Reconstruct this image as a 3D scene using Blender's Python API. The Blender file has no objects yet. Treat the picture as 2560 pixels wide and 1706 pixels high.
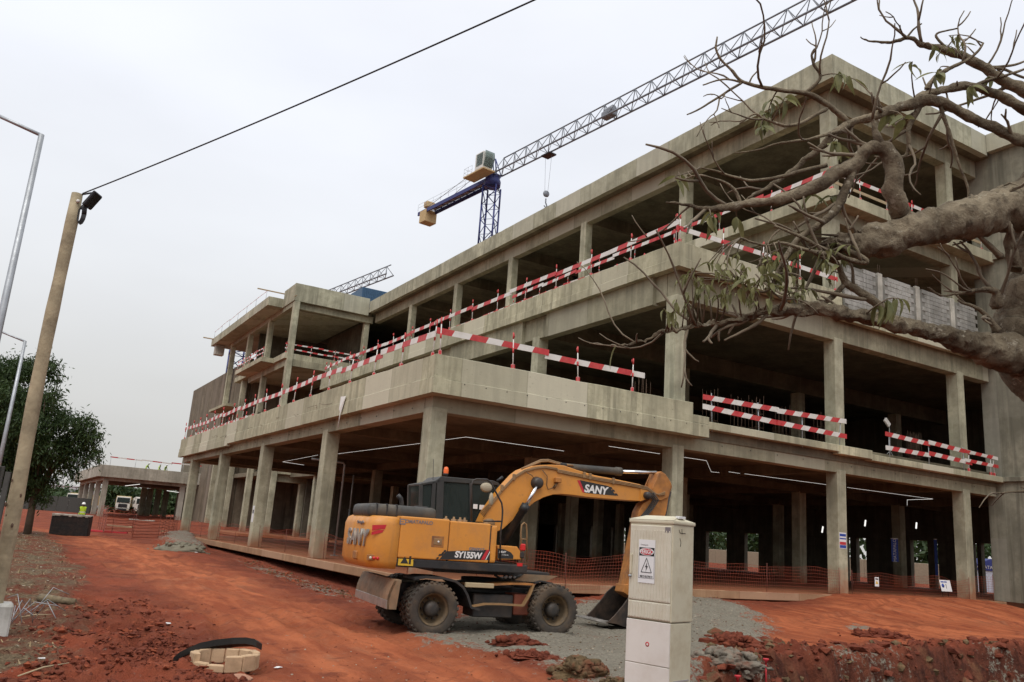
import bpy, bmesh, math, random
import numpy as np
from mathutils import Vector, Matrix, noise as mnoise

scene = bpy.context.scene
random.seed(7)
rng = np.random.default_rng(11)
U = 1.25                                   # metres per survey unit (one bay of the building = 8 units = 10 m)

# ------------------------------------------------------------------ camera
CR = Vector((0.8509690559, -0.5205595467, 0.0697812593))      # right
CF = Vector((0.4938225762, 0.8382571789, 0.2312231936))       # forward
CU = Vector((-0.1788600824, -0.1623042215, 0.9703949766))     # up
CP = Vector((-8.799, -18.645, 1.079)) * U
FPX = 2065.067
cam_d = bpy.data.cameras.new('Camera')
cam = bpy.data.objects.new('Camera', cam_d)
scene.collection.objects.link(cam)
cam.matrix_world = Matrix(((CR.x, CU.x, -CF.x, CP.x), (CR.y, CU.y, -CF.y, CP.y), (CR.z, CU.z, -CF.z, CP.z), (0, 0, 0, 1)))
cam_d.sensor_width = 36.0
cam_d.sensor_fit = 'HORIZONTAL'
cam_d.lens = FPX / 2560 * 36
cam_d.clip_start = 0.1
cam_d.clip_end = 3000
scene.camera = cam

# ------------------------------------------------------------------ sky, sun, exposure
SUN_EL, SUN_AZ = math.radians(58), math.radians(222)          # azimuth clockwise from +Y
world = bpy.data.worlds.new('World')
scene.world = world
world.use_nodes = True
wn, wl = world.node_tree.nodes, world.node_tree.links
wn.clear()
w_out = wn.new('ShaderNodeOutputWorld')
w_bg = wn.new('ShaderNodeBackground')
w_sky = wn.new('ShaderNodeTexSky')
w_sky.sky_type = 'NISHITA'
w_sky.sun_disc = False
w_sky.sun_elevation = SUN_EL
w_sky.sun_rotation = SUN_AZ
w_sky.air_density = 1.0
w_sky.dust_density = 6.0
w_tc = wn.new('ShaderNodeTexCoord')
w_sep = wn.new('ShaderNodeSeparateXYZ')
wl.new(w_tc.outputs['Generated'], w_sep.inputs[0])
w_ramp = wn.new('ShaderNodeValToRGB')                         # overcast: brighter towards the zenith
w_ramp.color_ramp.elements[0].position = 0.0
w_ramp.color_ramp.elements[0].color = (0.59, 0.58, 0.555, 1)
w_ramp.color_ramp.elements[1].position = 1.0
w_ramp.color_ramp.elements[1].color = (1.0, 1.0, 1.0, 1)
for p_, c_ in ((0.14, (0.65, 0.652, 0.645)), (0.3, (0.785, 0.805, 0.84)), (0.5, (0.84, 0.866, 0.935))):
    e_ = w_ramp.color_ramp.elements.new(p_)
    e_.color = (*c_, 1)
wl.new(w_sep.outputs['Z'], w_ramp.inputs[0])
w_map = wn.new('ShaderNodeMapping')
w_map.inputs['Scale'].default_value = (1.6, 1.6, 4.5)
wl.new(w_tc.outputs['Generated'], w_map.inputs[0])
w_noi = wn.new('ShaderNodeTexNoise')
w_noi.inputs['Scale'].default_value = 1.3
w_noi.inputs['Detail'].default_value = 5
w_noi.inputs['Roughness'].default_value = 0.45
wl.new(w_map.outputs[0], w_noi.inputs[0])
w_mr = wn.new('ShaderNodeMapRange')
w_mr.inputs['From Min'].default_value = 0.3
w_mr.inputs['From Max'].default_value = 0.7
w_mr.inputs['To Min'].default_value = 0.925
w_mr.inputs['To Max'].default_value = 1.055
wl.new(w_noi.outputs['Fac'], w_mr.inputs['Value'])
w_mul = wn.new('ShaderNodeVectorMath')
w_mul.operation = 'SCALE'
wl.new(w_ramp.outputs[0], w_mul.inputs[0])
wl.new(w_mr.outputs[0], w_mul.inputs['Scale'])
w_sc = wn.new('ShaderNodeVectorMath')
w_sc.operation = 'SCALE'
w_sc.inputs['Scale'].default_value = 0.1
wl.new(w_sky.outputs[0], w_sc.inputs[0])
w_mix = wn.new('ShaderNodeMix')
w_mix.data_type = 'RGBA'
w_mix.inputs['Factor'].default_value = 0.93
wl.new(w_sc.outputs[0], w_mix.inputs['A'])
wl.new(w_mul.outputs[0], w_mix.inputs['B'])
wl.new(w_mix.outputs['Result'], w_bg.inputs['Color'])
w_bg.inputs['Strength'].default_value = 1.0
wl.new(w_bg.outputs[0], w_out.inputs['Surface'])

sun_d = bpy.data.lights.new('Sun', 'SUN')
sun_d.energy = 1.5
sun_d.angle = math.radians(45)
sun_d.color = (1.0, 0.97, 0.91)
sun = bpy.data.objects.new('Sun', sun_d)
scene.collection.objects.link(sun)
sv = Vector((math.sin(SUN_AZ) * math.cos(SUN_EL), math.cos(SUN_AZ) * math.cos(SUN_EL), math.sin(SUN_EL)))
sun.rotation_euler = sv.to_track_quat('Z', 'Y').to_euler()
sun.location = sv * 60

scene.view_settings.view_transform = 'Standard'
scene.view_settings.look = 'None'
scene.view_settings.gamma = 1.0
scene.view_settings.exposure = 0.22
scene.view_settings.use_curve_mapping = False

# ------------------------------------------------------------------ helpers
K = 2560 / 2353


def ray(u, v):
    return CR * ((u - 1280) / FPX) + CF - CU * ((v - 853) / FPX)


def atd(u, v, d):
    return CP + ray(u, v) * d


def onx(u, v, x):
    r = ray(u, v)
    return CP + r * ((x - CP.x) / r.x)


def ony(u, v, y):
    r = ray(u, v)
    return CP + r * ((y - CP.y) / r.y)


def onz(u, v, z):
    r = ray(u, v)
    return CP + r * ((z - CP.z) / r.z)


def link(o):
    scene.collection.objects.link(o)
    return o


def tag(o, label=None, cat=None, group=None, kind=None):
    if label: o['label'] = label
    if cat: o['category'] = cat
    if group: o['group'] = group
    if kind: o['kind'] = kind
    return o


def thing(name, label, cat, loc=(0, 0, 0), rz=0.0, group=None):
    o = link(bpy.data.objects.new(name, None))
    o.location = loc
    o.rotation_euler = (0, 0, rz)
    o.empty_display_size = 0.3
    return tag(o, label, cat, group)


def copy_tree(o, parent=None):
    c = o.copy()
    link(c)
    c.parent = parent
    for ch in [x for x in o.children]:
        copy_tree(ch, c)
    return c


class B:
    """collects shapes into one bmesh"""

    def __init__(s):
        s.bm = bmesh.new()

    def _new(s, vs, fs, mi=0, smooth=False):
        bv = [s.bm.verts.new(v) for v in vs]
        out = []
        for f in fs:
            try:
                bf = s.bm.faces.new([bv[i] for i in f])
            except ValueError:
                continue
            bf.material_index = mi
            bf.smooth = smooth
            out.append(bf)
        return bv, out

    def box(s, lo, hi, bev=0, mi=0, M=None, seg=1):
        x0, y0, z0 = lo
        x1, y1, z1 = hi
        vs = [(x0, y0, z0), (x1, y0, z0), (x1, y1, z0), (x0, y1, z0), (x0, y0, z1), (x1, y0, z1), (x1, y1, z1), (x0, y1, z1)]
        if M is not None: vs = [M @ Vector(v) for v in vs]
        fs = [(3, 2, 1, 0), (4, 5, 6, 7), (0, 1, 5, 4), (1, 2, 6, 5), (2, 3, 7, 6), (3, 0, 4, 7)]
        bv, bf = s._new(vs, fs, mi)
        if bev: s._bev(bf, bev, seg)
        return s

    def _bev(s, faces, bev, seg):
        es = list({e for f in faces for e in f.edges})
        bmesh.ops.bevel(s.bm, geom=es, offset=bev, segments=seg, profile=0.6, affect='EDGES', clamp_overlap=True)

    def prism(s, pts, vec, bev=0, mi=0, seg=1, smooth=False):
        vec = Vector(vec)
        pts = [Vector(p) for p in pts]
        n = len(pts)
        nr = Vector((0, 0, 0))
        for i in range(n): nr += (pts[i] - pts[0]).cross(pts[(i + 1) % n] - pts[0])
        if nr.dot(vec) > 0: pts = pts[::-1]
        vs = pts + [p + vec for p in pts]
        fs = [tuple(range(n)), tuple(range(2 * n - 1, n - 1, -1))] + [(i, i + n, (i + 1) % n + n, (i + 1) % n) for i in range(n)]
        fs = [f[::-1] if k >= 2 else f for k, f in enumerate(fs)]
        bv, bf = s._new(vs, fs, mi)
        bmesh.ops.recalc_face_normals(s.bm, faces=bf)
        if bev: s._bev(bf, bev, seg)
        return s

    def tube(s, pts, r, n=8, mi=0, cap=True, smooth=True, wob=0):
        pts = [Vector(p) for p in pts]
        m = len(pts)
        if not hasattr(r, '__len__'): r = [r] * m
        vs, fs = [], []
        up = None
        for i, p in enumerate(pts):
            d = (pts[min(i + 1, m - 1)] - pts[max(i - 1, 0)])
            if d.length < 1e-9: d = Vector((0, 0, 1))
            d.normalize()
            if up is None:
                up = Vector((0, 0, 1)) if abs(d.z) < .9 else Vector((1, 0, 0))
            a = d.cross(up)
            if a.length < 1e-6: a = d.orthogonal()
            a.normalize()
            b = a.cross(d)
            b.normalize()
            up = b
            for k in range(n):
                t = 2 * math.pi * k / n
                q = r[i]
                if wob: q *= 1 + wob * (mnoise.noise(Vector((k * 1.7, i * .8, r[0] * 90))))
                vs.append(p + a * math.cos(t) * q + b * math.sin(t) * q)
        for i in range(m - 1):
            for k in range(n):
                fs.append((i * n + k, i * n + (k + 1) % n, (i + 1) * n + (k + 1) % n, (i + 1) * n + k))
        if cap:
            fs.append(tuple(range(n))[::-1])
            fs.append(tuple(range((m - 1) * n, m * n)))
        s._new(vs, fs, mi, smooth)
        return s

    def lathe(s, prof, c=(0, 0, 0), axis='z', n=24, mi=0, smooth=True, close=False):
        vs, fs = [], []
        m = len(prof)
        c = Vector(c)
        for k in range(n):
            t = 2 * math.pi * k / n
            for r, h in prof:
                a, b = r * math.cos(t), r * math.sin(t)
                v = {'z': (a, b, h), 'y': (a, h, b), 'x': (h, a, b)}[axis]
                vs.append(c + Vector(v))
        for k in range(n):
            k2 = (k + 1) % n
            for i in range(m - 1 + (1 if close else 0)):
                j = (i + 1) % m
                fs.append((k * m + i, k2 * m + i, k2 * m + j, k * m + j))
        bv, bf = s._new(vs, fs, mi, smooth)
        bmesh.ops.remove_doubles(s.bm, verts=bv, dist=1e-5)
        return s

    def quad(s, a, b, c, d, mi=0):
        s._new([a, b, c, d], [(0, 1, 2, 3)], mi)
        return s

    def poly(s, pts, mi=0):
        s._new(pts, [tuple(range(len(pts)))], mi)
        return s

    def ico(s, c, r, sub=1, amp=.3, sc=1.5, mi=0, flat=(1, 1, 1), seed=0, smooth=False):
        res = bmesh.ops.create_icosphere(s.bm, subdivisions=sub, radius=1.0)
        for v in res['verts']:
            p = v.co.copy()
            q = 1 + amp * mnoise.fractal(p * sc + Vector((seed * 3.1, seed * 1.7, seed)), 0.8, 2.0, 4)
            v.co = Vector(c) + Vector((p.x * flat[0], p.y * flat[1], p.z * flat[2])) * q * r
        for v in res['verts']:
            for f in v.link_faces:
                f.material_index = mi
                f.smooth = smooth
        return s

    def build(s, name, mats, parent=None, fix=False):
        if fix: bmesh.ops.recalc_face_normals(s.bm, faces=s.bm.faces[:])
        me = bpy.data.meshes.new(name)
        s.bm.to_mesh(me)
        s.bm.free()
        for m in (mats if isinstance(mats, (list, tuple)) else [mats]): me.materials.append(m)
        o = link(bpy.data.objects.new(name, me))
        if parent is not None: o.parent = parent
        return o


def raw(name, vs, fs, mats, parent=None, smooth=False, mi=None):
    """fast mesh from numpy arrays; fs of equal sized polygons"""
    vs = np.asarray(vs, np.float32)
    fs = np.asarray(fs, np.int32)
    k = fs.shape[1]
    me = bpy.data.meshes.new(name)
    me.vertices.add(len(vs))
    me.vertices.foreach_set('co', vs.ravel())
    me.loops.add(fs.size)
    me.loops.foreach_set('vertex_index', fs.ravel())
    me.polygons.add(len(fs))
    me.polygons.foreach_set('loop_start', np.arange(0, fs.size, k, dtype=np.int32))
    me.polygons.foreach_set('use_smooth', np.full(len(fs), smooth))
    if mi is not None: me.polygons.foreach_set('material_index', np.asarray(mi, np.int32))
    for m in (mats if isinstance(mats, (list, tuple)) else [mats]): me.materials.append(m)
    me.update(calc_edges=True)
    me.validate()
    o = link(bpy.data.objects.new(name, me))
    if parent is not None: o.parent = parent
    return o


def text(name, s, size, M, mat, parent, shear=0.0, bold=0.0, spacing=1.0, depth=0.002, sx=1.0):
    """lettering as thin mesh; M places it (x along the words, y up, z out of the surface)"""
    cu = bpy.data.curves.new(name, 'FONT')
    cu.body = s
    cu.size = size
    cu.shear = shear
    cu.offset = bold
    cu.extrude = depth
    cu.space_character = spacing
    cu.align_x = 'CENTER'
    cu.align_y = 'CENTER'
    to = link(bpy.data.objects.new(name, cu))
    bpy.context.view_layer.update()
    dg = bpy.context.evaluated_depsgraph_get()
    me = bpy.data.meshes.new_from_object(to.evaluated_get(dg))
    bpy.data.objects.remove(to)
    me.transform(M @ Matrix.Diagonal((sx, 1, 1, 1)))
    me.materials.clear()
    me.materials.append(mat)
    me.name = name
    o = link(bpy.data.objects.new(name, me))
    o.parent = parent
    return o


# ------------------------------------------------------------------ materials
def nodes(name):
    m = bpy.data.materials.new(name)
    m.use_nodes = True
    nt = m.node_tree
    b = nt.nodes['Principled BSDF']
    return m, nt, b


def N(nt, t, **kw):
    n = nt.nodes.new(t)
    for k, v in kw.items():
        if k.startswith('_'): setattr(n, k[1:], v)
        else: n.inputs[k].default_value = v
    return n


def noise_n(nt, vec, scale, detail=5, rough=.55, stretch=None):
    if stretch:
        mp = N(nt, 'ShaderNodeMapping')
        mp.inputs['Scale'].default_value = stretch
        nt.links.new(vec, mp.inputs[0])
        vec = mp.outputs[0]
    n = N(nt, 'ShaderNodeTexNoise', Scale=scale, Detail=detail, Roughness=rough)
    nt.links.new(vec, n.inputs['Vector'])
    return n.outputs['Fac']


def rng_n(nt, val, a, b, c=0., d=1.):
    n = N(nt, 'ShaderNodeMapRange')
    n.clamp = True
    for k, x in zip(('From Min', 'From Max', 'To Min', 'To Max'), (a, b, c, d)): n.inputs[k].default_value = x
    nt.links.new(val, n.inputs['Value'])
    return n.outputs[0]


def math_n(nt, op, a, b):
    n = N(nt, 'ShaderNodeMath', _operation=op)
    for i, x in enumerate((a, b)):
        if isinstance(x, (int, float)): n.inputs[i].default_value = x
        elif x is not None: nt.links.new(x, n.inputs[i])
    return n.outputs[0]


def mix_n(nt, fac, a, b, mode='MIX'):
    n = N(nt, 'ShaderNodeMix', _data_type='RGBA', _blend_type=mode)
    for s, x in (('Factor', fac), ('A', a), ('B', b)):
        if isinstance(x, (int, float)): n.inputs[s].default_value = x
        elif isinstance(x, tuple): n.inputs[s].default_value = (*x, 1)
        else: nt.links.new(x, n.inputs[s])
    return n.outputs['Result']


def bump_n(nt, b, h, strength=.3, dist=.02):
    n = N(nt, 'ShaderNodeBump', Strength=strength, Distance=dist)
    nt.links.new(h, n.inputs['Height'])
    nt.links.new(n.outputs[0], b.inputs['Normal'])


def pos_n(nt, kind='Position'):
    if kind == 'Position': return N(nt, 'ShaderNodeNewGeometry').outputs['Position']
    return N(nt, 'ShaderNodeTexCoord').outputs['Object']


def plain(name, col, rough=.6, metal=0., dirt=None, dirt_amt=.5, dirt_scale=3., var=.12, vscale=6., bump=0., coord='Object', spec=.5, coat=0.):
    """one paint or metal with tone variation and optional dirt film"""
    m, nt, b = nodes(name)
    p = pos_n(nt, coord)
    f = noise_n(nt, p, vscale, 6)
    c = mix_n(nt, rng_n(nt, f, .3, .7), tuple(x * (1 - var) for x in col), tuple(min(1, x * (1 + var)) for x in col))
    r = rng_n(nt, noise_n(nt, p, vscale * 1.7, 5), .3, .7, max(.05, rough - .1), min(1, rough + .12))
    if dirt:
        d = rng_n(nt, noise_n(nt, p, dirt_scale, 8, .65), .45, .7, 0, dirt_amt)
        c = mix_n(nt, d, c, dirt)
    nt.links.new(c, b.inputs['Base Color'])
    nt.links.new(r, b.inputs['Roughness'])
    b.inputs['Metallic'].default_value = metal
    b.inputs['Specular IOR Level'].default_value = spec
    if coat: b.inputs['Coat Weight'].default_value = coat
    if bump: bump_n(nt, b, noise_n(nt, p, vscale * 6, 6), bump, .02)
    return m


def emit(name, col, st):
    m, nt, b = nodes(name)
    b.inputs['Base Color'].default_value = (*col, 1)
    b.inputs['Emission Color'].default_value = (*col, 1)
    b.inputs['Emission Strength'].default_value = st
    return m


def concrete(name, col, panel=(0, 0, 0), boards=False, splash=0., dark=.5, streak=.5):
    """cast concrete: blotches, drip streaks, formwork panel tones and joints, red soil splash near the floor"""
    m, nt, b = nodes(name)
    p = pos_n(nt)
    c0 = mix_n(nt, rng_n(nt, noise_n(nt, p, .6, 8, .62), .36, .64), tuple(x * .64 for x in col), tuple(min(1, x * 1.25) for x in col))
    c0 = mix_n(nt, rng_n(nt, noise_n(nt, p, 3.2, 9, .7), .46, .62, 0, .5), c0, tuple(x * .62 for x in (col[0], col[1] * .98, col[2] * .9)))
    st = rng_n(nt, noise_n(nt, p, 1.0, 6, .6, (2.6, 2.6, .16)), .49, .63, 0, streak)
    c0 = mix_n(nt, st, c0, tuple(x * .45 for x in col))
    st2 = rng_n(nt, noise_n(nt, p, 1.0, 5, .6, (3.6, 3.6, .22)), .54, .68, 0, .4)
    c0 = mix_n(nt, st2, c0, tuple(min(1, x * 1.45) for x in col))
    if panel[0]:
        sp = N(nt, 'ShaderNodeSeparateXYZ')
        nt.links.new(p, sp.inputs[0])
        s = math_n(nt, 'ADD', sp.outputs[0], sp.outputs[1])
        a = math_n(nt, 'DIVIDE', s, panel[0])
        fl = math_n(nt, 'FLOOR', a, None)
        zz = math_n(nt, 'FLOOR', math_n(nt, 'DIVIDE', sp.outputs[2], panel[1]), None)
        cb = N(nt, 'ShaderNodeCombineXYZ')
        nt.links.new(fl, cb.inputs[0])
        nt.links.new(zz, cb.inputs[1])
        wnz = N(nt, 'ShaderNodeTexWhiteNoise', _noise_dimensions='2D')
        nt.links.new(cb.outputs[0], wnz.inputs['Vector'])
        c0 = mix_n(nt, rng_n(nt, wnz.outputs['Value'], 0, 1, 0, panel[2]), c0, tuple(x * .62 for x in col))
        c0 = mix_n(nt, rng_n(nt, wnz.outputs['Value'], .75, 1, 0, panel[2] * .8), c0, tuple(min(1, x * 1.5) for x in (col[0], col[1], col[2] * 1.12)))
        fr = math_n(nt, 'FRACT', a, None)
        seam = rng_n(nt, math_n(nt, 'ABSOLUTE', math_n(nt, 'SUBTRACT', fr, .5), None), .488, .496)
        c0 = mix_n(nt, math_n(nt, 'MULTIPLY', seam, .4), c0, tuple(x * .4 for x in col))
    pit_ = noise_n(nt, p, 9, 6, .7)
    c0 = mix_n(nt, rng_n(nt, pit_, .62, .7, 0, .6), c0, tuple(x * .4 for x in col))
    rust = rng_n(nt, noise_n(nt, p, .8, 7, .7, (1.5, 1.5, .5)), .63, .74, 0, .35)
    c0 = mix_n(nt, rust, c0, (.26, .17, .085))
    if boards:
        bo = noise_n(nt, p, 1.0, 3, .5, (.3, .3, 9))
        c0 = mix_n(nt, rng_n(nt, bo, .45, .65, 0, .4), c0, tuple(x * .6 for x in col))
    if splash:
        sp2 = N(nt, 'ShaderNodeSeparateXYZ')
        nt.links.new(p, sp2.inputs[0])
        zf = rng_n(nt, math_n(nt, 'ADD', sp2.outputs[2], rng_n(nt, noise_n(nt, p, 1.6, 6), .2, .8, -.9, .6)), -.1, 1.0, 1, 0)
        c0 = mix_n(nt, math_n(nt, 'MULTIPLY', zf, splash), c0, (.30, .105, .045))
    nt.links.new(c0, b.inputs['Base Color'])
    b.inputs['Roughness'].default_value = .88
    b.inputs['Specular IOR Level'].default_value = .25
    h = math_n(nt, 'ADD', noise_n(nt, p, 22, 6, .7), math_n(nt, 'MULTIPLY', noise_n(nt, p, 1.4, 4), 2.5))
    bump_n(nt, b, h, .32, .012)
    return m


CON = (.36, .335, .25)
M_con = concrete('concrete_columns', (.415, .40, .29), splash=.8, streak=.45)
M_fas = concrete('concrete_fascia', (.475, .45, .315), panel=(2.44, 40, .7), streak=.75)
M_roof = concrete('concrete_parapet', (.42, .41, .30), panel=(2.9, 40, .5), streak=.6)
M_beam = concrete('concrete_beams', (.355, .335, .235), panel=(3.1, 40, .6), streak=.5)
M_sof = concrete('concrete_soffit_darkened', (.17, .15, .105), streak=0.)  # shade under the slabs put into a darker concrete colour
M_floor = concrete('concrete_floor', (.25, .20, .15), streak=0., splash=.6)
M_core = concrete('concrete_core_wall', (.27, .26, .20), panel=(1.25, 3.0, .4), streak=.75)
M_shear = concrete('concrete_stained_wall', (.21, .175, .125), panel=(1.2, 40, .6), streak=.95)
M_plinth = concrete('concrete_plinth_darkened', (.24, .15, .09), panel=(3.3, 40, .5), splash=.85)  # red soil splash, plus a base darkened to dim the interior
M_pedge = concrete('concrete_plinth_edge', (.46, .34, .21), panel=(3.3, 40, .7), splash=.45)
M_in = concrete('concrete_interior_darkened', (.13, .12, .09), streak=.5)  # darkened copy of the concrete, deepens the shade indoors
M_block = concrete('grey_blockwork', (.36, .355, .33), streak=.1)
M_mortar = concrete('mortar', (.24, .235, .21), streak=0)
M_lime = concrete('pale_cast_stiffener', (.50, .48, .42), streak=.2)
M_pav = concrete('concrete_pavilion', (.42, .40, .33), panel=(2.6, 40, .3), splash=.5)

M_red = plain('red_paint', (.52, .035, .04), .5, var=.18, dirt=(.35, .12, .08), dirt_amt=.35)
M_wht = plain('white_paint', (.72, .70, .66), .5, var=.06, dirt=(.4, .35, .28), dirt_amt=.45)
M_galv = plain('galvanised_steel', (.36, .38, .40), .45, .6, var=.12)
M_plank = plain('timber_plank', (.42, .33, .20), .8, var=.25, vscale=3, dirt=(.2, .13, .08), dirt_amt=.5)
M_rebar = plain('rusty_rebar', (.12, .075, .05), .8, .3)
M_dark = plain('dark_steel', (.035, .035, .038), .5, .5)

# ------------------------------------------------------------------ terrain
def _hash(i, j, s):
    n = (i * 374761393 + j * 668265263 + s * 974634777) & 0x7fffffff
    n = ((n ^ (n >> 13)) * 1274126177) & 0x7fffffff
    return ((n ^ (n >> 16)) & 0xffff) / 65535.0


def vnoise(x, y, s=0):
    xi, yi = np.floor(x).astype(np.int64), np.floor(y).astype(np.int64)
    fx, fy = x - xi, y - yi
    fx, fy = fx * fx * (3 - 2 * fx), fy * fy * (3 - 2 * fy)
    a, b_, c, d = _hash(xi, yi, s), _hash(xi + 1, yi, s), _hash(xi, yi + 1, s), _hash(xi + 1, yi + 1, s)
    return (a * (1 - fx) + b_ * fx) * (1 - fy) + (c * (1 - fx) + d * fx) * fy


def fbm(x, y, o=4, s=0, g=.5):
    t, a, n = 0, 1, 0
    for k in range(o):
        t = t + a * (vnoise(x * 2 ** k + 17.3 * k, y * 2 ** k - 9.1 * k, s + k) - .5)
        n += a
        a *= g
    return t / n


def sst(x, a, b_):
    t = np.clip((x - a) / (b_ - a), 0, 1)
    return t * t * (3 - 2 * t)


CH = CR.copy()
CH.z = 0
CH.normalize()
CG = Vector((-CH.y, CH.x, 0))


def polysd(x, y, poly):
    """signed distance, positive inside"""
    d = np.full(np.shape(x), 1e9)
    ins = np.zeros(np.shape(x), bool)
    n = len(poly)
    for i in range(n):
        ax, ay = poly[i]
        bx, by = poly[(i + 1) % n]
        ex, ey = bx - ax, by - ay
        t = np.clip(((x - ax) * ex + (y - ay) * ey) / (ex * ex + ey * ey + 1e-9), 0, 1)
        d = np.minimum(d, np.hypot(x - ax - t * ex, y - ay - t * ey))
        ins ^= ((ay > y) != (by > y)) & (x < ex * (y - ay) / (ey if ey else 1e-9) + ax)
    return np.where(ins, d, -d)


def gpoly(pts, z=-.56):
    return [(p.x, p.y) for p in (onz(u, v, z) for u, v in pts)]


PG_GRAVEL = gpoly([(1040, 1598), (1120, 1560), (1260, 1530), (1420, 1520), (1600, 1500), (1800, 1516), (1935, 1562), (1900, 1600), (1830, 1650), (1700, 1750), (1560, 1760), (1480, 1690), (1390, 1655), (1290, 1635), (1180, 1622)])
PG_BANK = gpoly([(600, 1402), (700, 1420), (870, 1468), (900, 1505), (800, 1480), (690, 1445)])
PG_DEBRIS = gpoly([(-200, 1420), (60, 1345), (105, 1345), (165, 1395), (215, 1470), (190, 1560), (130, 1640), (-30, 1690), (-300, 1700)])
PG_BRIGHT = gpoly([(40, 1330), (330, 1368), (520, 1420), (760, 1500), (960, 1570), (1150, 1625), (1400, 1690), (1500, 1760), (560, 1760), (640, 1660), (590, 1580), (420, 1490), (260, 1400), (110, 1345)])
PG_BRIGHT2 = gpoly([(1880, 1530), (2300, 1500), (2600, 1525), (2750, 1600), (2400, 1588), (2100, 1604), (1960, 1612)], -.45)
PG_SPOT = gpoly([(2120, 1562), (2165, 1556), (2200, 1565), (2140, 1570)], -.5)
PG_FARMOUND = gpoly([(395, 1360), (440, 1335), (490, 1350), (520, 1378), (430, 1378)], -.35)
PG_LOOSE = gpoly([(90, 1560), (200, 1500), (330, 1500), (470, 1560), (560, 1640), (480, 1760), (-60, 1790), (40, 1650)])
TRACKS = [gpoly(t_) for t_ in ([(150, 1350), (330, 1400), (560, 1490), (800, 1590), (1000, 1690), (1100, 1780)], [(230, 1348), (450, 1405), (720, 1490), (960, 1575), (1250, 1700), (1330, 1760)], [(120, 1352), (270, 1410), (420, 1480), (560, 1570), (700, 1700), (740, 1760)], [(1180, 1640), (1000, 1600), (850, 1560), (600, 1470), (420, 1400)], [(1900, 1560), (2100, 1545), (2350, 1535), (2600, 1545)], [(1880, 1590), (2100, 1573), (2350, 1562), (2600, 1572)])]


def trackd(x, y):
    """distance to the nearest tyre track and the length along it"""
    d, s = np.full(np.shape(x), 1e9), np.zeros(np.shape(x))
    wx, wy = fbm(x * .35, y * .35, 2, 131) * .8, fbm(x * .35, y * .35, 2, 137) * .8
    for t_ in TRACKS:
        acc = 0
        for (ax, ay), (bx_, by_) in zip(t_, t_[1:]):
            ex, ey = bx_ - ax, by_ - ay
            L_ = math.hypot(ex, ey)
            f_ = np.clip(((x + wx - ax) * ex + (y + wy - ay) * ey) / (L_ * L_), 0, 1)
            q = np.hypot(x + wx - ax - f_ * ex, y + wy - ay - f_ * ey)
            m_ = q < d
            d = np.where(m_, q, d)
            s = np.where(m_, acc + f_ * L_, s)
            acc += L_
    return d, s


PIT = [(3.2, 14.6), (4.2, 15.6), (6.2, 17.0), (9.3, 20.0), (11.6, 22.0), (14.5, 23.2), (20, 24), (40, 25)]


def gmasks(x, y):
    w = fbm(x * 1.1, y * 1.1, 4, 3) * 1.5
    x2, y2 = x + w, y + fbm(x * 1.1, y * 1.1, 4, 9) * 1.5
    gr = sst(polysd(x2, y2, PG_GRAVEL), -.75, .85)
    bk = sst(polysd(x2, y2, PG_BANK), -.5, .6) * .52
    sp = sst(polysd(x2, y2, PG_SPOT), -.3, .3) * .8
    fm = sst(polysd(x2, y2, PG_FARMOUND), -.5, .8) * .7
    de = sst(polysd(x2, y2, PG_DEBRIS), -.6, .6)
    br = np.maximum(sst(polysd(x + w * 1.5, y + w, PG_BRIGHT), -.9, 1.2), sst(polysd(x2, y2, PG_BRIGHT2), -.8, 1.2))
    return np.maximum(np.maximum(gr, bk), np.maximum(sp, fm)), de, br, gr, fm


def pit_mask(x, y):
    a = (x - CP.x) * CH.x + (y - CP.y) * CH.y
    b_ = (x - CP.x) * CG.x + (y - CP.y) * CG.y
    e = np.interp(a, [p[0] for p in PIT], [p[1] for p in PIT])
    e = e + fbm(x * .9, y * .9, 4, 21) * 1.4
    d1 = e - b_                                       # metres inside from the far lip
    d2 = (a - .245 * b_ - .15 + fbm(x * .8, y * .8, 3, 33) * 1.2) * .97
    return np.minimum(d1, d2), d1, d2


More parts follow.
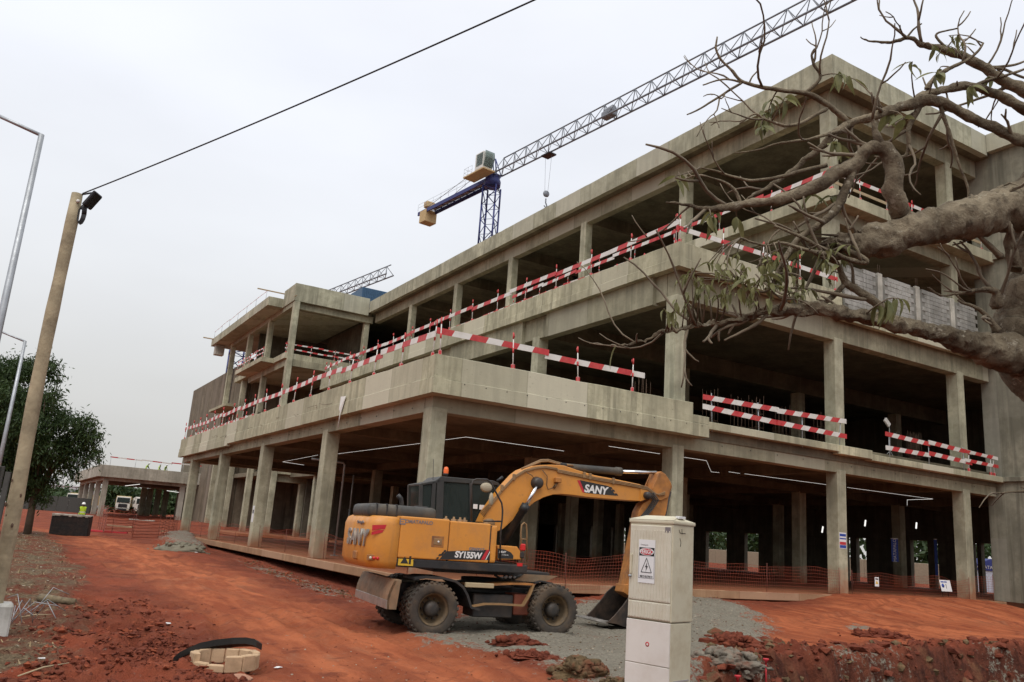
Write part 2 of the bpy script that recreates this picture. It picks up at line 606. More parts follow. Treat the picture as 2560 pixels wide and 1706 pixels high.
def gnd(x, y, fine=True):
    x, y = np.asarray(x, float), np.asarray(y, float)
    z = -.60 + .0094 * np.clip(y + 8, 0, 118)
    z = z + fbm(x * .12, y * .12, 3, 5) * .25 * sst(np.hypot(x - CP.x, y - CP.y), 3, 14)
    # dip beside the left facade, rise against the right facade
    z = z - .26 * sst(x, -3.4, -.6) * (1 - sst(x, 1.5, 3)) * sst(y, -4, 2) * (1 - sst(y, 30, 38))
    z = z + .42 * sst(x, 15.5, 20) * (1 - sst(x, 27, 30.5)) * sst(y, -8, -1.5)
    z = z + .21 * sst(x, 4, 9) * sst(y, -6, -1.6)
    inside = sst(x, -.2, .6) * sst(y, -.2, .6)
    z = np.where((x > .4) & (y > .4) & (x < 56) & (y < 68), np.minimum(z, -.32), z)
    g, de, br, gr, fm = gmasks(x, y)
    z = z + gr * .10 + gr * fbm(x * .7, y * .7, 3, 41) * .28 + fm * .55
    z = z + de * .10
    # wheel ruts along the road on the left
    rut = np.sin((x + 3.2 + .03 * y) * 2.1) * .022 + fbm(x * 3.2, y * .45, 3, 51) * .06
    z = z + rut * br
    td, ts = trackd(x, y)
    tread = .5 + .5 * np.sign(np.sin(ts * 21 + np.sign(np.sin(td * 9)) * 1.5))
    prof = np.exp(-(td / .17) ** 2)
    patch = sst(fbm(x * .5, y * .5, 3, 141), -.12, .08)
    z = z - prof * (.06 + .03 * tread) * patch + np.exp(-((td - .3) / .09) ** 2) * (.045 + .04 * fbm(x * 5, y * 5, 2, 143)) * patch
    if fine:
        near = 1 - sst(np.hypot(x - CP.x, y - CP.y), 26, 60)
        rough = (1 - .75 * br) * (1 - .55 * gr)
        z = z + near * (fbm(x * 1.9, y * 1.9, 5, 61, .6) * .2 * rough + fbm(x * 6.5, y * 6.5, 3, 71) * .085 * (rough + .12))
    lo_ = sst(polysd(x + fbm(x * .9, y * .9, 3, 151) * 2, y + fbm(x * .9, y * .9, 3, 153) * 2, PG_LOOSE), -.6, .6)
    z = z + lo_ * (np.abs(fbm(x * 2.6, y * 2.6, 5, 155, .62)) * .5 + fbm(x * 7, y * 7, 4, 157, .65) * .16)
    pm, d1, d2 = pit_mask(x, y)
    dep = sst(pm, -.1, 1.9) * 2.2 + sst(pm, 0, .35) * .3
    shag = fbm(x * 1.7, y * 1.7, 5, 81, .6) * 1.15 * sst(pm, -.5, .5) + np.abs(fbm(x * 4, y * 4, 5, 83, .7)) * .75 * sst(pm, -.7, .2) + fbm(x * 9, y * 9, 3, 87, .7) * .22 * sst(pm, -.5, .1)
    z = z - dep + shag
    lip = np.exp(-((pm + .55) / .5) ** 2) * (.10 + np.clip(fbm(x * 1.3, y * 1.3, 4, 91), 0, 1) * .9)
    return z + lip


def gz(x, y):
    return float(gnd(np.array([x]), np.array([y]))[0])


def onground(u, v, z0=-.5):
    p = onz(u, v, z0)
    for _ in range(8):
        p = onz(u, v, .5 * p.z + .5 * gz(p.x, p.y))
    return Vector((p.x, p.y, gz(p.x, p.y)))


def axis_lines(dense, mid, far):
    (a, b_, s1), (a2, b2, s2) = dense, mid
    l = np.arange(a, b_, s1)
    m1 = np.arange(a2, a, s2)
    m2 = np.arange(b_, b2, s2)
    fl = -np.geomspace(-a2 + 1, far, 26)[::-1] if a2 < 0 else []
    fr_ = np.geomspace(b2 + 1, far, 26)
    return np.concatenate([fl, m1, l, m2, fr_])


gxs = axis_lines((-13.5, 14.5, .075), (-34, 40, .3), 900)
gys = axis_lines((-17.5, -1.0, .075), (-30, 60, .3), 900)
GX, GY = np.meshgrid(gxs, gys)
GZ = gnd(GX, GY)
nx_, ny_ = len(gxs), len(gys)
ii, jj = np.meshgrid(np.arange(nx_ - 1), np.arange(ny_ - 1))
q0 = (jj * nx_ + ii).ravel()
gfaces = np.stack([q0, q0 + 1, q0 + nx_ + 1, q0 + nx_], 1)

m, nt, b = nodes('laterite_ground')
p = pos_n(nt)


def attr(nt, n):
    a = N(nt, 'ShaderNodeAttribute')
    a.attribute_name = n
    return a.outputs['Fac']


f_big = noise_n(nt, p, .55, 8, .6)
f_mid = noise_n(nt, p, 2.6, 8, .62)
f_fine = noise_n(nt, p, 16, 7, .68)
f_str = noise_n(nt, p, 1.0, 6, .6, (1.9, .35, 1))
base = mix_n(nt, rng_n(nt, f_big, .40, .60), (.165, .041, .023), (.29, .071, .036))
base = mix_n(nt, rng_n(nt, f_mid, .4, .68, 0, .65), base, (.27, .082, .042))
brt = mix_n(nt, rng_n(nt, f_str, .41, .60), (.34, .088, .038), (.55, .166, .070))
brt = mix_n(nt, rng_n(nt, noise_n(nt, p, 1.0, 5, .6, (1.3, .5, 1)), .58, .74, 0, .55), brt, (.40, .20, .115))
brt = mix_n(nt, rng_n(nt, f_mid, .55, .68, 0, .75), brt, (.17, .044, .025))
col = mix_n(nt, math_n(nt, 'MULTIPLY', attr(nt, 'bright'), rng_n(nt, f_big, .25, .5, .55, 1)), base, brt)
deb = mix_n(nt, rng_n(nt, f_fine, .35, .65), (.075, .052, .030), (.25, .185, .115))
deb = mix_n(nt, rng_n(nt, noise_n(nt, p, 1.3, 7, .65), .42, .58, 0, .95), deb, (.17, .052, .030))
col = mix_n(nt, math_n(nt, 'MULTIPLY', attr(nt, 'track'), rng_n(nt, f_mid, .4, .6, .1, .6)), col, (.33, .105, .05))
cut = mix_n(nt, rng_n(nt, noise_n(nt, p, 3.5, 8, .68), .35, .66), (.055, .020, .014), (.17, .055, .032))
cut = mix_n(nt, rng_n(nt, noise_n(nt, p, 1.0, 6, .6, (2.2, 2.2, .4)), .55, .7, 0, .7), cut, (.24, .115, .06))
col = mix_n(nt, attr(nt, 'pit'), col, cut)
col = mix_n(nt, rng_n(nt, math_n(nt, 'ADD', attr(nt, 'debris'), rng_n(nt, f_mid, .2, .8, -.5, .5)), .3, .7), col, deb)
grv = mix_n(nt, rng_n(nt, f_fine, .3, .7), (.17, .152, .12), (.35, .32, .255))
grv = mix_n(nt, rng_n(nt, f_big, .4, .7, 0, .5), grv, (.205, .18, .14))
grv = mix_n(nt, rng_n(nt, f_mid, .6, .72, 0, .5), grv, (.25, .10, .055))
col = mix_n(nt, rng_n(nt, math_n(nt, 'ADD', attr(nt, 'gravel'), math_n(nt, 'ADD', rng_n(nt, f_fine, .3, .7, -.3, .3), rng_n(nt, noise_n(nt, p, 4.5, 8, .7), .3, .7, -.45, .45))), .36, .64), col, grv)
nt.links.new(col, b.inputs['Base Color'])
b.inputs['Roughness'].default_value = .95
b.inputs['Specular IOR Level'].default_value = .15
hh = math_n(nt, 'ADD', math_n(nt, 'MULTIPLY', f_mid, 2.0), f_fine)
hh = math_n(nt, 'ADD', hh, math_n(nt, 'MULTIPLY', noise_n(nt, p, 60, 4, .6), .35))
bump_n(nt, b, hh, 1.0, .075)
M_ground = m

ground = raw('ground', np.stack([GX.ravel(), GY.ravel(), GZ.ravel()], 1), gfaces, M_ground, smooth=True)
tag(ground, kind='structure')
mg, md, mb, _, _ = gmasks(GX.ravel(), GY.ravel())
pmv = pit_mask(GX.ravel(), GY.ravel())[0]
lipg = sst(fbm(GX.ravel() * .8, GY.ravel() * .8, 3, 97), .08, .2) * sst(pmv, -1.3, -.4) * (1 - sst(pmv, .9, 1.8))
mg = np.maximum(mg * (1 - sst(pmv, 0, .5)), lipg * .35)
mb = mb * (1 - sst(pmv, -.6, .1)) * (1 - .9 * sst(polysd(GX.ravel(), GY.ravel(), PG_LOOSE), -.8, .6))
for nm, arr in (('gravel', mg), ('debris', md), ('bright', mb), ('pit', sst(pmv, -.35, .25)), ('track', np.exp(-(trackd(GX.ravel(), GY.ravel())[0] / .24) ** 2))):
    at_ = ground.data.attributes.new(nm, 'FLOAT', 'POINT')
    at_.data.foreach_set('value', arr.astype(np.float32))

# ------------------------------------------------------------------ main building
XG = [0, 8.0, 15.46, 22.9, 30.4]
YG = [0, 7.81, 15.58, 23.19, 30.47]
CW, CD = .45, .48
bld = thing('concrete_building', 'large unfinished grey concrete frame building stepping up in three open storeys behind the excavator', 'building')


def bx(name, x0, x1, y0, y1, z0, z1, mat, bev=.012, parent=None):
    o = B().box((x0 * U, y0 * U, z0 * U), (x1 * U, y1 * U, z1 * U), bev).build(name, mat, parent or bld)
    return o


def bxm(name, x0, x1, y0, y1, z0, z1, mat, bev=.01, parent=None):
    return B().box((x0, y0, z0), (x1, y1, z1), bev).build(name, mat, parent or bld)


# floor slab on the ground, with its proud edge
bx('floor_slab', -.06, 36, -.06, 33.5, -.22, 0, M_plinth, .02)
bx('floor_slab', 15.2, 36, 33.5, 53, -.22, 0, M_plinth, .02)
bx('floor_slab', 6.6, 15.2, 45.2, 70, -.22, 0, M_plinth, .02)
ZT = 4.03
Z1B, Z1T, Z1F = 4.41, 5.37, 4.95
Z2C, Z2B, Z2T, Z2F = 8.71, 9.57, 10.37, 9.75
Z3C, Z3B, Z3T = 13.25, 13.78, 14.22
ZRC, ZRB, ZRT = 17.85, 18.6, 19.58
def col_at(x, y, z0, z1, w=CW, d=CD, mat=None):
    return bx('column', x, x + w, y, y + d, z0, z1, mat or M_con, .02)


for i, x in enumerate(XG):
    for j, y in enumerate(YG):
        col_at(x, y, 0, ZT + .1)
for x in (15.46, 22.9, 30.4):
    for y in (38.0, 45.5):
        col_at(x, y, 0, ZT + .1)
for i, x in enumerate(XG[1:]):
    for j, y in enumerate(YG):
        col_at(x, y, Z1F - .05, Z2C + .1)
for i, x in enumerate(XG[2:]):
    for j, y in enumerate(YG + [38.0]):
        col_at(x, y, Z2F - .05, Z3C + .1)
        col_at(x, y, Z3T - .05, ZRC + .1)
def strip_cast(name, x0, x1, y0, y1, z0, z1, mat, j=.012):
    """long cast band: cross-section follows small lifts and bulges along its length"""
    x0, x1, y0, y1, z0, z1 = (q * U for q in (x0, x1, y0, y1, z0, z1))
    alongy = (y1 - y0) > (x1 - x0)
    L_ = (y1 - y0) if alongy else (x1 - x0)
    n = max(2, int(L_ / .35))
    w0, w1 = (x0, x1) if alongy else (y0, y1)
    sd = random.uniform(0, 99)
    vs, fs = [], []
    for i in range(n + 1):
        t = L_ * i / n
        pan = math.floor(t / 2.44)
        po = (math.sin(pan * 12.9 + sd) * .5) * j * .8
        e = [mnoise.noise(Vector((t * .9, k * 7.3, sd))) * j + (mnoise.noise(Vector((t * 3.7, k * 3.1, sd + 5))) * j * .7) for k in range(4)]
        e[2] = min(e[2], .004) if e[2] > 0 else e[2] * 1.6
        ring = [(w0 + e[0] * .5 + po, z0 + e[1] * .6), (w1, z0 + .001), (w1, z1 + e[2]), (w0 + e[0] * .5 + po + .012, z1 + e[2] * 1.2), (w0 + e[0] * .4 + po, z1 - .014 + e[2])]
        for w, z in ring: vs.append((w, y0 + t, z) if alongy else (x0 + t, w, z))
    k = 5
    for i in range(n):
        for q in range(k): fs.append((i * k + q, i * k + (q + 1) % k, (i + 1) * k + (q + 1) % k, (i + 1) * k + q))
    bb = B()
    bb._new(vs, fs + [tuple(range(k)), tuple(range(n * k, n * k + k))], 0)
    return bb.build(name, mat, bld, fix=True)


bx('floor_edge', -.12, -.061, -.12, 33.45, -.235, .004, M_pedge, .02)
bx('floor_edge', -.06, 25.2, -.12, -.061, -.235, .004, M_pedge, .02)
# storey 1: edge beams, slab, fascias
bx('edge_beam', .015, CW - .015, CD, 33.3, ZT, Z1B + .02, M_beam)
bx('edge_beam', .02, 25.2, .02, CD - .02, ZT, Z1B + .02, M_beam)
for x in XG[1:]:
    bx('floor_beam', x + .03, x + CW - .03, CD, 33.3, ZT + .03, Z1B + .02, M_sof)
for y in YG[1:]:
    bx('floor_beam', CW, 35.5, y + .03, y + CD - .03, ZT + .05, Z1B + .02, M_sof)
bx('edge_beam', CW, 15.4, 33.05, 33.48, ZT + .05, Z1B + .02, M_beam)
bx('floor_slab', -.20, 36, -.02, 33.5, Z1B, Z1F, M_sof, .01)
bx('floor_slab', 15.0, 36, 33.5, 53, Z1B, Z1F, M_sof, .01)
# west fascia of storey 1: a lower band and an upstand set slightly back
strip_cast('fascia', -.27, .02, -.52, 33.58, Z1B - .005, 4.80, M_fas)
strip_cast('fascia', -.25, .0, -.50, 33.58, 4.80, Z1T, M_fas)
strip_cast('fascia', -.285, -.1, 21.2, 33.56, Z1B - .10, 4.62, M_fas)
strip_cast('fascia', .02, 8.95, -.52, -.02, Z1B - .005, 4.78, M_fas)
strip_cast('fascia', .0, 8.3, -.50, -.28, 4.78, Z1T, M_fas)
strip_cast('fascia', 8.0, 8.95, -.505, -.25, 4.79, 5.02, M_fas)
# right facade: thin proud slab edges
bx('slab_edge', 8.96, 15.2, -.30, -.02, 4.70, 4.93, M_fas, .015)
bx('slab_edge', 15.2, 16.9, -.36, -.02, 4.62, 4.92, M_fas, .015)
bx('slab_edge', 16.9, 25.3, -.32, -.02, 4.58, 4.80, M_fas, .015)
bx('edge_beam', 8.96, 25.3, .0, .3, Z1B + .02, 4.72, M_beam)
# storey 2
bx('edge_beam', 8.02, 8.0 + CW - .02, CD, 33.3, Z2C, Z2B + .02, M_beam)
bx('edge_beam', 7.88, 8.16, 1.0, 7.2, Z2C - .08, Z2B + .01, M_beam)
bx('edge_beam', 7.86, 8.16, 8.9, 15.2, Z2C - .08, Z2B + .01, M_beam)
bx('edge_beam', 8.02, 25.2, .02, CD - .02, Z2C, Z2B + .02, M_beam)
for y in YG[1:]:
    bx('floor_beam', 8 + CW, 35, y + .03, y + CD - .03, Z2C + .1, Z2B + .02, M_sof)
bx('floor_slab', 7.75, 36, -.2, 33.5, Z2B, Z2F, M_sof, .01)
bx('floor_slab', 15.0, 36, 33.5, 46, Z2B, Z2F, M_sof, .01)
strip_cast('fascia', 7.68, 7.98, -.42, 33.5, Z2B - .005, 9.86, M_fas)
strip_cast('fascia', 7.70, 7.95, -.40, 33.5, 9.86, Z2T, M_fas)
strip_cast('fascia', 7.98, 15.4, -.42, -.12, Z2B - .005, 9.84, M_fas)
strip_cast('fascia', 7.95, 15.4, -.40, -.16, 9.84, Z2T, M_fas)
bx('slab_edge', 15.4, 25.2, -.34, -.12, 9.42, 9.62, M_fas, .015)
# storey 3
bx('edge_beam', 15.48, 15.46 + CW - .02, CD, 45.4, Z3C, Z3B + .02, M_beam)
bx('edge_beam', 15.48, 25.2, .02, CD - .02, Z3C, Z3B + .02, M_beam)
for y in YG[1:]:
    bx('floor_beam', 15.46 + CW, 35, y + .03, y + CD - .03, Z3C + .05, Z3B + .02, M_sof)
bx('floor_slab', 14.9, 36, -.5, 46, Z3B, Z3T, M_fas, .015)
# roof
bx('edge_beam', 15.48, 15.46 + CW - .02, CD, 45.5, ZRC, ZRB + .02, M_beam)
bx('edge_beam', 15.48, 25.2, .02, CD - .02, ZRC, ZRB + .02, M_beam)
for y in YG[1:] + [38.0]:
    bx('floor_beam', 15.46 + CW, 35, y + .03, y + CD - .03, ZRC + .05, ZRB + .02, M_sof)
bx('roof_slab', 14.9, 36, -.55, 46, ZRB + .02, ZRB + .35, M_sof, .01)
strip_cast('roof_parapet', 14.82, 15.1, -.64, 45.44, ZRB, ZRT, M_roof)
strip_cast('roof_parapet', 15.1, 25.0, -.64, -.36, ZRB, ZRT, M_roof)
# stair core on the right, standing forward of the facade
bx('core_wall', 25.25, 25.55, -7.2, .4, 0, 19.1, M_core, .02)
bx('core_wall', 25.56, 31.0, -7.2, -6.9, 0, 19.1, M_core, .02)
bx('core_ledge', 25.12, 25.25, -7.3, .1, 4.62, 4.80, M_core, .01)
bx('core_ledge', 25.14, 25.25, -7.3, .1, 9.4, 9.62, M_core, .01)
bx('core_ledge', 25.1, 25.25, -7.3, .1, 13.9, 14.25, M_core, .01)
bx('core_rib', 25.20, 25.25, -1.65, -1.5, 0, 4.6, M_core, .01)
strip_cast('roof_parapet', 24.95, 31.1, -7.5, -.66, 18.75, ZRT, M_roof)
# east perimeter: dark piers with daylight between them
def yslit(u):
    return onx(u, 1400, 44.0).y


slits = sorted([(yslit(b_), yslit(a_)) for a_, b_ in ((1387, 1404), (1473, 1482), (1525, 1529), (1551, 1561), (1764, 1816), (1861, 1896), (1934, 1944), (2116, 2126), (2141, 2166), (2277, 2320), (2336, 2346), (2433, 2443), (2454, 2492))])
yy = -1.0
for a_, b_ in slits + [(66.0, 66.0)]:
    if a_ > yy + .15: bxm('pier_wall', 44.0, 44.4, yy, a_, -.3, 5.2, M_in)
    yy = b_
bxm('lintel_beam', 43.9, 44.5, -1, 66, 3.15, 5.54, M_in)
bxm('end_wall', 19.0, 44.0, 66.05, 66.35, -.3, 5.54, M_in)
bx('light_block_wall', 15.1, 15.3, 45.3, 53, 0, 4.42, M_in)  # added to block light from the courtyard
bx('floor_slab', 10.0, 15.0, 33.5, 45.4, Z1B, Z1F - .01, M_sof)
bx('floor_slab', 10.0, 15.2, 33.5, 45.2, -.22, -.003, M_plinth)
bx('added_partition', 11.2, 20, 44.9, 45.1, 0, 4.42, M_in)  # added partition, closes the dark interior
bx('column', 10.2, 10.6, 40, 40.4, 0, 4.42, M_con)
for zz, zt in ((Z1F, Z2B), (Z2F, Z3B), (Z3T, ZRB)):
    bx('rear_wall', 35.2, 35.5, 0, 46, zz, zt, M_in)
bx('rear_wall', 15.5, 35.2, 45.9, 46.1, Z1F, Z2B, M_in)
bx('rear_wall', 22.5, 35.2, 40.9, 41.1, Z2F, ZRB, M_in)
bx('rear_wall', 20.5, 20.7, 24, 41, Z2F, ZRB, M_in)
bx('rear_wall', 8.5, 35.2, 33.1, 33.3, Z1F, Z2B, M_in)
# partitions added to keep skylight out of the ground floor
bx('added_partition', 11.5, 14.5, 17, 17.2, 0, 4.2, M_in)
bx('added_partition', 23.2, 26.0, 19.6, 19.8, 0, 4.2, M_in)
for k in range(26):  # dark discs painted for the shade inside form-tie holes
    y_ = (1.2 + k * 1.22) * U
    B().lathe([(0, -.003), (.022, -.003), (.022, .01)], (-.001, y_, (4.2 + .05 * (k % 2)) * U), 'x', 8).build('tie_hole_dot', M_dark, bld)
for k in range(24):
    x_ = (9.4 + k * .62) * U
    B().lathe([(0, -.003), (.02, -.003), (.02, .01)], (x_, -.001, (4.30 if k % 2 else 4.52) * U), 'y', 8).build('tie_hole_dot', M_dark, bld)
for k in range(14):
    x_ = (.6 + k * .62) * U
    B().lathe([(0, -.004), (.018, -.004), (.018, .01)], (x_, -.522 * U, 4.72 * U), 'y', 8).build('tie_hole_dot', M_dark, bld)
# rebar starters and kicker cages
def rebar(x, y, z, n=8, h=1.1, w=.22):
    bb = B()
    for k in range(n):
        t = k / n * 2 * math.pi
        sx_, sy_ = w * max(-.7, min(.7, math.cos(t))) * 1.4, w * max(-.7, min(.7, math.sin(t))) * 1.4
        h2 = h * random.uniform(.9, 1.08)
        bb.tube([(x + sx_, y + sy_, z), (x + sx_ + random.uniform(-.02, .02), y + sy_ + random.uniform(-.02, .02), z + h2)], .009, 4)
    for q in (.25, .6):
        bb.tube([(x + sx_ * 0 - w, y - w, z + h * q), (x + w, y - w, z + h * q), (x + w, y + w, z + h * q), (x - w, y + w, z + h * q), (x - w, y - w, z + h * q)], .006, 4)
    return bb.build('rebar_cage', M_rebar, bld)


for ux_, vx_ in ((1624, 992), (1775, 1030), (1855, 1045), (1880, 1050), (1968, 1070), (2050, 1085), (2290, 1150), (2310, 1152)):
    p_ = ony(ux_, vx_, 1.6)
    rebar(p_.x, 1.6 + random.uniform(-.3, .6), 4.95 * U, h=1.7)
# splash: bent rebars poking from fascia and torn formwork sheet
for q in range(9):
    yq = (6.5 + q * 2.1) * U + random.uniform(-.6, .6)
    z_ = random.uniform(4.75, 4.95) * U
    x_ = -.27 * U
    pts = [(x_, yq, z_)]
    for k in range(3): pts.append((x_ - .05 - .08 * k * random.random(), yq + random.uniform(-.2, .35) * (k + 1), z_ + random.uniform(-.1, .1)))
    B().tube(pts, .008, 4).build('bent_rebar', M_rebar, bld)
bb = B()
sh = onx(855, 1012, -.29 * U)
bb.quad((sh.x, sh.y - .35, sh.z + .3), (sh.x, sh.y + .25, sh.z + .34), (sh.x - .08, sh.y + .05, sh.z - .2), (sh.x - .03, sh.y - .05, sh.z - .35))
bb.tube([(sh.x - .02, sh.y, sh.z), (sh.x - .04, sh.y + .03, sh.z - .9)], .02, 4)
bb.build('torn_sheet', M_wht, bld)

# block parapet on storey 2, right facade: single blocks laid in courses
wall_y = -.05 * U
z0b, hb, lb = 9.63 * U, .217, .45
blkme = B().box((-lb / 2 + .006, -.07, .004), (lb / 2 - .006, .07, hb - .008), .006).build('block', M_block, bld)
first = blkme
nb = 0
xa, xb = 15.95 * U, 24.35 * U
stiff = [ony(u_, 730, wall_y).x for u_ in (2198, 2291, 2376)]
NC = 12
bx('mortar_core', 15.95, 24.3, -.085, -.005, 9.63, 9.63 + NC * hb / U - .05, M_mortar, 0)
for c in range(NC):
    x = xa + (.23 if c % 2 else .45)
    while x < xb - .1:
        if all(abs(x - s_) > .38 for s_ in stiff) and not (c == NC - 1 and x < xa + 1.2):
            o = first if nb == 0 else first.copy()
            if nb: link(o)
            o.location = (x, wall_y + random.uniform(-.006, .006), z0b + c * hb)
            o.rotation_euler = (0, 0, random.uniform(-.008, .008))
            nb += 1
        x += lb
for s_ in stiff:
    bxm('stiffener', s_ - .16, s_ + .16, wall_y - .085, wall_y + .085, z0b, z0b + NC * hb + .06, M_lime, .015)
    bb = B()
    for q in (-.07, .07): bb.tube([(s_ + q, wall_y, z0b + NC * hb), (s_ + q + .02, wall_y, z0b + NC * hb + .5)], .008, 4)
    bb.build('starter_bar', M_rebar, bld)

# rear wing seen above the left facade
col_y = [45.3, 52.5, 59.5, 66.5]
for y in col_y:
    col_at(8.5, y, 0, ZRC + .45, .45, .5)
for x in (11.0, 14.6):
    col_at(x, 45.9, 0, ZT, .42, .45)
col_at(14.75, 45.9, Z3T - .1, ZRC + .2, .45, .45)
bx('edge_beam', 8.97, 15.4, 45.9, 46.3, ZT, Z1B + .3, M_beam)
strip_cast('fascia', 8.3, 15.4, 45.5, 45.85, Z1B + .2, 5.3, M_fas)
bx('floor_slab', 8.97, 36, 45.9, 59.9, 4.6, 4.95, M_sof)
bx('floor_slab', 8.3, 15.0, 45.45, 62, 13.6, 14.05, M_fas)
bx('floor_slab', 7.3, 8.3, 48.6, 57.5, 13.62, 14.0, M_fas)
bx('edge_beam', 8.97, 15.4, 45.4, 45.75, 13.05, 13.62, M_beam)
bx('edge_beam', 8.53, 8.92, 45.85, 57.4, 13.05, 13.62, M_beam)
strip_cast('roof_parapet', 8.45, 14.8, 45.42, 45.7, 18.35, 19.82, M_roof)
strip_cast('roof_parapet', 8.45, 8.75, 45.7, 48.6, 18.36, 19.8, M_roof)
bx('roof_slab', 7.2, 15.2, 48.6, 70.5, 18.36, 19.12, M_roof, .02)
bx('roof_slab', 8.7, 15.2, 45.7, 48.6, 18.4, 18.8, M_sof)
bx('edge_beam', 8.97, 15.4, 45.75, 46.15, 17.8, 18.38, M_beam)
bx('edge_beam', 8.53, 8.92, 45.85, 68, 17.95, 18.38, M_beam)
bx('landing_slab', 7.4, 9.05, 60.2, 67.2, 11.1, 11.35, M_fas)
bx('landing_slab', 8.6, 13.0, 52.5, 56.5, 9.6, 9.95, M_fas)
bx('shear_wall', 9.1, 9.4, 60.0, 87.6, -.2, 15.85, M_shear, .03)
bx('rear_wall', 9.42, 36, 59.9, 60.2, 0, 13.72, M_shear)
bx('rear_wall', 9.6, 36, 59.9, 60.2, 13.9, 18.5, M_in)
bx('rear_wall', 35.2, 35.5, 46, 62, 0, 18.38, M_in)
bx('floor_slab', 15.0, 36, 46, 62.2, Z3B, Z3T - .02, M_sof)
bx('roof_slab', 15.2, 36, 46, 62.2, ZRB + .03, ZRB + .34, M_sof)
bx('added_partition', 15.6, 15.8, 47.5, 58, 14.1, 18.6, M_in)
bx('rear_wall', 15.2, 15.5, 46, 62, 4.95, 13.6, M_in)
p_ = onz(655, 714, 20.2 * U)
bb = B()
bb.box((7.9 * U - 2.1, 48.7 * U, 19.55 * U), (9.2 * U, 48.7 * U + .1, 19.55 * U + .12), .01)
bb.build('timber_beam', M_plank, bld)
B().box((6.9 * U - .9, 69.6 * U, 18.95 * U), (7.6 * U, 69.75 * U, 19.05 * U), .01).build('timber_beam', M_plank, bld)
B().box((7.4 * U, 68.8 * U, 17.3 * U), (8.3 * U, 69.6 * U, 18.34 * U), .03).build('corbel', M_lime, bld)
B().box((8.4 * U, 45.3 * U - .7, 18.6 * U), (8.45 * U, 45.35 * U, 18.6 * U + .05), 0).build('formwork_tie', M_plank, bld)

# light strips under the storey 1 ceiling
M_tube = emit('lit_tube', (1.0, .98, .93), 1.0)
lr = thing('strip_light', 'long run of lit white strip lights under the left bay of the ground floor ceiling', 'light')
def strip(pts, r=.0042, parent=None):
    return B().tube(pts, r, 4).build('tube', M_tube, parent)


zl = 3.92 * U
def lp(u, v): return onz(u, v, zl)


strip([lp(707, 1155), lp(795, 1138)], parent=lr)
strip([lp(845, 1135), lp(1050, 1109)], parent=lr)
strip([lp(707, 1155), lp(760, 1163)], .006, lr)
lr = thing('strip_light', 'bent run of lit white strip lights right of the corner column above the cab', 'light')
strip([lp(1113, 1100), lp(1165, 1093)], parent=lr)
strip([lp(1165, 1093), lp(1410, 1128)], parent=lr)
lr = thing('strip_light', 'lit white strip light with a kinked end beside the second ground floor column', 'light')
strip([lp(1522, 1116), lp(1650, 1135)], parent=lr)
strip([lp(1706, 1143), lp(1766, 1152), lp(1778, 1180), lp(1798, 1182)], parent=lr)
lr = thing('strip_light', 'longest lit strip light crossing behind the third ground floor column', 'light')
strip([lp(1822, 1180), lp(1850, 1184)], parent=lr)
strip([lp(1862, 1185), lp(2066, 1212)], parent=lr)
strip([lp(2118, 1219), lp(2332, 1248)], parent=lr)
strip([lp(2332, 1248), lp(2268, 1250), lp(2268, 1264)], .006, lr)
for u_, v_, lab in ((2055, 1324, 'small bright lamp glowing in the dark left of the third ground floor column'), (2162, 1308, 'short slanted lit tube in the dark right of the third ground floor column'), (2290, 1314, 'short slanted lit tube in the dark left of the fourth ground floor column')):
    p_ = atd(u_, v_, 52)
    lr = thing('strip_light', lab, 'light', p_)
    B().tube([(0, 0, -.18), (.22, .1, .18)], .045, 6).build('tube', M_tube, lr)

# props and a site floodlight inside
M_prop = plain('prop_steel', (.30, .31, .30), .5, .4)
pr0 = ony(836, 1385, 14.0)
sp_ = thing('steel_prop', 'thin grey pipe with a bent top just left of the excavator hood', 'prop', (pr0.x, 14.0, 0))
B().tube([(0, 0, 0), (0, 0, 4.1), (-.08, 0, 4.2), (-1.6, 0, 4.22)], .05, 8).build('pipe', M_prop, sp_)
B().box((-.15, -.15, 0), (.15, .15, .02)).build('base_plate', M_prop, sp_)
pr0 = ony(862, 1385, 17.5)
sp_ = thing('steel_prop', 'thin straight grey prop right of the bent pipe above the excavator hood', 'prop', (pr0.x, 17.5, 0))
B().tube([(0, 0, 0), (0, 0, 2.2)], .05, 8).tube([(0, 0, 2.2), (0, 0, 3.9)], .038, 8).build('pipe', M_prop, sp_)
B().box((-.15, -.15, 0), (.15, .15, .02)).build('base_plate', M_prop, sp_)
fl0 = ony(2226, 1142, 1.4)
wl0 = thing('work_light', 'white floodlight on a thin stand on the first upper floor between the striped rails', 'lamp', (fl0.x, 1.4, 4.95 * U))
B().tube([(0, 0, 0), (0, 0, 1.75)], .022, 6).build('stand', M_prop, wl0)
for q in (0, 2.1, 4.2): B().tube([(0, 0, .5), (.45 * math.cos(q), .45 * math.sin(q), .0)], .016, 5).build('leg', M_prop, wl0)
B().box((-.22, -.05, -.12), (.22, .05, .12), .02, 0, Matrix.Translation((-.16, 0, 1.85)) @ Matrix.Rotation(.7, 4, 'Y')).build('lamp_head', M_wht, wl0)
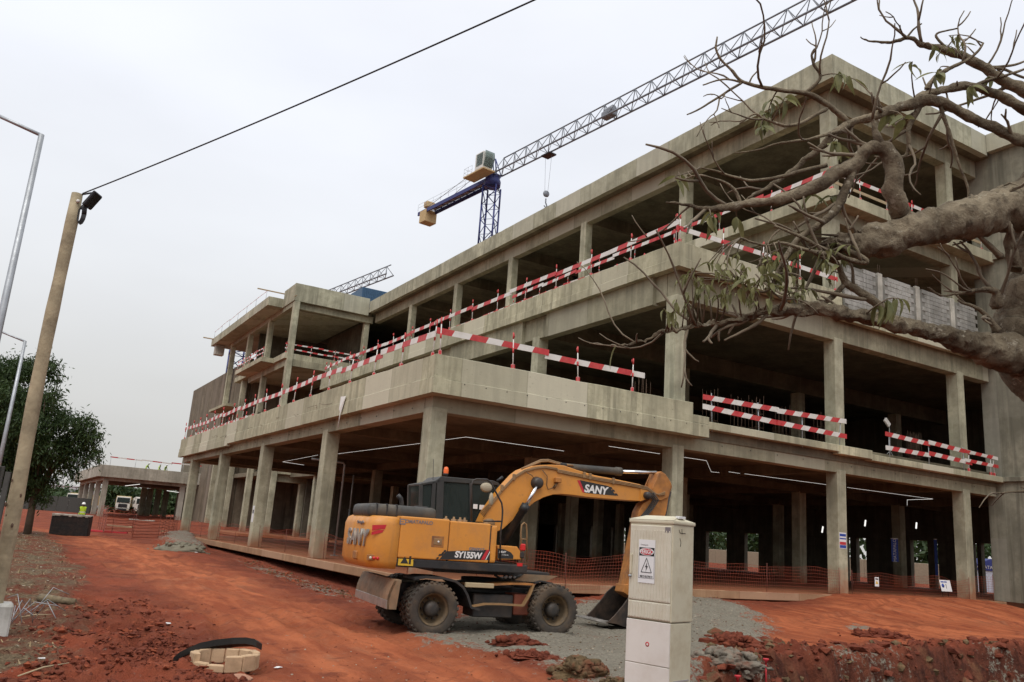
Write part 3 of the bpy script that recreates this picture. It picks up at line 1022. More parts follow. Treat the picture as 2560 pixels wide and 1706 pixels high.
# notices taped to columns, banner, sheets
M_paper = plain('paper_white', (.72, .72, .72), .7, var=.04)
M_blue = plain('print_blue', (.02, .06, .32), .6, var=.1)
M_redp = plain('print_red', (.5, .03, .04), .6, var=.1)
M_blk = plain('print_black', (.015, .015, .015), .6)
yc = -.006
p0, p1 = ony(2098, 1331, yc), ony(2116, 1373, yc)
nt_ = thing('notice', 'white and blue notice sheets taped to the third ground floor column', 'notice', (0, 0, 0))
B().box((p0.x, yc - .004, p1.z), (p1.x, yc, p0.z)).build('sheet', M_paper, nt_)
hgt = p0.z - p1.z
for a_, b_, mm in ((.08, .24, M_blue), (.34, .42, M_blue), (.58, .76, M_redp), (.78, .96, M_blue)):
    B().box((p0.x + .02, yc - .007, p0.z - hgt * b_), (p1.x - .02, yc - .0042, p0.z - hgt * a_)).build('print_block', mm, nt_)
xc = -.004
p0 = onx(632, 1285, xc)
nt_ = thing('notice', 'small white notice on the left side of the third left facade column', 'notice', (0, 0, 0))
B().box((xc - .004, 15.62 * U + .05, p0.z - .4), (xc, 15.62 * U + .4, p0.z + .4)).build('sheet', M_paper, nt_)
B().box((xc - .007, 15.62 * U + .12, p0.z + .02), (xc - .0042, 15.62 * U + .33, p0.z + .2)).build('print_block', M_blk, nt_)
# banner hanging deep inside
p_ = atd(2237, 1376, 46)
bn = thing('banner', 'blue vertical banner with white lettering hanging in the dark ground floor', 'banner', p_, math.radians(-32))
B().box((-.19, -.01, -.62), (.19, .01, .62)).build('cloth', M_blue, bn)
B().tube([(-.21, 0, .63), (.21, 0, .63)], .025, 6).build('rod', M_wht, bn)
text('lettering', 'MATAPALO', .24, Matrix.Translation((0, -.014, 0)) @ Matrix.Rotation(math.pi / 2, 4, 'X') @ Matrix.Rotation(math.pi / 2, 4, 'Z'), M_wht, bn, spacing=1.0)
p_ = atd(2340, 1390, 50)
bn = thing('banner', 'narrow plain blue banner edge left of the fourth ground floor column', 'banner', p_, math.radians(-32))
B().box((-.09, -.01, -1.15), (.09, .01, .95)).build('cloth', M_blue, bn)
B().box((-.09, -.03, .95), (.09, .03, 1.0)).build('rod', M_wht, bn)

# ------------------------------------------------------------------ red and white guard rails
def striped(bb, p, q, w, t, seg, z, slant=.0, phase=0, nrm=None):
    """board from p to q (xy), centre height z; red and white blocks with slanted joints"""
    p, q = Vector((p[0], p[1], 0)), Vector((q[0], q[1], 0))
    d = q - p
    L = d.length
    d.normalize()
    nn = Vector((-d.y, d.x, 0)) * t / 2
    n = max(1, round(L / seg))
    cuts = [0] + [min(L, max(0, L * k / n + random.uniform(-.06, .06) * seg)) for k in range(1, n)] + [L]
    for k in range(n):
        a, b_ = cuts[k], cuts[k + 1]
        s0 = slant if k > 0 else 0
        s1 = slant if k < n - 1 else 0
        ring = [(a - s0, -w / 2), (b_ - s1, -w / 2), (b_ + s1, w / 2), (a + s0, w / 2)]
        vs = [p + d * x + nn * sg + Vector((0, 0, z(x / L) + zz)) for sg in (-1, 1) for x, zz in ring]
        fs = [(0, 1, 2, 3), (7, 6, 5, 4), (0, 4, 5, 1), (3, 2, 6, 7)]
        if k == 0: fs.append((0, 3, 7, 4))
        if k == n - 1: fs.append((1, 5, 6, 2))
        bb._new(vs, fs, (k + phase) % 2)


POSTS = {}


def post_mesh(h, style):
    key = (round(h, 2), style)
    if key not in POSTS:
        bb = B()
        if style == 'grey':
            bb.tube([(0, 0, -.35), (0, 0, h)], .022, 6)
            o = bb.build('post', [M_galv], None)
        else:
            bb.tube([(0, 0, 0), (0, 0, h)], .02, 6, 0)
            bb.tube([(0, 0, h - .2), (0, 0, h + .02)], .028, 6, 1)
            bb.tube([(.05, 0, h - .14), (.05, 0, h - .02)], .014, 5, 1)
            bb.box((-.05, -.05, 0), (.05, .05, .16), .005, 1)
            bb.tube([(0, 0, h * .45), (0, 0, h * .58)], .032, 6, 1)
            o = bb.build('post', [M_wht, M_red], None)
        POSTS[key] = o.data
        bpy.data.objects.remove(o)
    return POSTS[key]


def rail(label, p, q, z, posts, heights, h=1.2, w=.17, seg=.62, style='red', slant=.05, outs=None, group=None, mats=None, lean=.05):
    """posts: list of fractions along p-q; heights: board centre heights above z"""
    root = thing('guard_rail', label, 'guard rail', (p[0] * U, p[1] * U, z * U), 0, group)
    P, Q = Vector((0, 0)), Vector(((q[0] - p[0]) * U, (q[1] - p[1]) * U))
    for f_ in posts:
        o = link(bpy.data.objects.new('post', post_mesh(h, style)))
        o.parent = root
        o.location = (Q.x * f_, Q.y * f_, 0)
        o.rotation_euler = (random.uniform(-lean, lean), random.uniform(-lean, lean), random.uniform(0, 3))
    dn = Vector((-Q.y, Q.x)).normalized() * .045
    sgn = 1 if outs is None else outs
    for k, hb_ in enumerate(heights):
        ext = Q.normalized() * .25
        a0, a1 = random.uniform(-.04, .04), random.uniform(-.04, .04)
        bb = B()
        ns = max(1, round(Q.length / 4.0))
        for s_ in range(ns):
            fa, fb = s_ / ns, (s_ + 1) / ns
            A, C_ = Q * fa - (ext * .5 if s_ == 0 else ext * .25), Q * fb + (ext if s_ == ns - 1 else ext * .25)
            off = dn * sgn * (1 + (s_ % 2) * .6)
            za, zb = hb_ + random.uniform(-.08, .08), hb_ + random.uniform(-.08, .08)
            striped(bb, A + off, C_ + off, w, .025, seg, lambda x, za=za, zb=zb: za + (zb - za) * x, slant, k + s_)
        bb.build('board', mats or [M_red, M_wht], root)
    return root


def fr(n): return [k / (n - 1) for k in range(n)]


rail('long red and white guard rail along the left edge of the first upper floor', (-.12, 33.3), (-.12, .0), Z1T, fr(18), [.72], 1.22, .2, .62, outs=-1)
rail('red and white rail along the front edge over the excavator cab, below the leafy branch', (-.12, -.38), (6.35, -.38), Z1T, [0.004, .335, .66, .955], [.74], 1.22, .2, .62, outs=1)
rail('low white and red rail further back on the far left of the first upper floor', (.45, 33.2), (.45, 21.5), Z1F + .2, fr(8), [.35, .8], 1.1, .12, .5, outs=1)
rail('double red and white rail left of the third column on the first upper floor', (9.05, -.20), (15.45, -.20), 4.93, [.05, .37, .69, .985], [1.0, .5], 1.15, .2, .5, 'grey', .09, outs=-1)
rail('double red and white rail right of the third column on the first upper floor', (17.9, -.22), (22.9, -.22), 4.80, [.03, .5, .95], [1.0, .5], 1.15, .2, .5, 'grey', .09, outs=-1)
rail('short red and white rail where the first upper floor meets the grey core wall', (22.7, -.26), (24.7, -.26), 4.80, [.1, .85, .98], [.9, .45], 1.0, .16, .5, 'red', .08, outs=-1)
rail('long double red and white rail along the left edge of the second upper floor', (7.82, 33.2), (7.82, -.1), Z2T, fr(16), [.78], 1.25, .2, .66, outs=-1)
rail('lower inner red and white rail behind the long rail of the second upper floor', (8.25, 32), (8.25, .4), Z2T, fr(22), [.34], .4, .15, .6, outs=1)
rail('red and white rail along the front edge of the second upper floor behind the branches', (7.82, -.28), (15.2, -.28), Z2T, fr(5), [.7], 1.2, .2, .6, outs=1)
rail('red and white rail along the left edge of the third upper floor above the branches', (15.05, 22), (15.05, -.3), Z3T, fr(9), [.95], 1.15, .2, .66, outs=-1)
rail('red and white rail along the front edge of the third upper floor', (15.05, -.35), (24.6, -.35), Z3T, fr(7), [.95], 1.15, .18, .6, outs=1)
rail('bare timber rail along the front edge of the third upper floor', (15.1, -.38), (24.4, -.38), Z3T, [.1, .5, .9], [.42], .5, .14, 30, 'grey', 0, outs=1, mats=[M_plank, M_plank])
rail('red and white rail on the upper balcony of the rear wing', (8.4, 45.6), (14.4, 45.6), 14.05, fr(4), [.95, .5], 1.1, .13, .55, outs=1)
rail('short red and white rail on the side of the rear wing balcony', (7.4, 48.8), (7.4, 57.3), 14.0, fr(5), [.95, .5], 1.1, .13, .55, outs=-1)
rail('thin pole rail along the roof edge of the rear wing', (7.3, 69.8), (7.3, 50), 19.12, fr(7), [.9], .95, .04, .8, 'grey', outs=-1)

# ------------------------------------------------------------------ orange safety nets
m, nt, b = nodes('orange_net')
p = pos_n(nt)
nt.links.new(mix_n(nt, rng_n(nt, noise_n(nt, p, 1.2, 4), .35, .65), (.40, .075, .035), (.20, .05, .028)), b.inputs['Base Color'])
b.inputs['Roughness'].default_value = .55
M_net = m
M_pipe0 = plain('stake_rust', (.16, .05, .035), .8)


def net(label, pts, h, cell=.075, sag=.12, z=None, t=.008):
    cell *= 1.5
    """hanging mesh fence: pts along the ground line"""
    P = [Vector(q) for q in pts]
    acc = [0]
    for a, b_ in zip(P, P[1:]): acc.append(acc[-1] + (b_ - a).length)
    L = acc[-1]

    def base(s):
        s = min(max(s, 0), L - 1e-6)
        i = max(k for k in range(len(acc)) if acc[k] <= s)
        i = min(i, len(P) - 2)
        f_ = (s - acc[i]) / max(1e-6, acc[i + 1] - acc[i])
        return P[i].lerp(P[i + 1], f_)

    sd = random.uniform(0, 50)

    def pt(s, f_):
        g = base(s)
        top = h * (1 - sag * (.5 + .5 * math.sin(s * 1.7 + sd)) * f_) * (1 + .12 * mnoise.noise(Vector((s * .6, sd, 0))))
        dy = .10 * mnoise.noise(Vector((s * 1.1, f_ * 1.4, sd)))
        dx = .12 * mnoise.noise(Vector((s * .7, f_ * 1.2, sd + 9)))
        return Vector((g.x + dx, g.y + dy, g.z + f_ * top))

    vs, fs = [], []
    nv = max(2, int(L / cell))
    nh = max(2, int(h / cell))
    dz = Vector((0, 0, t))
    for k in range(nh + 1):
        f_ = k / nh
        c0 = len(vs)
        st = max(2, nv // 2)
        for i in range(st + 1):
            q = pt(L * i / st, f_)
            vs += [q - dz * .5, q + dz * .5]
            if i: fs.append((c0 + 2 * i - 2, c0 + 2 * i, c0 + 2 * i + 1, c0 + 2 * i - 1))
    for i in range(nv + 1):
        s = L * i / nv
        c0 = len(vs)
        d = (base(s + .05) - base(s - .05))
        d = d.normalized() * t * .5 if d.length else Vector((t, 0, 0))
        for k in range(5):
            q = pt(s, k / 4)
            vs += [q - d, q + d]
            if k: fs.append((c0 + 2 * k - 2, c0 + 2 * k - 1, c0 + 2 * k + 1, c0 + 2 * k))
    root = thing('safety_net', label, 'safety net', P[0])
    V = np.array([tuple(v - P[0]) for v in vs])
    raw('mesh', V, fs, M_net, root)
    npost = max(2, int(L / 3.0) + 1)
    for k in range(npost):
        q = base(L * k / (npost - 1)) - P[0]
        B().tube([(q.x, q.y + .03, q.z - .1), (q.x + random.uniform(-.05, .05), q.y + .03, q.z + h * 1.04)], .012, 5).build('stake', M_pipe0, root)
    return root


net('orange safety net between the first and second front columns, behind the excavator boom', [(2.0, -.15, .0), (5.2, -.25, -.2), (8.6, -.2, -.02)], 1.15)
net('orange safety net between the second and third front columns, right of the cabinet', [(10.5, -.12, .0), (15, -.16, .0), (19.2, -.12, .0)], 1.05, .08)
net('orange safety net between the third and fourth front columns with a hanging warning sheet', [(20.0, -.12, .0), (24, -.14, .0), (28.5, -.1, .0)], 1.0, .08)
net('orange safety net at the foot of the left facade between its first two columns', [(.35, 1.4, 0), (.4, 5, 0), (.35, 9.4, 0)], 1.0, .09)
net('orange safety net at the foot of the left facade between its second and third columns', [(.35, 10.4, 0), (.4, 14, 0), (.35, 19.2, 0)], 1.0, .09)
net('orange safety net at the foot of the left facade beyond its third column', [(.35, 20.1, 0), (.4, 24, 0), (.35, 28.6, 0)], 1.0, .1, t=.014)
net('orange safety net at the far end of the left facade', [(.35, 29.6, 0), (.4, 33, 0), (.35, 37.5, 0)], 1.0, .1, t=.016)
net('red netting around the open pit between the black tank and the far column', [onz(330, 1345, -.1), onz(395, 1345, -.1), onz(440, 1335, -.1)], 1.3, .12, t=.03)
net('loose red netting hung behind the black tank at the far left', [onz(245, 1318, .0), onz(262, 1330, .0), onz(330, 1330, .0)], 1.5, .12, t=.03)
net('orange net inside the ground floor near the grey core wall', [(29.2, .6, 0), (30.6, 1.0, 0), (31.2, .3, 0)], 1.2, .08)

# small warning sheets near the right columns
M_yel = plain('sign_yellow', (.62, .40, .03), .5)
p_ = ony(2192, 1455, -.25)
sg_ = thing('warning_sheet', 'small tilted white warning sheet with a yellow triangle hanging on the orange net', 'sign', p_, math.radians(-18))
B().box((-.1, -.006, -.19), (.1, 0, .19)).build('sheet', M_paper, sg_)
B().prism([(-.07, -.008, -.08), (.07, -.008, -.08), (0, -.008, .05)], (0, -.003, 0)).build('triangle', M_yel, sg_)
B().box((-.07, -.010, .09), (.07, -.007, .14)).build('print_block', M_blk, sg_)
p_ = ony(2364, 1465, -.45)
sg_ = thing('warning_board', 'white rectangular notice board leaning at the foot of the fourth front column', 'sign', p_, math.radians(-4))
sg_.rotation_euler = (math.radians(-12), 0, math.radians(-4))
B().box((-.36, -.012, -.25), (.36, 0, .25), .004).build('board', M_paper, sg_)
B().lathe([(0, -.016), (.09, -.016), (.09, -.0125)], (-.2, 0, 0), 'y', 18).build('blue_disc', M_blue, sg_)
for q in (-.2, .02): B().box((q - .1, -.016, .14), (q + .1, -.0125, .19)).build('print_block', M_blue, sg_)
B().box((.0, -.016, -.12), (.03, -.0125, .08)).build('print_block', M_blk, sg_)
for q in (-.2, .2): B().tube([(q, .02, .2), (q, .12, -.45)], .012, 5).build('leg', M_dark, sg_)

# timber plank and sundry offcuts on the ground at the right
p_ = onground(2285, 1512)
pl_ = tag(B().box((-.95, -.1, 0), (.95, .1, .07), .006).build('timber_plank', M_plank), 'single brown timber plank lying on the red ground before the fourth front column', 'plank')
pl_.location = (p_.x, p_.y, p_.z + .02)
pl_.rotation_euler = (0, .03, math.radians(14))

# ------------------------------------------------------------------ wheeled excavator
EXH = math.radians(-7.5)
EH = Vector((math.cos(EXH), math.sin(EXH), 0))
EN = Vector((EH.y, -EH.x, 0))                   # towards the camera (right-hand side of the machine)
hub = atd(1084.3, 1523.7, 15.76)                # near rear wheel, outer face of the hub
EO = hub - EN * 1.25
EO.z = hub.z - .5
exc = thing('wheeled_excavator', 'yellow wheeled excavator with black cab parked on red earth, boom reaching right behind the cabinet', 'excavator', EO, EXH)


def E_(x, y, off=0.):
    """crop pixel on the vertical plane 'off' metres towards the camera -> machine (x, y, z)"""
    r = ray(840 + x / 2.674, 1120 + y / 2.674)
    P0 = EO + EN * off
    t = ((P0 - CP).dot(EN)) / r.dot(EN)
    q = CP + r * t - EO
    return Vector((q.dot(EH), -off, q.z))


def EP(pts, off): return [E_(x, y, off) for x, y in pts]


m, nt, b = nodes('excavator_yellow')
p = pos_n(nt, 'Object')
c = mix_n(nt, rng_n(nt, noise_n(nt, p, 1.4, 6), .3, .7), (.56, .225, .032), (.66, .275, .042))
c = mix_n(nt, rng_n(nt, noise_n(nt, p, 2.4, 9, .72), .48, .66, 0, .5), c, (.42, .19, .06))
c = mix_n(nt, rng_n(nt, noise_n(nt, p, 11, 8, .7), .6, .7, 0, .5), c, (.30, .13, .05))
c = mix_n(nt, rng_n(nt, noise_n(nt, p, 1.0, 6, .6, (6, 6, .5)), .58, .74, 0, .3), c, (.30, .14, .06))
nt.links.new(c, b.inputs['Base Color'])
nt.links.new(rng_n(nt, noise_n(nt, p, 5, 6), .3, .7, .38, .62), b.inputs['Roughness'])
b.inputs['Coat Weight'].default_value = .08
bump_n(nt, b, noise_n(nt, p, 14, 4), .05, .01)
M_exy = m
M_exworn = plain('excavator_worn_yellow', (.40, .16, .035), .7, dirt=(.13, .065, .035), dirt_amt=.85, dirt_scale=2.2, var=.2)
M_exb = plain('excavator_black', (.018, .018, .019), .5, var=.3, dirt=(.14, .085, .05), dirt_amt=.35, dirt_scale=1.8)
M_hood = plain('hood_grey_black', (.045, .044, .04), .6, var=.2, dirt=(.16, .12, .075), dirt_amt=.5, dirt_scale=1.6)
M_cabf = plain('cab_charcoal', (.028, .028, .027), .5, var=.2, dirt=(.12, .10, .07), dirt_amt=.4, dirt_scale=1.6)
M_tyre = plain('tyre_rubber', (.045, .036, .028), .85, var=.25, dirt=(.15, .10, .06), dirt_amt=.8, dirt_scale=2.5, bump=.3)
M_rim = plain('rim_dusty', (.10, .070, .04), .7, .2, dirt=(.24, .155, .075), dirt_amt=.8, dirt_scale=3)
M_hub = plain('hub_black', (.02, .02, .02), .6, dirt=(.10, .07, .045), dirt_amt=.6)
M_chrome = plain('cylinder_rod', (.75, .75, .76), .16, 1.0, var=.05)
M_pipe = plain('pipe_brown', (.27, .155, .065), .6, var=.25, dirt=(.10, .06, .04), dirt_amt=.5)
M_hose = plain('hose_black', (.03, .028, .025), .6)
M_blade = plain('blade_worn_steel', (.20, .145, .09), .65, .25, var=.25, dirt=(.32, .18, .095), dirt_amt=.8, dirt_scale=1.6)
M_bucket = plain('bucket_dark_steel', (.035, .028, .024), .55, .4, var=.3, dirt=(.13, .08, .05), dirt_amt=.6)
M_teeth = plain('bucket_bright_steel', (.42, .40, .37), .4, .7, var=.3, dirt=(.2, .13, .09), dirt_amt=.5)
M_decalr = plain('decal_red', (.50, .02, .03), .4, var=.1)
M_decalw = plain('decal_white', (.72, .70, .68), .4, var=.05)
M_decalb = plain('decal_black', (.02, .02, .02), .4)
M_decalg = plain('decal_grey', (.19, .165, .17), .5, var=.1)
M_steeltxt = plain('letters_steel', (.42, .40, .36), .35, .6, var=.2)
M_amber = plain('beacon_orange', (.80, .14, .02), .3)
M_lampr = plain('lamp_red', (.55, .02, .02), .25)
M_lampw = plain('lamp_clear', (.65, .62, .50), .25)
m, nt, b = nodes('cab_glass')
b.inputs['Base Color'].default_value = (.055, .07, .065, 1)
b.inputs['Roughness'].default_value = .06
b.inputs['Transmission Weight'].default_value = .55
b.inputs['IOR'].default_value = 1.15
b.inputs['Specular IOR Level'].default_value = .7
M_glass = m
M_mirror = plain('mirror_back', (.36, .31, .22), .5, var=.15)

NS = 1.16                                           # near side plane of the house
# counterweight and engine house
cw = B()
plan = []
z0 = E_(400, 812, NS).z
z1 = E_(418, 462, NS).z
xr = E_(418, 640, NS).x
xe = -1.385
rr = .26
for k in range(9):
    t = math.pi / 2 * k / 8
    plan.append((xe + rr - rr * math.sin(t) + .0, -NS + rr - rr * math.cos(t)))
plan = [(xr - .004, -NS)] + plan
plan += [(xe - .03, -.5), (xe - .045, 0)]
full = plan + [(x, -y) for x, y in plan[::-1]]
seen = []
for q in full:
    if not seen or (Vector(q) - Vector(seen[-1])).length > 1e-4: seen.append(q)
layers = [(z0, .10, .06), (z0 + .14, .0, 0), (z1 - .16, .0, 0), (z1 - .04, .05, .03), (z1, .14, .12)]
vs, fs = [], []
n_ = len(seen)
for z_, insx, insy in layers:
    for x_, y_ in seen:
        fx = 0 if x_ > xr - .05 else 1
        vs.append((x_ + insx * fx * (.5 + .5 * min(1, (xr - x_))), y_ * (1 - insy * .8 / NS), z_))
for l in range(len(layers) - 1):
    for k in range(n_):
        fs.append((l * n_ + k, l * n_ + (k + 1) % n_, (l + 1) * n_ + (k + 1) % n_, (l + 1) * n_ + k))
fs.append(tuple(range(n_))[::-1])
fs.append(tuple(range((len(layers) - 1) * n_, len(layers) * n_)))
cw._new(vs, fs, 0, True)
cwo = cw.build('counterweight', M_exy, exc, fix=True)
for pl2 in cwo.data.polygons:
    if abs(pl2.normal.x) > .98 and pl2.center.x > xr - .05 or abs(pl2.normal.z) > .95: pl2.use_smooth = False
# side panels
zb_ = E_(600, 746, NS).z
zt_ = E_(755, 480, NS).z
xm = E_(756, 600, NS).x
xf = E_(1033, 600, NS).x
xff = E_(1078, 650, NS).x


def panel(name, xa, xb, za, zb, ya, yb, mat=None, bev=.03):
    return B().box((xa, ya, za), (xb, yb, zb), bev, seg=3).build(name, mat or M_exy, exc)


panel('engine_door', xr + .006, xm - .006, zb_, zt_, -NS, .35)
panel('engine_door', xm + .006, xf - .006, zb_, zt_ - .02, -NS, -.36)
panel('front_panel', xf + .006, xff, zb_ - .0, zt_ - .04, -NS + .012, -.36, bev=.06)
panel('far_side_box', xr + .006, xm + .25, zb_, zt_ - .03, .36, NS)
panel('seam_frame', xr - .02, xff - .05, zb_ + .03, zt_ - .05, -NS + .03, .3, M_exb, 0)
# door latch recess
lx, lz = E_(680, 628, NS).x, E_(680, 628, NS).z
B().box((lx - .13, -NS - .004, lz - .11), (lx + .13, -NS + .02, lz + .11), .008).build('latch_plate', M_exworn, exc)
B().box((lx - .085, -NS - .012, lz - .06), (lx + .085, -NS, lz + .06), .006).build('latch', M_pipe, exc)
B().lathe([(0, -.012), (.02, -.012), (.02, 0)], (lx + .01, -NS - .01, lz), 'y', 10).build('lock', M_decalw, exc)
# platform skirt
zs0, zs1 = E_(900, 822, NS - .02).z, zb_ - .004
xs1 = E_(1280, 800, NS - .02).x
B().box((xr + .0, -NS + .02, zs0), (xs1, NS - .02, zs1), .02, seg=2).build('platform', M_exb, exc)
sx0, sx1 = E_(412, 775, NS).x, E_(516, 775, NS).x
st_ = B().box((sx0 + .01, -NS + .0, zs0 + .03), (sx1, -NS + .02, zs1 - .01)).build('warning_sticker', M_yel, exc)
ym = -NS - .002
B().prism([(sx0 + .05, ym, zs0 + .07), (sx0 + .21, ym, zs0 + .07), (sx0 + .13, ym, zs0 + .20)], (0, -.002, 0)).build('pictogram', M_decalb, exc)
B().box((sx0 + .30, ym - .002, zs0 + .12), (sx0 + .36, ym, zs0 + .14)).build('pictogram', M_decalb, exc)
B().box((sx1 - .09, ym - .002, zs0 + .06), (sx1 - .05, ym, zs0 + .21)).build('pictogram', M_decalb, exc)
B().box((xs1 - .24, -NS + .012, zs0 + .14), (xs1 - .12, -NS + .022, zs0 + .2)).build('side_marker', M_lampr, exc)
# rear lamps in the counterweight
for k, mm in enumerate((M_lampw, M_lampr, M_lampr)):
    c_ = E_(232 + 23 * k, 735 + k * 2, NS)
    B().lathe([(0, -.03), (.024, -.026), (.031, -.0), (.031, .08)], (c_.x, -NS + .0 + max(0, (xe + rr - c_.x)) ** 2 * 1.3 - .004, c_.z), 'y', 14).build('rear_lamp', mm, exc)
c_ = E_(255, 735, NS)
B().box((c_.x - .13, -NS + .022, c_.z - .055), (c_.x + .13, -NS + .06, c_.z + .055), .01).build('lamp_bezel', M_exworn, exc)
# hood
h0, h1 = E_(205, 430, .75), E_(668, 430, .75)
hz0, hz1 = zt_ - .06, E_(420, 385, .6).z
hd = B()
hd.box((h0.x, -.86, hz0), (h1.x, .5, hz1), .13, seg=4)
ho = hd.build('hood', M_hood, exc)
for pl2 in ho.data.polygons: pl2.use_smooth = True
for k in range(3):
    xk = h0.x + .16 + .2 * k
    B().box((xk, -.868, hz0 + .05), (xk + .025, .51, hz1 + .004), .006).build('hood_rib', M_exb, exc)
e0 = E_(438, 392, .2)
B().tube([e0 + Vector((0, 0, -.2)), e0 + Vector((0, 0, .06)), e0 + Vector((-.03, 0, .16)), e0 + Vector((-.10, 0, .22))], .045, 10).build('exhaust_pipe', M_exb, exc)
B().box((E_(540, 388, .3).x, -.4, hz1 - .01), (E_(605, 388, .3).x, -.1, hz1 + .03), .01).build('hood_cap', M_exb, exc)
B().box((xe + .22, -.8, z1 - .03), (xe + .45, .2, z1 + .09), .04, seg=2).build('lifting_lug', M_exy, exc)
for x_, y_ in ((788, 470), (735, 478), (830, 476), (860, 479), (1010, 480)):
    c_ = E_(x_, y_, .8)
    B().lathe([(0, .07), (.02, .07), (.025, .03), (.06, .02), (.06, -.05)], (c_.x, -.8, zt_), 'z', 10).build('filler_cap', M_pipe, exc)
# cab on the far side
cy0, cy1 = .22, 1.14                               # machine y (far side positive)
ca = [(563, 505), (570, 222), (668, 206), (702, 190), (905, 208), (1050, 218), (1094, 238), (1102, 300), (1075, 400), (1030, 505)]
cab_pts = EP(ca, -cy0)
bb = B()
# cab frame as bars, roof and floor, with glass panes between
roof = EP([(568, 236), (668, 218), (702, 190), (905, 208), (1050, 218), (1094, 238), (1085, 252), (900, 240), (700, 226), (668, 238), (568, 252)], -cy0)
bb.prism(roof, (0, cy1 - cy0, 0), .01)
bb.build('cab_roof', M_cabf, exc)


def bar(name, a, c2, w, off=-cy0, dep=.07, mat=None):
    a3, c3 = E_(*a, off), E_(*c2, off)
    d = (c3 - a3).normalized()
    s_ = Vector((d.z, 0, -d.x)) * w / 2
    for y_ in (cy0, cy1 - dep):
        pts = [Vector((q.x, y_, q.z)) for q in (a3 - s_, a3 + s_, c3 + s_, c3 - s_)]
        B().prism(pts, (0, dep, 0), .006).build(name, mat or M_cabf, exc)


bar('cab_pillar', (572, 240), (566, 505), .07)
bar('cab_pillar', (658, 230), (640, 505), .09)
bar('cab_pillar', (700, 215), (690, 505), .16)
bar('cab_pillar', (902, 225), (905, 505), .07)
bar('cab_pillar', (1092, 245), (1080, 360), .07)
bar('cab_pillar', (1080, 360), (1035, 505), .07)
bb = B()
for y_, dy in ((cy0 + .03, .012), (cy1 - .04, .012)):
    pts = [Vector((q.x, y_, q.z)) for q in EP([(572, 240), (668, 226), (702, 212), (905, 225), (1092, 245), (1080, 360), (1035, 500), (566, 500)], -cy0)]
    bb.prism(pts, (0, dy, 0))
bb.build('side_glass', M_glass, exc)
q0_, q1_ = E_(571, 240, -cy0), E_(566, 505, -cy0)
B().prism([(q0_.x, cy0 + .06, q0_.z), (q0_.x, cy1 - .07, q0_.z), (q1_.x, cy1 - .07, q1_.z), (q1_.x, cy0 + .06, q1_.z)], (.012, 0, 0)).build('rear_glass', M_glass, exc)
q0_, q1_ = E_(1092, 248, -cy0), E_(1080, 360, -cy0)
B().prism([(q0_.x, cy0 + .06, q0_.z), (q0_.x, cy1 - .07, q0_.z), (q1_.x, cy1 - .07, q1_.z), (q1_.x, cy0 + .06, q1_.z)], (-.012, 0, 0)).build('front_glass', M_glass, exc)
f0 = E_(566, 505, -cy0)
f1 = E_(1035, 505, -cy0)
B().box((f0.x, cy0, zb_), (f1.x, cy1, f0.z + .06), .02).build('cab_base', M_cabf, exc)
s0_ = E_(760, 470, -.7)
B().box((s0_.x - .25, .45, f0.z), (s0_.x + .25, .95, f0.z + .25), .04).box((s0_.x - .28, .48, f0.z + .25), (s0_.x - .12, .92, f0.z + .95), .05).build('operator_seat', M_exb, exc)
for x_, y_, w_ in ((935, 392, .10), (985, 398, .16)):
    c_ = E_(x_, y_, -cy0 + .03)
    B().box((c_.x - w_ / 2, cy0 - .0, c_.z - .05), (c_.x + w_ / 2, cy0 + .004, c_.z + .05)).build('glass_label', M_paper, exc)
c_ = E_(733, 188, -.6)
B().lathe([(0, .0), (.055, 0), (.055, .05), (.05, .06)], (c_.x, .6, c_.z), 'z', 14).build('beacon_base', M_exb, exc)
B().lathe([(.055, .055), (.057, .13), (.045, .185), (0, .205)], (c_.x, .6, c_.z), 'z', 14).build('beacon', M_amber, exc)
c_ = E_(1080, 222, -.5)
B().tube([c_, c_ + Vector((.12, 0, .10))], .035, 8).build('work_lamp', M_exb, exc)
c_ = E_(650, 200, -.4)
B().tube([c_ + Vector((0, 0, -.05)), c_ + Vector((-.03, 0, .40))], .006, 5).build('aerial', M_exb, exc)
# handrails and mirrors
hr = EP([(905, 490), (905, 250), (918, 218), (940, 210), (1008, 212), (1035, 230), (1068, 295), (1108, 370), (1114, 420), (1110, 490), (1100, 560), (1096, 755)], .95)
B().tube(hr, .019, 8).build('handrail', M_exb, exc)
B().tube(EP([(985, 490), (1110, 492)], .95), .017, 8).build('handrail', M_exb, exc)
hr = EP([(1240, 760), (1236, 560), (1242, 515), (1258, 500), (1272, 512), (1276, 560), (1276, 760)], .95)
B().tube(hr, .016, 8).build('handrail', M_pipe, exc)
B().tube(EP([(1238, 610), (1276, 612)], .95), .014, 6).build('handrail', M_pipe, exc)
for x_, y_, w_, h_, rt in ((1005, 265, .115, .085, 0), (1037, 345, .055, .12, .5)):
    c_ = E_(x_, y_, .98)
    mo = B().lathe([(0, -.03), (.7, -.028), (1, -.005), (1, .01), (0, .012)], (0, 0, 0), 'y', 20).build('mirror', M_mirror, exc)
    mo.location = c_
    mo.scale = (w_ * 1.15, 1, h_ * 1.15)
    mo.rotation_euler = (0, 0, rt)
    B().tube([c_ + Vector((0, .02, .0)), c_ + Vector((-.05, .03, .13))], .01, 5).build('mirror_arm', M_exb, exc)
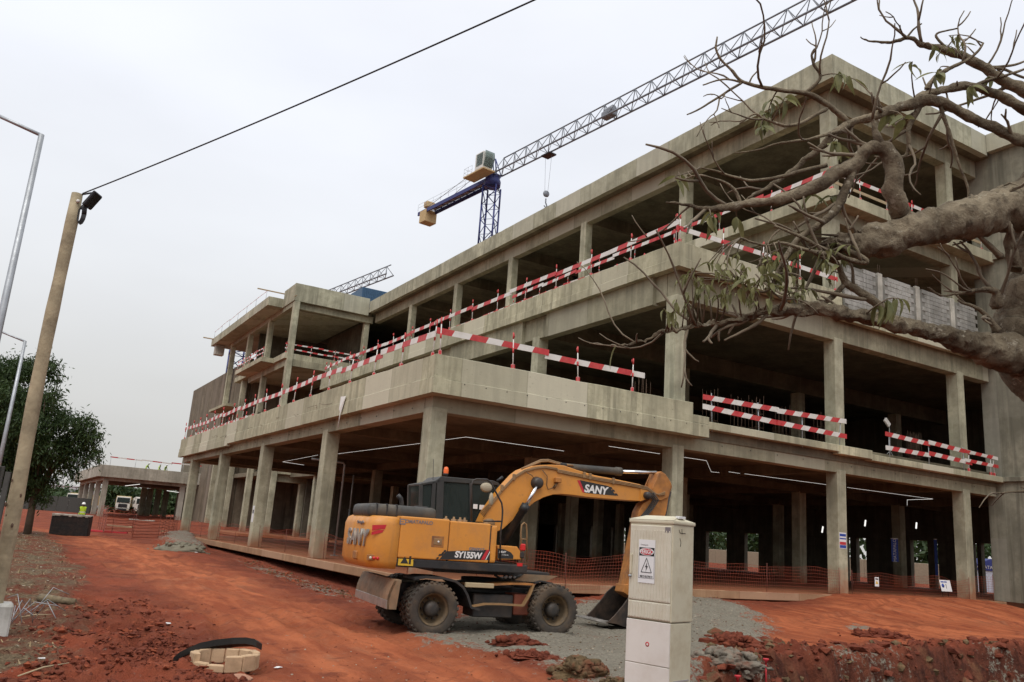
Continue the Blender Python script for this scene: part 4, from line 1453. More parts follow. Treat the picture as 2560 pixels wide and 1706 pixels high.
# front tool box
tb = EP([(1078, 652), (1212, 660), (1232, 690), (1242, 748), (1078, 748)], .95)
B().prism(tb, (0, .5, 0), .02, seg=2).build('tool_box', M_exy, exc)
tb2 = EP([(1080, 672), (1130, 680), (1170, 700), (1186, 722), (1184, 742), (1080, 740)], .953)
B().prism(tb2, (0, .004, 0)).build('decal_plate', M_decalb, exc)
c_ = E_(1250, 665, .97)
B().box((c_.x - .05, c_.y - .02, c_.z - .07), (c_.x + .06, c_.y + .06, c_.z + .07), .02).build('marker_lamp', M_lampr, exc)
B().box((c_.x - .05, c_.y - .01, c_.z - .22), (c_.x + .04, c_.y + .05, c_.z - .09), .02).build('lamp_bracket', M_exb, exc)

# boom
BW = .42
bp = [(955, 495), (985, 430), (1040, 350), (1100, 270), (1185, 178), (1225, 148), (1290, 124), (1340, 118), (1420, 116), (1500, 122), (1580, 150), (1700, 186), (1850, 214), (2000, 246), (2062, 272), (2082, 300), (2068, 335), (2000, 358), (1900, 352), (1750, 340), (1650, 331), (1560, 318), (1480, 311), (1420, 315), (1360, 333), (1300, 365), (1230, 425), (1150, 490), (1092, 542), (1050, 560), (985, 540)]
P_ = EP(bp, 0)
bo = B().prism([Vector((q.x, -BW / 2, q.z)) for q in P_], (0, BW, 0), .012).build('boom', M_exy, exc)
tip = EP([(2000, 248), (2062, 272), (2082, 300), (2068, 335), (2000, 358)], .0)
for sy in (-1, 1):
    B().prism([Vector((q.x, sy * (BW / 2 + .02), q.z)) for q in tip], (0, sy * -.018, 0), .004).build('boom_tip_plate', M_exy, exc)
pn = E_(2085, 318, .3)
B().lathe([(0, -.36), (.06, -.36), (.085, -.33), (.085, .33), (.06, .36), (0, .36)], (pn.x, 0, pn.z), 'y', 16).build('arm_pivot_pin', M_exb, exc)
pv = E_(1345, 235, .25)
B().lathe([(0, -.36), (.07, -.36), (.12, -.33), (.12, -.24), (.14, -.22), (.14, .22), (.12, .24), (.12, .33), (.07, .36), (0, .36)], (pv.x, 0, pv.z), 'y', 18).build('cylinder_pivot_pin', M_exb, exc)
ft = E_(1010, 505, .2)
B().lathe([(0, -.4), (.10, -.4), (.10, .4), (0, .4)], (ft.x, 0, ft.z), 'y', 16).build('boom_foot_pin', M_pipe, exc)
for sy in (-1, 1):
    yv = sy * .31
    a_, b_, c2 = (E_(1350, 240, -yv), E_(1262, 398, -yv), E_(1098, 668, -yv))
    B().tube([a_, b_], .042, 12).build('cylinder_rod', M_chrome, exc)
    B().tube([b_ + (a_ - b_) * .10, b_ + (c2 - b_) * .10, b_ + (c2 - b_) * .101, c2], [.10, .10, .082, .082], 14).build('cylinder_barrel', M_exb, exc)
    B().tube([b_ + (c2 - b_) * .2 + Vector((.09, 0, .04)), b_ + (c2 - b_) * .7 + Vector((.10, 0, .05)), c2 + Vector((.06, 0, .02))], .018, 6).build('cylinder_hose', M_hose, exc)
# arm cylinder above the boom
a_, b_, c2 = E_(1525, 128, 0), E_(1905, 160, 0), E_(2140, 165, 0)
B().tube([a_, a_.lerp(b_, .9), a_.lerp(b_, .901), b_], [.085, .085, .10, .10], 16).build('arm_cylinder_barrel', M_hood, exc)
B().tube([b_, c2], .042, 12).build('arm_cylinder_rod', M_chrome, exc)
B().box((a_.x - .16, -.12, a_.z - .12), (a_.x + .02, .12, a_.z + .08), .02).build('cylinder_bracket', M_exb, exc)
# arm
ap = [(2098, 300), (2108, 235), (2125, 175), (2150, 158), (2180, 178), (2212, 225), (2225, 262), (2200, 330), (2185, 430), (2140, 560), (2075, 740), (2010, 900), (1985, 960), (1930, 975), (1895, 950), (1915, 880), (1950, 700), (1985, 520), (2000, 430), (2030, 372), (2070, 350)]
P_ = EP(ap, 0)
B().prism([Vector((q.x, -.15, q.z)) for q in P_], (0, .30, 0), .01).build('arm', M_exworn, exc)
for sy in (-1, 1):
    P2 = EP([(2085, 270), (2130, 168), (2172, 180), (2210, 240), (2190, 330), (2140, 352), (2095, 345)], 0)
    B().prism([Vector((q.x, sy * .20, q.z)) for q in P2], (0, sy * -.04, 0), .006).build('arm_side_plate', M_exworn, exc)
a_, b_, c2 = E_(2222, 290, 0), E_(2150, 620, 0), E_(2085, 830, 0)
B().tube([a_, b_], .075, 12).build('bucket_cylinder_barrel', M_exb, exc)
B().tube([b_, c2], .038, 10).build('bucket_cylinder_rod', M_chrome, exc)
# bucket
bk = [(2000, 930), (1930, 935), (1885, 975), (1838, 1040), (1782, 1105), (1735, 1150), (1800, 1160), (1900, 1198), (2000, 1215), (2110, 1190), (2180, 1110), (2190, 1020), (2130, 950)]
bkb = B()
P_ = EP(bk, 0)
HB = .52
outer = [Vector((q.x, 0, q.z)) for q in P_]
# shell: bottom and back as curved plate, two side plates
shell = [outer[i] for i in (5, 6, 7, 8, 9, 10, 11, 12, 0)]
cen = sum(outer, Vector((0, 0, 0))) / len(outer)
for i in range(len(shell) - 1):
    a_, b_ = shell[i], shell[i + 1]
    ai, bi = a_.lerp(cen, .07), b_.lerp(cen, .07)
    bkb._new([(a_.x, -HB, a_.z), (b_.x, -HB, b_.z), (b_.x, HB, b_.z), (a_.x, HB, a_.z), (ai.x, -HB, ai.z), (bi.x, -HB, bi.z), (bi.x, HB, bi.z), (ai.x, HB, ai.z)], [(0, 1, 2, 3), (7, 6, 5, 4), (0, 4, 5, 1), (3, 2, 6, 7), (0, 3, 7, 4), (1, 5, 6, 2)])
bkb.build('bucket_shell', M_bucket, exc)
for sy in (-1, 1):
    B().prism([Vector((q.x, sy * (HB + .001), q.z)) for q in outer], (0, sy * -.035, 0), .004).build('bucket_side', M_bucket, exc)
lipa = outer[5]
for k in range(5):
    yk = -HB + .06 + k * (2 * HB - .12) / 4
    d_ = (outer[5] - outer[6]).normalized()
    o_ = Vector((lipa.x, yk, lipa.z)) + d_ * .02
    pr_ = Vector((-d_.z, 0, d_.x))
    B().prism([o_ - d_ * .08 + pr_ * .04, o_ - d_ * .08 - pr_ * .04, o_ + d_ * .22 - pr_ * .008, o_ + d_ * .22 + pr_ * .008], (0, .1, 0), .004).build('bucket_tooth', M_teeth, exc)
for x_, y_ in ((1950, 945), (2060, 960)):
    c_ = E_(x_, y_, 0)
    B().lathe([(0, -.24), (.06, -.24), (.06, .24), (0, .24)], (c_.x, 0, c_.z), 'y', 12).build('bucket_pin', M_exb, exc)
B().prism([E_(1930, 915, .19), E_(2000, 905, .19), E_(2075, 970, .19), E_(1985, 1010, .19), E_(1920, 965, .19)], (0, .38, 0), .01).build('bucket_ear', M_exworn, exc)
B().tube([E_(2085, 830, .17), E_(2065, 960, .17)], .045, 8).tube([E_(2085, 830, -.17), E_(2065, 960, -.17)], .045, 8).build('bucket_link', M_exworn, exc)
# hoses and pipes along the boom
for k in range(4):
    off = .235 + .0 * k
    dy = -8 * k
    B().tube(EP([(985 - k * 8, 460 + dy), (1050, 372 + dy), (1110, 290 + dy * .6), (1190, 205 + dy * .6), (1260, 160 + dy * .5), (1340, 138 + dy * .35), (1400, 133 + dy * .4), (1480, 148 + dy * .4)], off), .013, 6).build('boom_pipe', M_pipe, exc)
for k in range(3):
    B().tube(EP([(1480, 145 + 8 * k), (1600, 170 + 8 * k), (1760, 203 + 8 * k), (1900, 226 + 8 * k), (2010, 246 + 8 * k), (2080, 262 + 8 * k), (2130, 300 + 5 * k), (2160, 318 - 4 * k), (2200, 310 - 8 * k)], .235), .013, 6).build('boom_pipe', M_pipe, exc)
for x_, y_ in ((1110, 268), (1190, 196), (1660, 182), (1700, 192), (1855, 222)):
    c_ = E_(x_, y_, .24)
    B().box((c_.x - .03, c_.y - .02, c_.z - .07), (c_.x + .03, c_.y + .03, c_.z + .07), .008).build('pipe_clamp', M_pipe, exc)
for k in range(2):
    B().tube(EP([(1240, 140), (1310, 108 + 8 * k), (1370, 82 + 10 * k), (1420, 80 + 10 * k), (1475, 97 + 8 * k), (1525, 108 + 6 * k), (1585, 118)], .04 + .05 * k), .02, 7).build('top_hose', M_pipe, exc)
B().tube(EP([(1275, 165), (1310, 185), (1330, 215)], .28), .008, 5).build('grease_line', M_hose, exc)
B().tube(EP([(1380, 150), (1412, 190), (1408, 250), (1418, 278), (1445, 270), (1465, 245)], .25), .009, 5).build('lamp_cable', M_hose, exc)
c_ = E_(1474, 218, .22)
B().box((c_.x - .07, c_.y - .12, c_.z - .05), (c_.x + .07, c_.y + .0, c_.z + .06), .012).build('boom_lamp', M_exworn, exc)
B().tube([c_ + Vector((0, -.04, -.05)), c_ + Vector((-.05, 0, -.18))], .025, 6).build('lamp_bracket', M_pipe, exc)
for k in range(4):
    B().tube(EP([(2085 + 12 * k, 300), (2120 + 12 * k, 350), (2080 + 12 * k, 410), (2030 + 12 * k, 470), (1995 + 12 * k, 560)], .20 + .02 * k), .016, 6).build('arm_hose', M_hose, exc)

# undercarriage
wb = (E_(1467, 1088, 1.25).x)                     # front axle position along the machine
RW = .515
tread_r = RW


def make_wheel(name_first):
    t = B()
    prof = [(.30, -.125), (.36, -.135), (.44, -.14), (.485, -.125), (.497, -.07), (.497, .07), (.485, .125), (.44, .14), (.36, .135), (.30, .125)]
    t.lathe(prof, (0, 0, 0), 'y', 40, close=True)
    for k in range(30):
        an = 2 * math.pi * k / 30
        for s_ in (-1, 1):
            Mx = Matrix.Rotation(-an - (math.pi / 30 if s_ > 0 else 0), 4, 'Y') @ Matrix.Translation((.497, s_ * .072, 0)) @ Matrix.Rotation(.35 * s_, 4, 'X')
            t.box((-.02, -.066, -.030), (.018, .066, .030), .006, 0, Mx)
    return t


tyre_me = None
for ax, sy in ((0, 1), (0, -1), (wb, 1), (wb, -1)):
    w = link(bpy.data.objects.new('wheel', None))
    w.parent = exc
    w.location = (ax, 0, RW - .02 + (.06 if ax else 0))
    for yo in (1.11, .80):
        if tyre_me is None:
            t_ = make_wheel('tyre').build('tyre', M_tyre, w)
            tyre_me = t_.data
        else:
            t_ = link(bpy.data.objects.new('tyre', tyre_me))
            t_.parent = w
        t_.location = (0, -sy * yo, 0)
        t_.rotation_euler = (0, random.uniform(0, 6), 0)
    ys = -sy
    B().lathe([(.30, 1.245 * ys), (.30, 1.20 * ys), (.275, 1.20 * ys), (.262, 1.10 * ys), (.235, 1.06 * ys), (.22, 1.03 * ys), (0, 1.03 * ys)], (0, 0, 0), 'y', 28).build('rim', M_rim, w)
    B().lathe([(.15, 1.03 * ys), (.15, 1.12 * ys), (.125, 1.17 * ys), (.06, 1.185 * ys), (0, 1.185 * ys)], (0, 0, 0), 'y', 20).build('hub', M_hub, w)
    bb = B()
    for k in range(10):
        an = 2 * math.pi * k / 10
        bb.lathe([(0, 1.075 * ys), (.016, 1.075 * ys), (.016, 1.03 * ys)], (.19 * math.cos(an), 0, .19 * math.sin(an)), 'y', 6)
    bb.build('wheel_nuts', M_hub, w)
B().box((-.55, -.42, .52), (wb + .5, .42, .92), .03, seg=2).build('chassis', M_exb, exc)
for ax in (0, wb):
    B().tube([(ax, -.75, RW), (ax, .75, RW)], .11, 12).build('axle', M_exb, exc)
B().lathe([(.0, .86), (.62, .86), (.62, .97), (.52, .99), (.52, 1.06), (0, 1.06)], ((E_(1000, 860, 0).x), 0, 0), 'z', 32).build('slew_ring', M_exb, exc)
B().box((.15, -.6, zs0 - .08), (wb + .15, .6, zs0 + .02), .01).build('belly_plate', M_exb, exc)


def plate(name, pts, off, wid, mat, thick=.03):
    """bent plate: profile polyline at lateral offset, given width"""
    P2 = EP(pts, off)
    bb = B()
    for a, c2 in zip(P2, P2[1:]):
        d = (c2 - a).normalized()
        n2 = Vector((-d.z, 0, d.x)) * thick / 2
        bb.prism([a - n2, a + n2, c2 + n2, c2 - n2], (0, wid, 0))
    return bb.build(name, mat, exc)


plate('rear_fender', [(525, 875), (600, 866), (720, 872), (800, 892), (850, 930), (880, 985), (905, 1068), (960, 1082)], 1.20, .75, M_exb, .045)
plate('front_fender', [(1330, 905), (1375, 892), (1440, 905), (1480, 925)], 1.0, .4, M_exb, .03)
plate('step_frame', [(905, 1062), (1000, 1045), (1100, 1046), (1255, 1056), (1300, 980), (1325, 915)], 1.18, .10, M_pipe, .035)
plate('step_frame', [(880, 915), (1040, 918), (1180, 910), (1325, 915)], 1.15, .5, M_exworn, .03)
a_ = E_(1195, 888, 1.1)
B().prism(EP([(1195, 885), (1265, 845), (1485, 858), (1395, 895), (1330, 900)], .9), (0, .05, 0)).build('step_plate', M_blade, exc)
B().box((E_(1180, 1000, .9).x, -1.0, .42), (E_(1290, 1000, .9).x, -.45, .82), .02).build('valve_box', plain('primer_red', (.20, .05, .025), .7, dirt=(.1, .05, .03), dirt_amt=.6), exc)
B().box((E_(905, 1000, .9).x, -1.02, .36), (E_(1170, 1000, .9).x, -.45, .80), .02).build('battery_box', M_exb, exc)
c_ = E_(960, 920, 1.17)
B().box((c_.x - .3, -1.2, c_.z - .045), (c_.x + .3, -1.12, c_.z + .045), .01).build('step_tread', M_plank, exc)
for k in range(3):
    c_ = E_(1125 + 30 * k, 858, .8)
    B().tube([c_, c_ + Vector((0, -.08, -.02))], .03, 8).build('hydraulic_fitting', M_galv, exc)
B().tube(EP([(1060, 850), (1110, 880), (1190, 870), (1240, 850)], .7), .025, 6).build('swivel_hose', M_hose, exc)
# dozer blade at the rear
xb_ = E_(372, 985, 1.2).x
zt2, zb2_ = E_(380, 888, 1.25).z, E_(365, 1080, 1.25).z
bl = B()
prof = []
for k in range(7):
    f_ = k / 6
    prof.append((xb_ + .02 - .10 * math.sin(f_ * math.pi) * .7 + (.10 if f_ < .05 else 0) * 0 - .10 * (1 - f_) ** 2, zb2_ + (zt2 - zb2_) * f_))
for a, c2 in zip(prof, prof[1:]):
    bl.prism([(a[0], -1.25, a[1]), (a[0] + .04, -1.25, a[1]), (c2[0] + .04, -1.25, c2[1]), (c2[0], -1.25, c2[1])], (0, 2.5, 0))
bl.build('dozer_blade', M_blade, exc)
for sy in (-1, 1):
    B().prism([Vector((q[0], sy * 1.25, q[1])) for q in prof] + [Vector((xb_ + .14, sy * 1.25, zt2)), Vector((xb_ + .10, sy * 1.25, zb2_))], (0, -.03 * sy, 0)).build('blade_end_plate', M_blade, exc)
    B().box((xb_ + .04, sy * .5 - .06, .45), (-.45, sy * .5 + .06, .62), .02).build('blade_arm', M_exb, exc)
B().box((prof[0][0] - .015, -1.24, zb2_ - .0), (prof[0][0] + .03, 1.24, zb2_ + .16), .006).build('cutting_edge', M_teeth, exc)
B().box((xb_ + .02, -1.24, zt2 - .05), (xb_ + .16, 1.24, zt2 + .02), .01).build('blade_top_rib', M_blade, exc)


# lettering and decals
def MT(pt, y, rz=0, ry=0):
    """text matrix on a plane facing the camera side (machine -y)"""
    return Matrix.Translation((pt.x, y, pt.z)) @ Matrix.Rotation(rz, 4, 'Z') @ Matrix.Rotation(-ry, 4, 'Y') @ Matrix.Rotation(math.pi / 2, 4, 'X')


a_, b_ = E_(700, 690, NS), E_(1028, 752, NS)
B().prism([Vector((q.x, -NS - .001, q.z)) for q in EP([(735, 692), (1008, 682), (1028, 684), (1027, 750), (690, 746)], NS)], (0, -.003, 0)).build('decal_band', M_decalb, exc)
B().prism([Vector((q.x, -NS - .004, q.z)) for q in EP([(1006, 682), (1026, 682), (992, 748), (968, 748)], NS)], (0, -.003, 0)).build('decal_stripe', M_decalr, exc)
B().prism([Vector((q.x, -NS - .004, q.z)) for q in EP([(1028, 690), (1028, 700), (1003, 748), (997, 748)], NS)], (0, -.003, 0)).build('decal_stripe', M_decalw, exc)
for x_, y_ in ((725, 690), (706, 714), (692, 716), (676, 738), (712, 704)):
    B().prism([Vector((q.x, -NS - .0045, q.z)) for q in EP([(x_ - 9, y_ + 7), (x_ + 5, y_ + 7), (x_ + 13, y_ - 7), (x_ - 2, y_ - 7)], NS)], (0, -.003, 0)).build('decal_check', M_decalb, exc)
text('lettering', 'SY155W', .165, MT(E_(882, 719, NS), -NS - .0075), M_decalw, exc, 0.12, .006, .92)
text('lettering', 'GI060017', .082, MT(E_(940, 682, NS) + Vector((0, 0, .008)), -NS - .003), M_decalg, exc, 0, .003, 1.0)
text('lettering', 'OMATAPALO', .092, MT(E_(556, 498, NS), -NS - .003), M_decalg, exc, 0, .003, 1.02)
c_ = E_(446, 494, NS)
B().box((c_.x - .06, -NS - .004, c_.z - .055), (c_.x + .06, -NS - .001, c_.z + .055)).build('logo_mark', M_decalg, exc)
B().box((c_.x - .035, -NS - .006, c_.z - .03), (c_.x + .045, -NS - .0035, c_.z + .03)).build('logo_mark', M_exy, exc)
B().box((c_.x - .035, -NS - .008, c_.z - .008), (c_.x + .02, -NS - .0055, c_.z + .008)).build('logo_mark', M_decalg, exc)
# boom decal
off = BW / 2 + .001
B().prism(EP([(1630, 216), (1820, 255), (1872, 320), (1690, 304), (1662, 300)], off), (0, -.003, 0)).build('boom_decal', M_decalb, exc)
B().prism(EP([(1612, 217), (1630, 217), (1666, 300), (1648, 298)], off), (0, -.003, 0)).build('boom_decal_stripe', M_decalr, exc)
for x_, y_ in ((1835, 268), (1852, 286), (1872, 312), (1836, 290)):
    B().prism(EP([(x_ - 9, y_ - 8), (x_ + 7, y_ - 6), (x_ + 14, y_ + 8), (x_ - 3, y_ + 6)], off + .003), (0, -.002, 0)).build('boom_decal_check', M_decalb, exc)
q1_, q2_ = E_(1660, 272, off), E_(1810, 292, off)
text('lettering', 'SANY', .235, MT((q1_ + q2_) / 2, -off - .006, 0, math.atan2(q2_.z - q1_.z, q2_.x - q1_.x)), M_decalw, exc, .15, .009, 1.0)
text('lettering', 'SANY', .06, MT(E_(1112, 697, .957), -.959), M_decalw, exc, .2, .002)
text('lettering', 'excellence', .035, MT(E_(1130, 716, .957), -.959), M_decalw, exc, .2, 0)
# rear corner: SANY steel letters wrap the counterweight corner, red flag mark
c_ = E_(285, 545, NS)
B().prism([Vector((q.x, -NS - .002, q.z)) for q in EP([(243, 516), (338, 514), (326, 545), (290, 541), (240, 556)], NS)], (0, -.003, 0)).build('decal_flag', M_decalr, exc)
B().prism([Vector((q.x, -NS - .002, q.z)) for q in EP([(238, 562), (285, 548), (322, 549), (310, 566), (236, 583)], NS)], (0, -.003, 0)).build('decal_flag', M_decalr, exc)
ch = E_(160, 600, .4)


def rearx(y): return xe - .045 * (1 - min(1, abs(y) / .9) ** 2) - .004


MR = Matrix(((0, 0, -1, 0), (-1, 0, 0, 0), (0, 1, 0, 0), (0, 0, 0, 1)))
for k, lt in enumerate('SANY'):
    y_ = .22 - k * .37
    text('lettering', lt, .43, Matrix.Translation((rearx(y_) - .004, y_, ch.z)) @ MR, M_steeltxt, exc, .12, .012, depth=.02, sx=1.3)
text('lettering', 'Omatapalo', .085, Matrix.Translation((rearx(-.55) - .006, -.55, ch.z + .3)) @ MR, M_decalg, exc, depth=.012, sx=1.3)
B().box((xe - .06, -.55, z0 + .12), (xe + .05, -.25, z0 + .28), .02).build('tow_recess', M_exworn, exc)

# ------------------------------------------------------------------ electricity cabinet
cab_top = atd(1684, 1297, 8.0)
cbx, cby = 0.0, 0.0
dirL = (atd(1577, 1299, 8.33) - cab_top)
dirR = (atd(1757, 1301, 8.19) - cab_top)
rzc = math.atan2(-dirL.y, -dirL.x)                  # local +x runs from the left edge to the near edge
wd = math.hypot(dirL.x, dirL.y)
dp = math.hypot(dirR.x, dirR.y)
gzc = gz(cab_top.x, cab_top.y) - .05
cbn = thing('electricity_cabinet', 'tall cream electricity cabinet with a danger sign in front of the excavator bucket', 'cabinet', (cab_top.x, cab_top.y, gzc), rzc)
HC = cab_top.z - gzc
M_cream = plain('cabinet_cream', (.63, .595, .49), .5, var=.06, vscale=2, dirt=(.36, .28, .16), dirt_amt=.4, dirt_scale=4)
M_cream2 = plain('cabinet_side_cream', (.60, .555, .415), .5, var=.06, vscale=2, dirt=(.30, .21, .10), dirt_amt=.45, dirt_scale=4)
M_cwhite = plain('cabinet_white_panel', (.68, .64, .59), .5, var=.04, vscale=2, dirt=(.4, .3, .2), dirt_amt=.25)
M_cgrey = plain('cabinet_base_grey', (.33, .31, .33), .6, var=.05)
zmid = HC - 1.16 * 1.0
# local: x from -wd to 0 along the door, y from 0 to dp going back
zsplit = HC - (E_ and 1.0) * .98
zs_ = HC - .965
B().box((-wd, 0, zs_), (0, dp, HC - .05), .012, seg=2).build('upper_body', M_cream2, cbn)
rf = B().box((-wd - .012, -.012, HC - .055), (.012, dp + .012, HC - .018), .012, seg=2)
rf.prism([(-wd - .012, -.012, HC - .018), (.012, -.012, HC - .018), (-.06, dp * .5, HC + .03), (-wd + .06, dp * .5, HC + .03)], (0, .001, 0))
rf._new([(-wd - .01, -.01, HC - .02), (.01, -.01, HC - .02), (.01, dp + .01, HC - .02), (-wd - .01, dp + .01, HC - .02), (-wd + .08, dp * .45, HC + .028), (-.08, dp * .45, HC + .028)], [(0, 1, 5, 4), (1, 2, 5), (2, 3, 4, 5), (3, 0, 4)])
rf.build('roof', M_cream2, cbn)
zd0 = HC - .79
B().box((-wd + .012, -.016, zd0), (-.012, .0, HC - .075), .006).build('door', M_cream, cbn)
for k in range(14):
    xk = -wd + .03 + (wd - .06) * k / 13
    B().box((xk - .006, -.022, zd0 + .012), (xk + .006, -.015, HC - .12), .003).build('door_rib', M_cream, cbn)
B().box((-wd + .012, -.014, zs_ + .01), (-.012, 0, zd0 - .008), .006).build('lower_rail', M_cream, cbn)
for k in range(14):
    xk = -wd + .03 + (wd - .06) * k / 13
    B().box((xk - .006, -.02, zs_ + .02), (xk + .006, -.013, zd0 - .015), .003).build('door_rib', M_cream, cbn)
B().box((-wd + .005, .005, -.1), (-.005, dp - .005, zs_ - .006), .01).build('plinth', M_cream2, cbn)
zp = zs_ - .40
B().box((-wd, -.012, zp), (-.006, .006, zs_ - .008), .004).build('front_panel', M_cwhite, cbn)
B().box((-wd, -.012, zp - .44), (-.006, .006, zp - .006), .004).build('front_panel', M_cwhite, cbn)
B().box((-wd - .004, -.018, -.1), (-.002, .006, zp - .446), .004).build('base_panel', M_cgrey, cbn)
B().box((-.001, .06, zp - .13), (.006, dp - .06, zp - .12)).build('side_groove', M_cgrey, cbn)
B().box((-.001, .12, -.1), (.008, .23, zp - .40), .004).build('cable_flap', M_cream, cbn)
B().box((-wd + .022, -.03, HC - .55), (-wd + .05, -.014, HC - .36), .008, seg=2).build('handle', M_cream2, cbn)
B().lathe([(0, -.03), (.012, -.03), (.012, 0)], (-wd + .035, -.014, HC - .57), 'y', 12).build('lock', M_galv, cbn)
bb = B()
bb.lathe([(.012, -.0135), (.022, -.0135), (.022, -.012)], (-wd * .5, 0, zs_ - .22), 'y', 16)
bb.build('round_mark', M_redp, cbn)
# danger sign
sx_, sz_ = -wd * .56, HC - .42
yv = -.0235
B().box((sx_ - .095, yv, sz_ - .205), (sx_ + .095, yv + .004, sz_ + .205)).build('danger_sign', M_paper, cbn)
B().box((sx_ - .088, yv - .001, sz_ + .05), (sx_ + .088, yv, sz_ + .13)).build('sign_black_band', M_blk, cbn)
bb = B()
el = [(sx_ + .083 * math.cos(t), yv - .0016, sz_ + .09 + .036 * math.sin(t)) for t in [2 * math.pi * k / 28 for k in range(28)]]
bb.prism(el, (0, -.0006, 0))
bb.build('sign_oval_rim', M_paper, cbn)
el = [(sx_ + .076 * math.cos(t), yv - .0024, sz_ + .09 + .031 * math.sin(t)) for t in [2 * math.pi * k / 28 for k in range(28)]]
B().prism(el, (0, -.0006, 0)).build('sign_oval', M_redp, cbn)
MTc = lambda x, y, z: Matrix.Translation((x, y, z)) @ Matrix.Rotation(math.pi / 2, 4, 'X')
text('lettering', 'PERIGO', .055, MTc(sx_, yv - .0035, sz_ + .089), M_paper, cbn, 0, .001, .95, .0005, .85)
text('lettering', 'RISCO ELETRICO', .027, MTc(sx_, yv - .001, sz_ - .145), M_blk, cbn, 0, .0006, .9, .0005, .78)
text('lettering', 'Omatapalo', .02, MTc(sx_ - .03, yv - .001, sz_ + .155), M_decalg, cbn, 0, 0, 1, .0005)
tri = [(sx_ - .06, -.105), (sx_ + .06, -.105), (sx_, .03)]
bb = B()
for a, c2 in zip(tri, tri[1:] + tri[:1]):
    bb.tube([(a[0], yv - .001, sz_ + a[1]), (c2[0], yv - .001, sz_ + c2[1])], .0035, 4)
bb.prism([(sx_ + .008, yv - .001, sz_ - .01), (sx_ - .016, yv - .001, sz_ - .058), (sx_, yv - .001, sz_ - .054), (sx_ - .007, yv - .001, sz_ - .098), (sx_ + .018, yv - .001, sz_ - .044), (sx_ + .003, yv - .001, sz_ - .047)], (0, -.001, 0))
bb.build('sign_bolt', M_blk, cbn)
for a, c2 in (((sx_ - .088, -.16), (sx_ - .088, .05)), ((sx_ + .088, -.16), (sx_ + .088, .05)), ((sx_ - .088, -.16), (sx_ + .088, -.16))):
    B().tube([(a[0], yv - .001, sz_ + a[1]), (c2[0], yv - .001, sz_ + c2[1])], .0015, 4).build('sign_frame', M_blk, cbn)
lx_ = -.05
B().box((lx_ - .03, -.0185, HC - .135), (lx_ + .03, -.0165, HC - .085)).build('maker_plate', M_decalg, cbn)
# scribbles on the side
for pts in ([(.002, .10, -.10), (.002, .12, -.13), (.002, .22, -.13)], [(.002, .15, -.09), (.002, .16, -.14)], [(.002, .12, -.18), (.002, .14, -.22), (.002, .13, -.26)]):
    B().tube([(q[0], q[1], HC + q[2]) for q in pts], .0025, 4).build('pen_mark', M_blk, cbn)
B().box((-.05, dp * .3, HC + .005), (-.005, dp * .6, HC + .03), .002).build('paper_scrap', M_paper, cbn)

# ------------------------------------------------------------------ tower cranes
M_crane = plain('crane_grey_paint', (.21, .23, .26), .5, .2, var=.15)
M_cblue = plain('crane_blue_paint', (.025, .035, .16), .5, .1, var=.2)
M_cwt = plain('counterweight_beige', (.52, .38, .20), .85, var=.12, dirt=(.3, .22, .12), dirt_amt=.4)
M_cwhite2 = plain('crane_cab_white', (.62, .62, .58), .5, var=.06)


m, nt, b = nodes('crane_glass')
b.inputs['Base Color'].default_value = (.30, .36, .34, 1)
b.inputs['Roughness'].default_value = .08
b.inputs['Transmission Weight'].default_value = .7
b.inputs['IOR'].default_value = 1.12
M_cglass = m


def lat_mast(root, base, top, w, mat, step=2.0, ang=0.):
    n = int((top - base) / (step * 3)) + 1
    ca_, sa_ = math.cos(ang), math.sin(ang)
    cs = [(ca_ * x - sa_ * y, sa_ * x + ca_ * y) for x, y in ((-w / 2, -w / 2), (w / 2, -w / 2), (w / 2, w / 2), (-w / 2, w / 2))]
    z = base
    while z < top - .01:
        z2 = min(top, z + step * 3)
        bb = B()
        for c_ in cs: bb.tube([(*c_, z), (*c_, z2)], .12, 5)
        k, zz = 0, z
        while zz < z2 - .1:
            ze = min(z2, zz + step)
            for i in range(4):
                a, c_ = cs[i], cs[(i + 1) % 4]
                if k % 2: a, c_ = c_, a
                bb.tube([(*a, zz), (*c_, ze)], .06, 4)
                bb.tube([(*a, zz), (*c_, zz)], .035, 4)
            zz = ze
            k += 1
        bb.build('mast_section', mat, root)
        z = z2


def lat_jib(root, p0, d, length, h, w, mat, step=2.3, sec=4, r=.11):
    """triangular jib along d from p0 (root local)"""
    d = Vector(d).normalized()
    s_ = Vector((-d.y, d.x, 0))
    p0 = Vector(p0)
    n = int(length / step)
    for k0 in range(0, n, sec):
        k1 = min(n, k0 + sec)
        bb = B()
        for sg in (-1, 1):
            bb.tube([p0 + d * step * k0 + s_ * sg * w / 2, p0 + d * step * k1 + s_ * sg * w / 2], r, 5)
        bb.tube([p0 + d * step * (k0 + (.5 if k0 == 0 else 0)) + Vector((0, 0, h)), p0 + d * step * k1 + Vector((0, 0, h))], r * .8, 5)
        for k in range(k0, k1):
            a, m_, c_ = p0 + d * step * k, p0 + d * step * (k + .5) + Vector((0, 0, h)), p0 + d * step * (k + 1)
            for sg in (-1, 1):
                bb.tube([a + s_ * sg * w / 2, m_], .05, 4)
                bb.tube([m_, c_ + s_ * sg * w / 2], .05, 4)
            bb.tube([a - s_ * w / 2, a + s_ * w / 2], .04, 4)
            bb.tube([a + s_ * w / 2, c_ - s_ * w / 2], .03, 4)
            bb.box((-.02, -.02, -.02), (.02, .02, .02), 0, 0, Matrix.Translation(m_))
        bb.build('jib_section', mat, root)


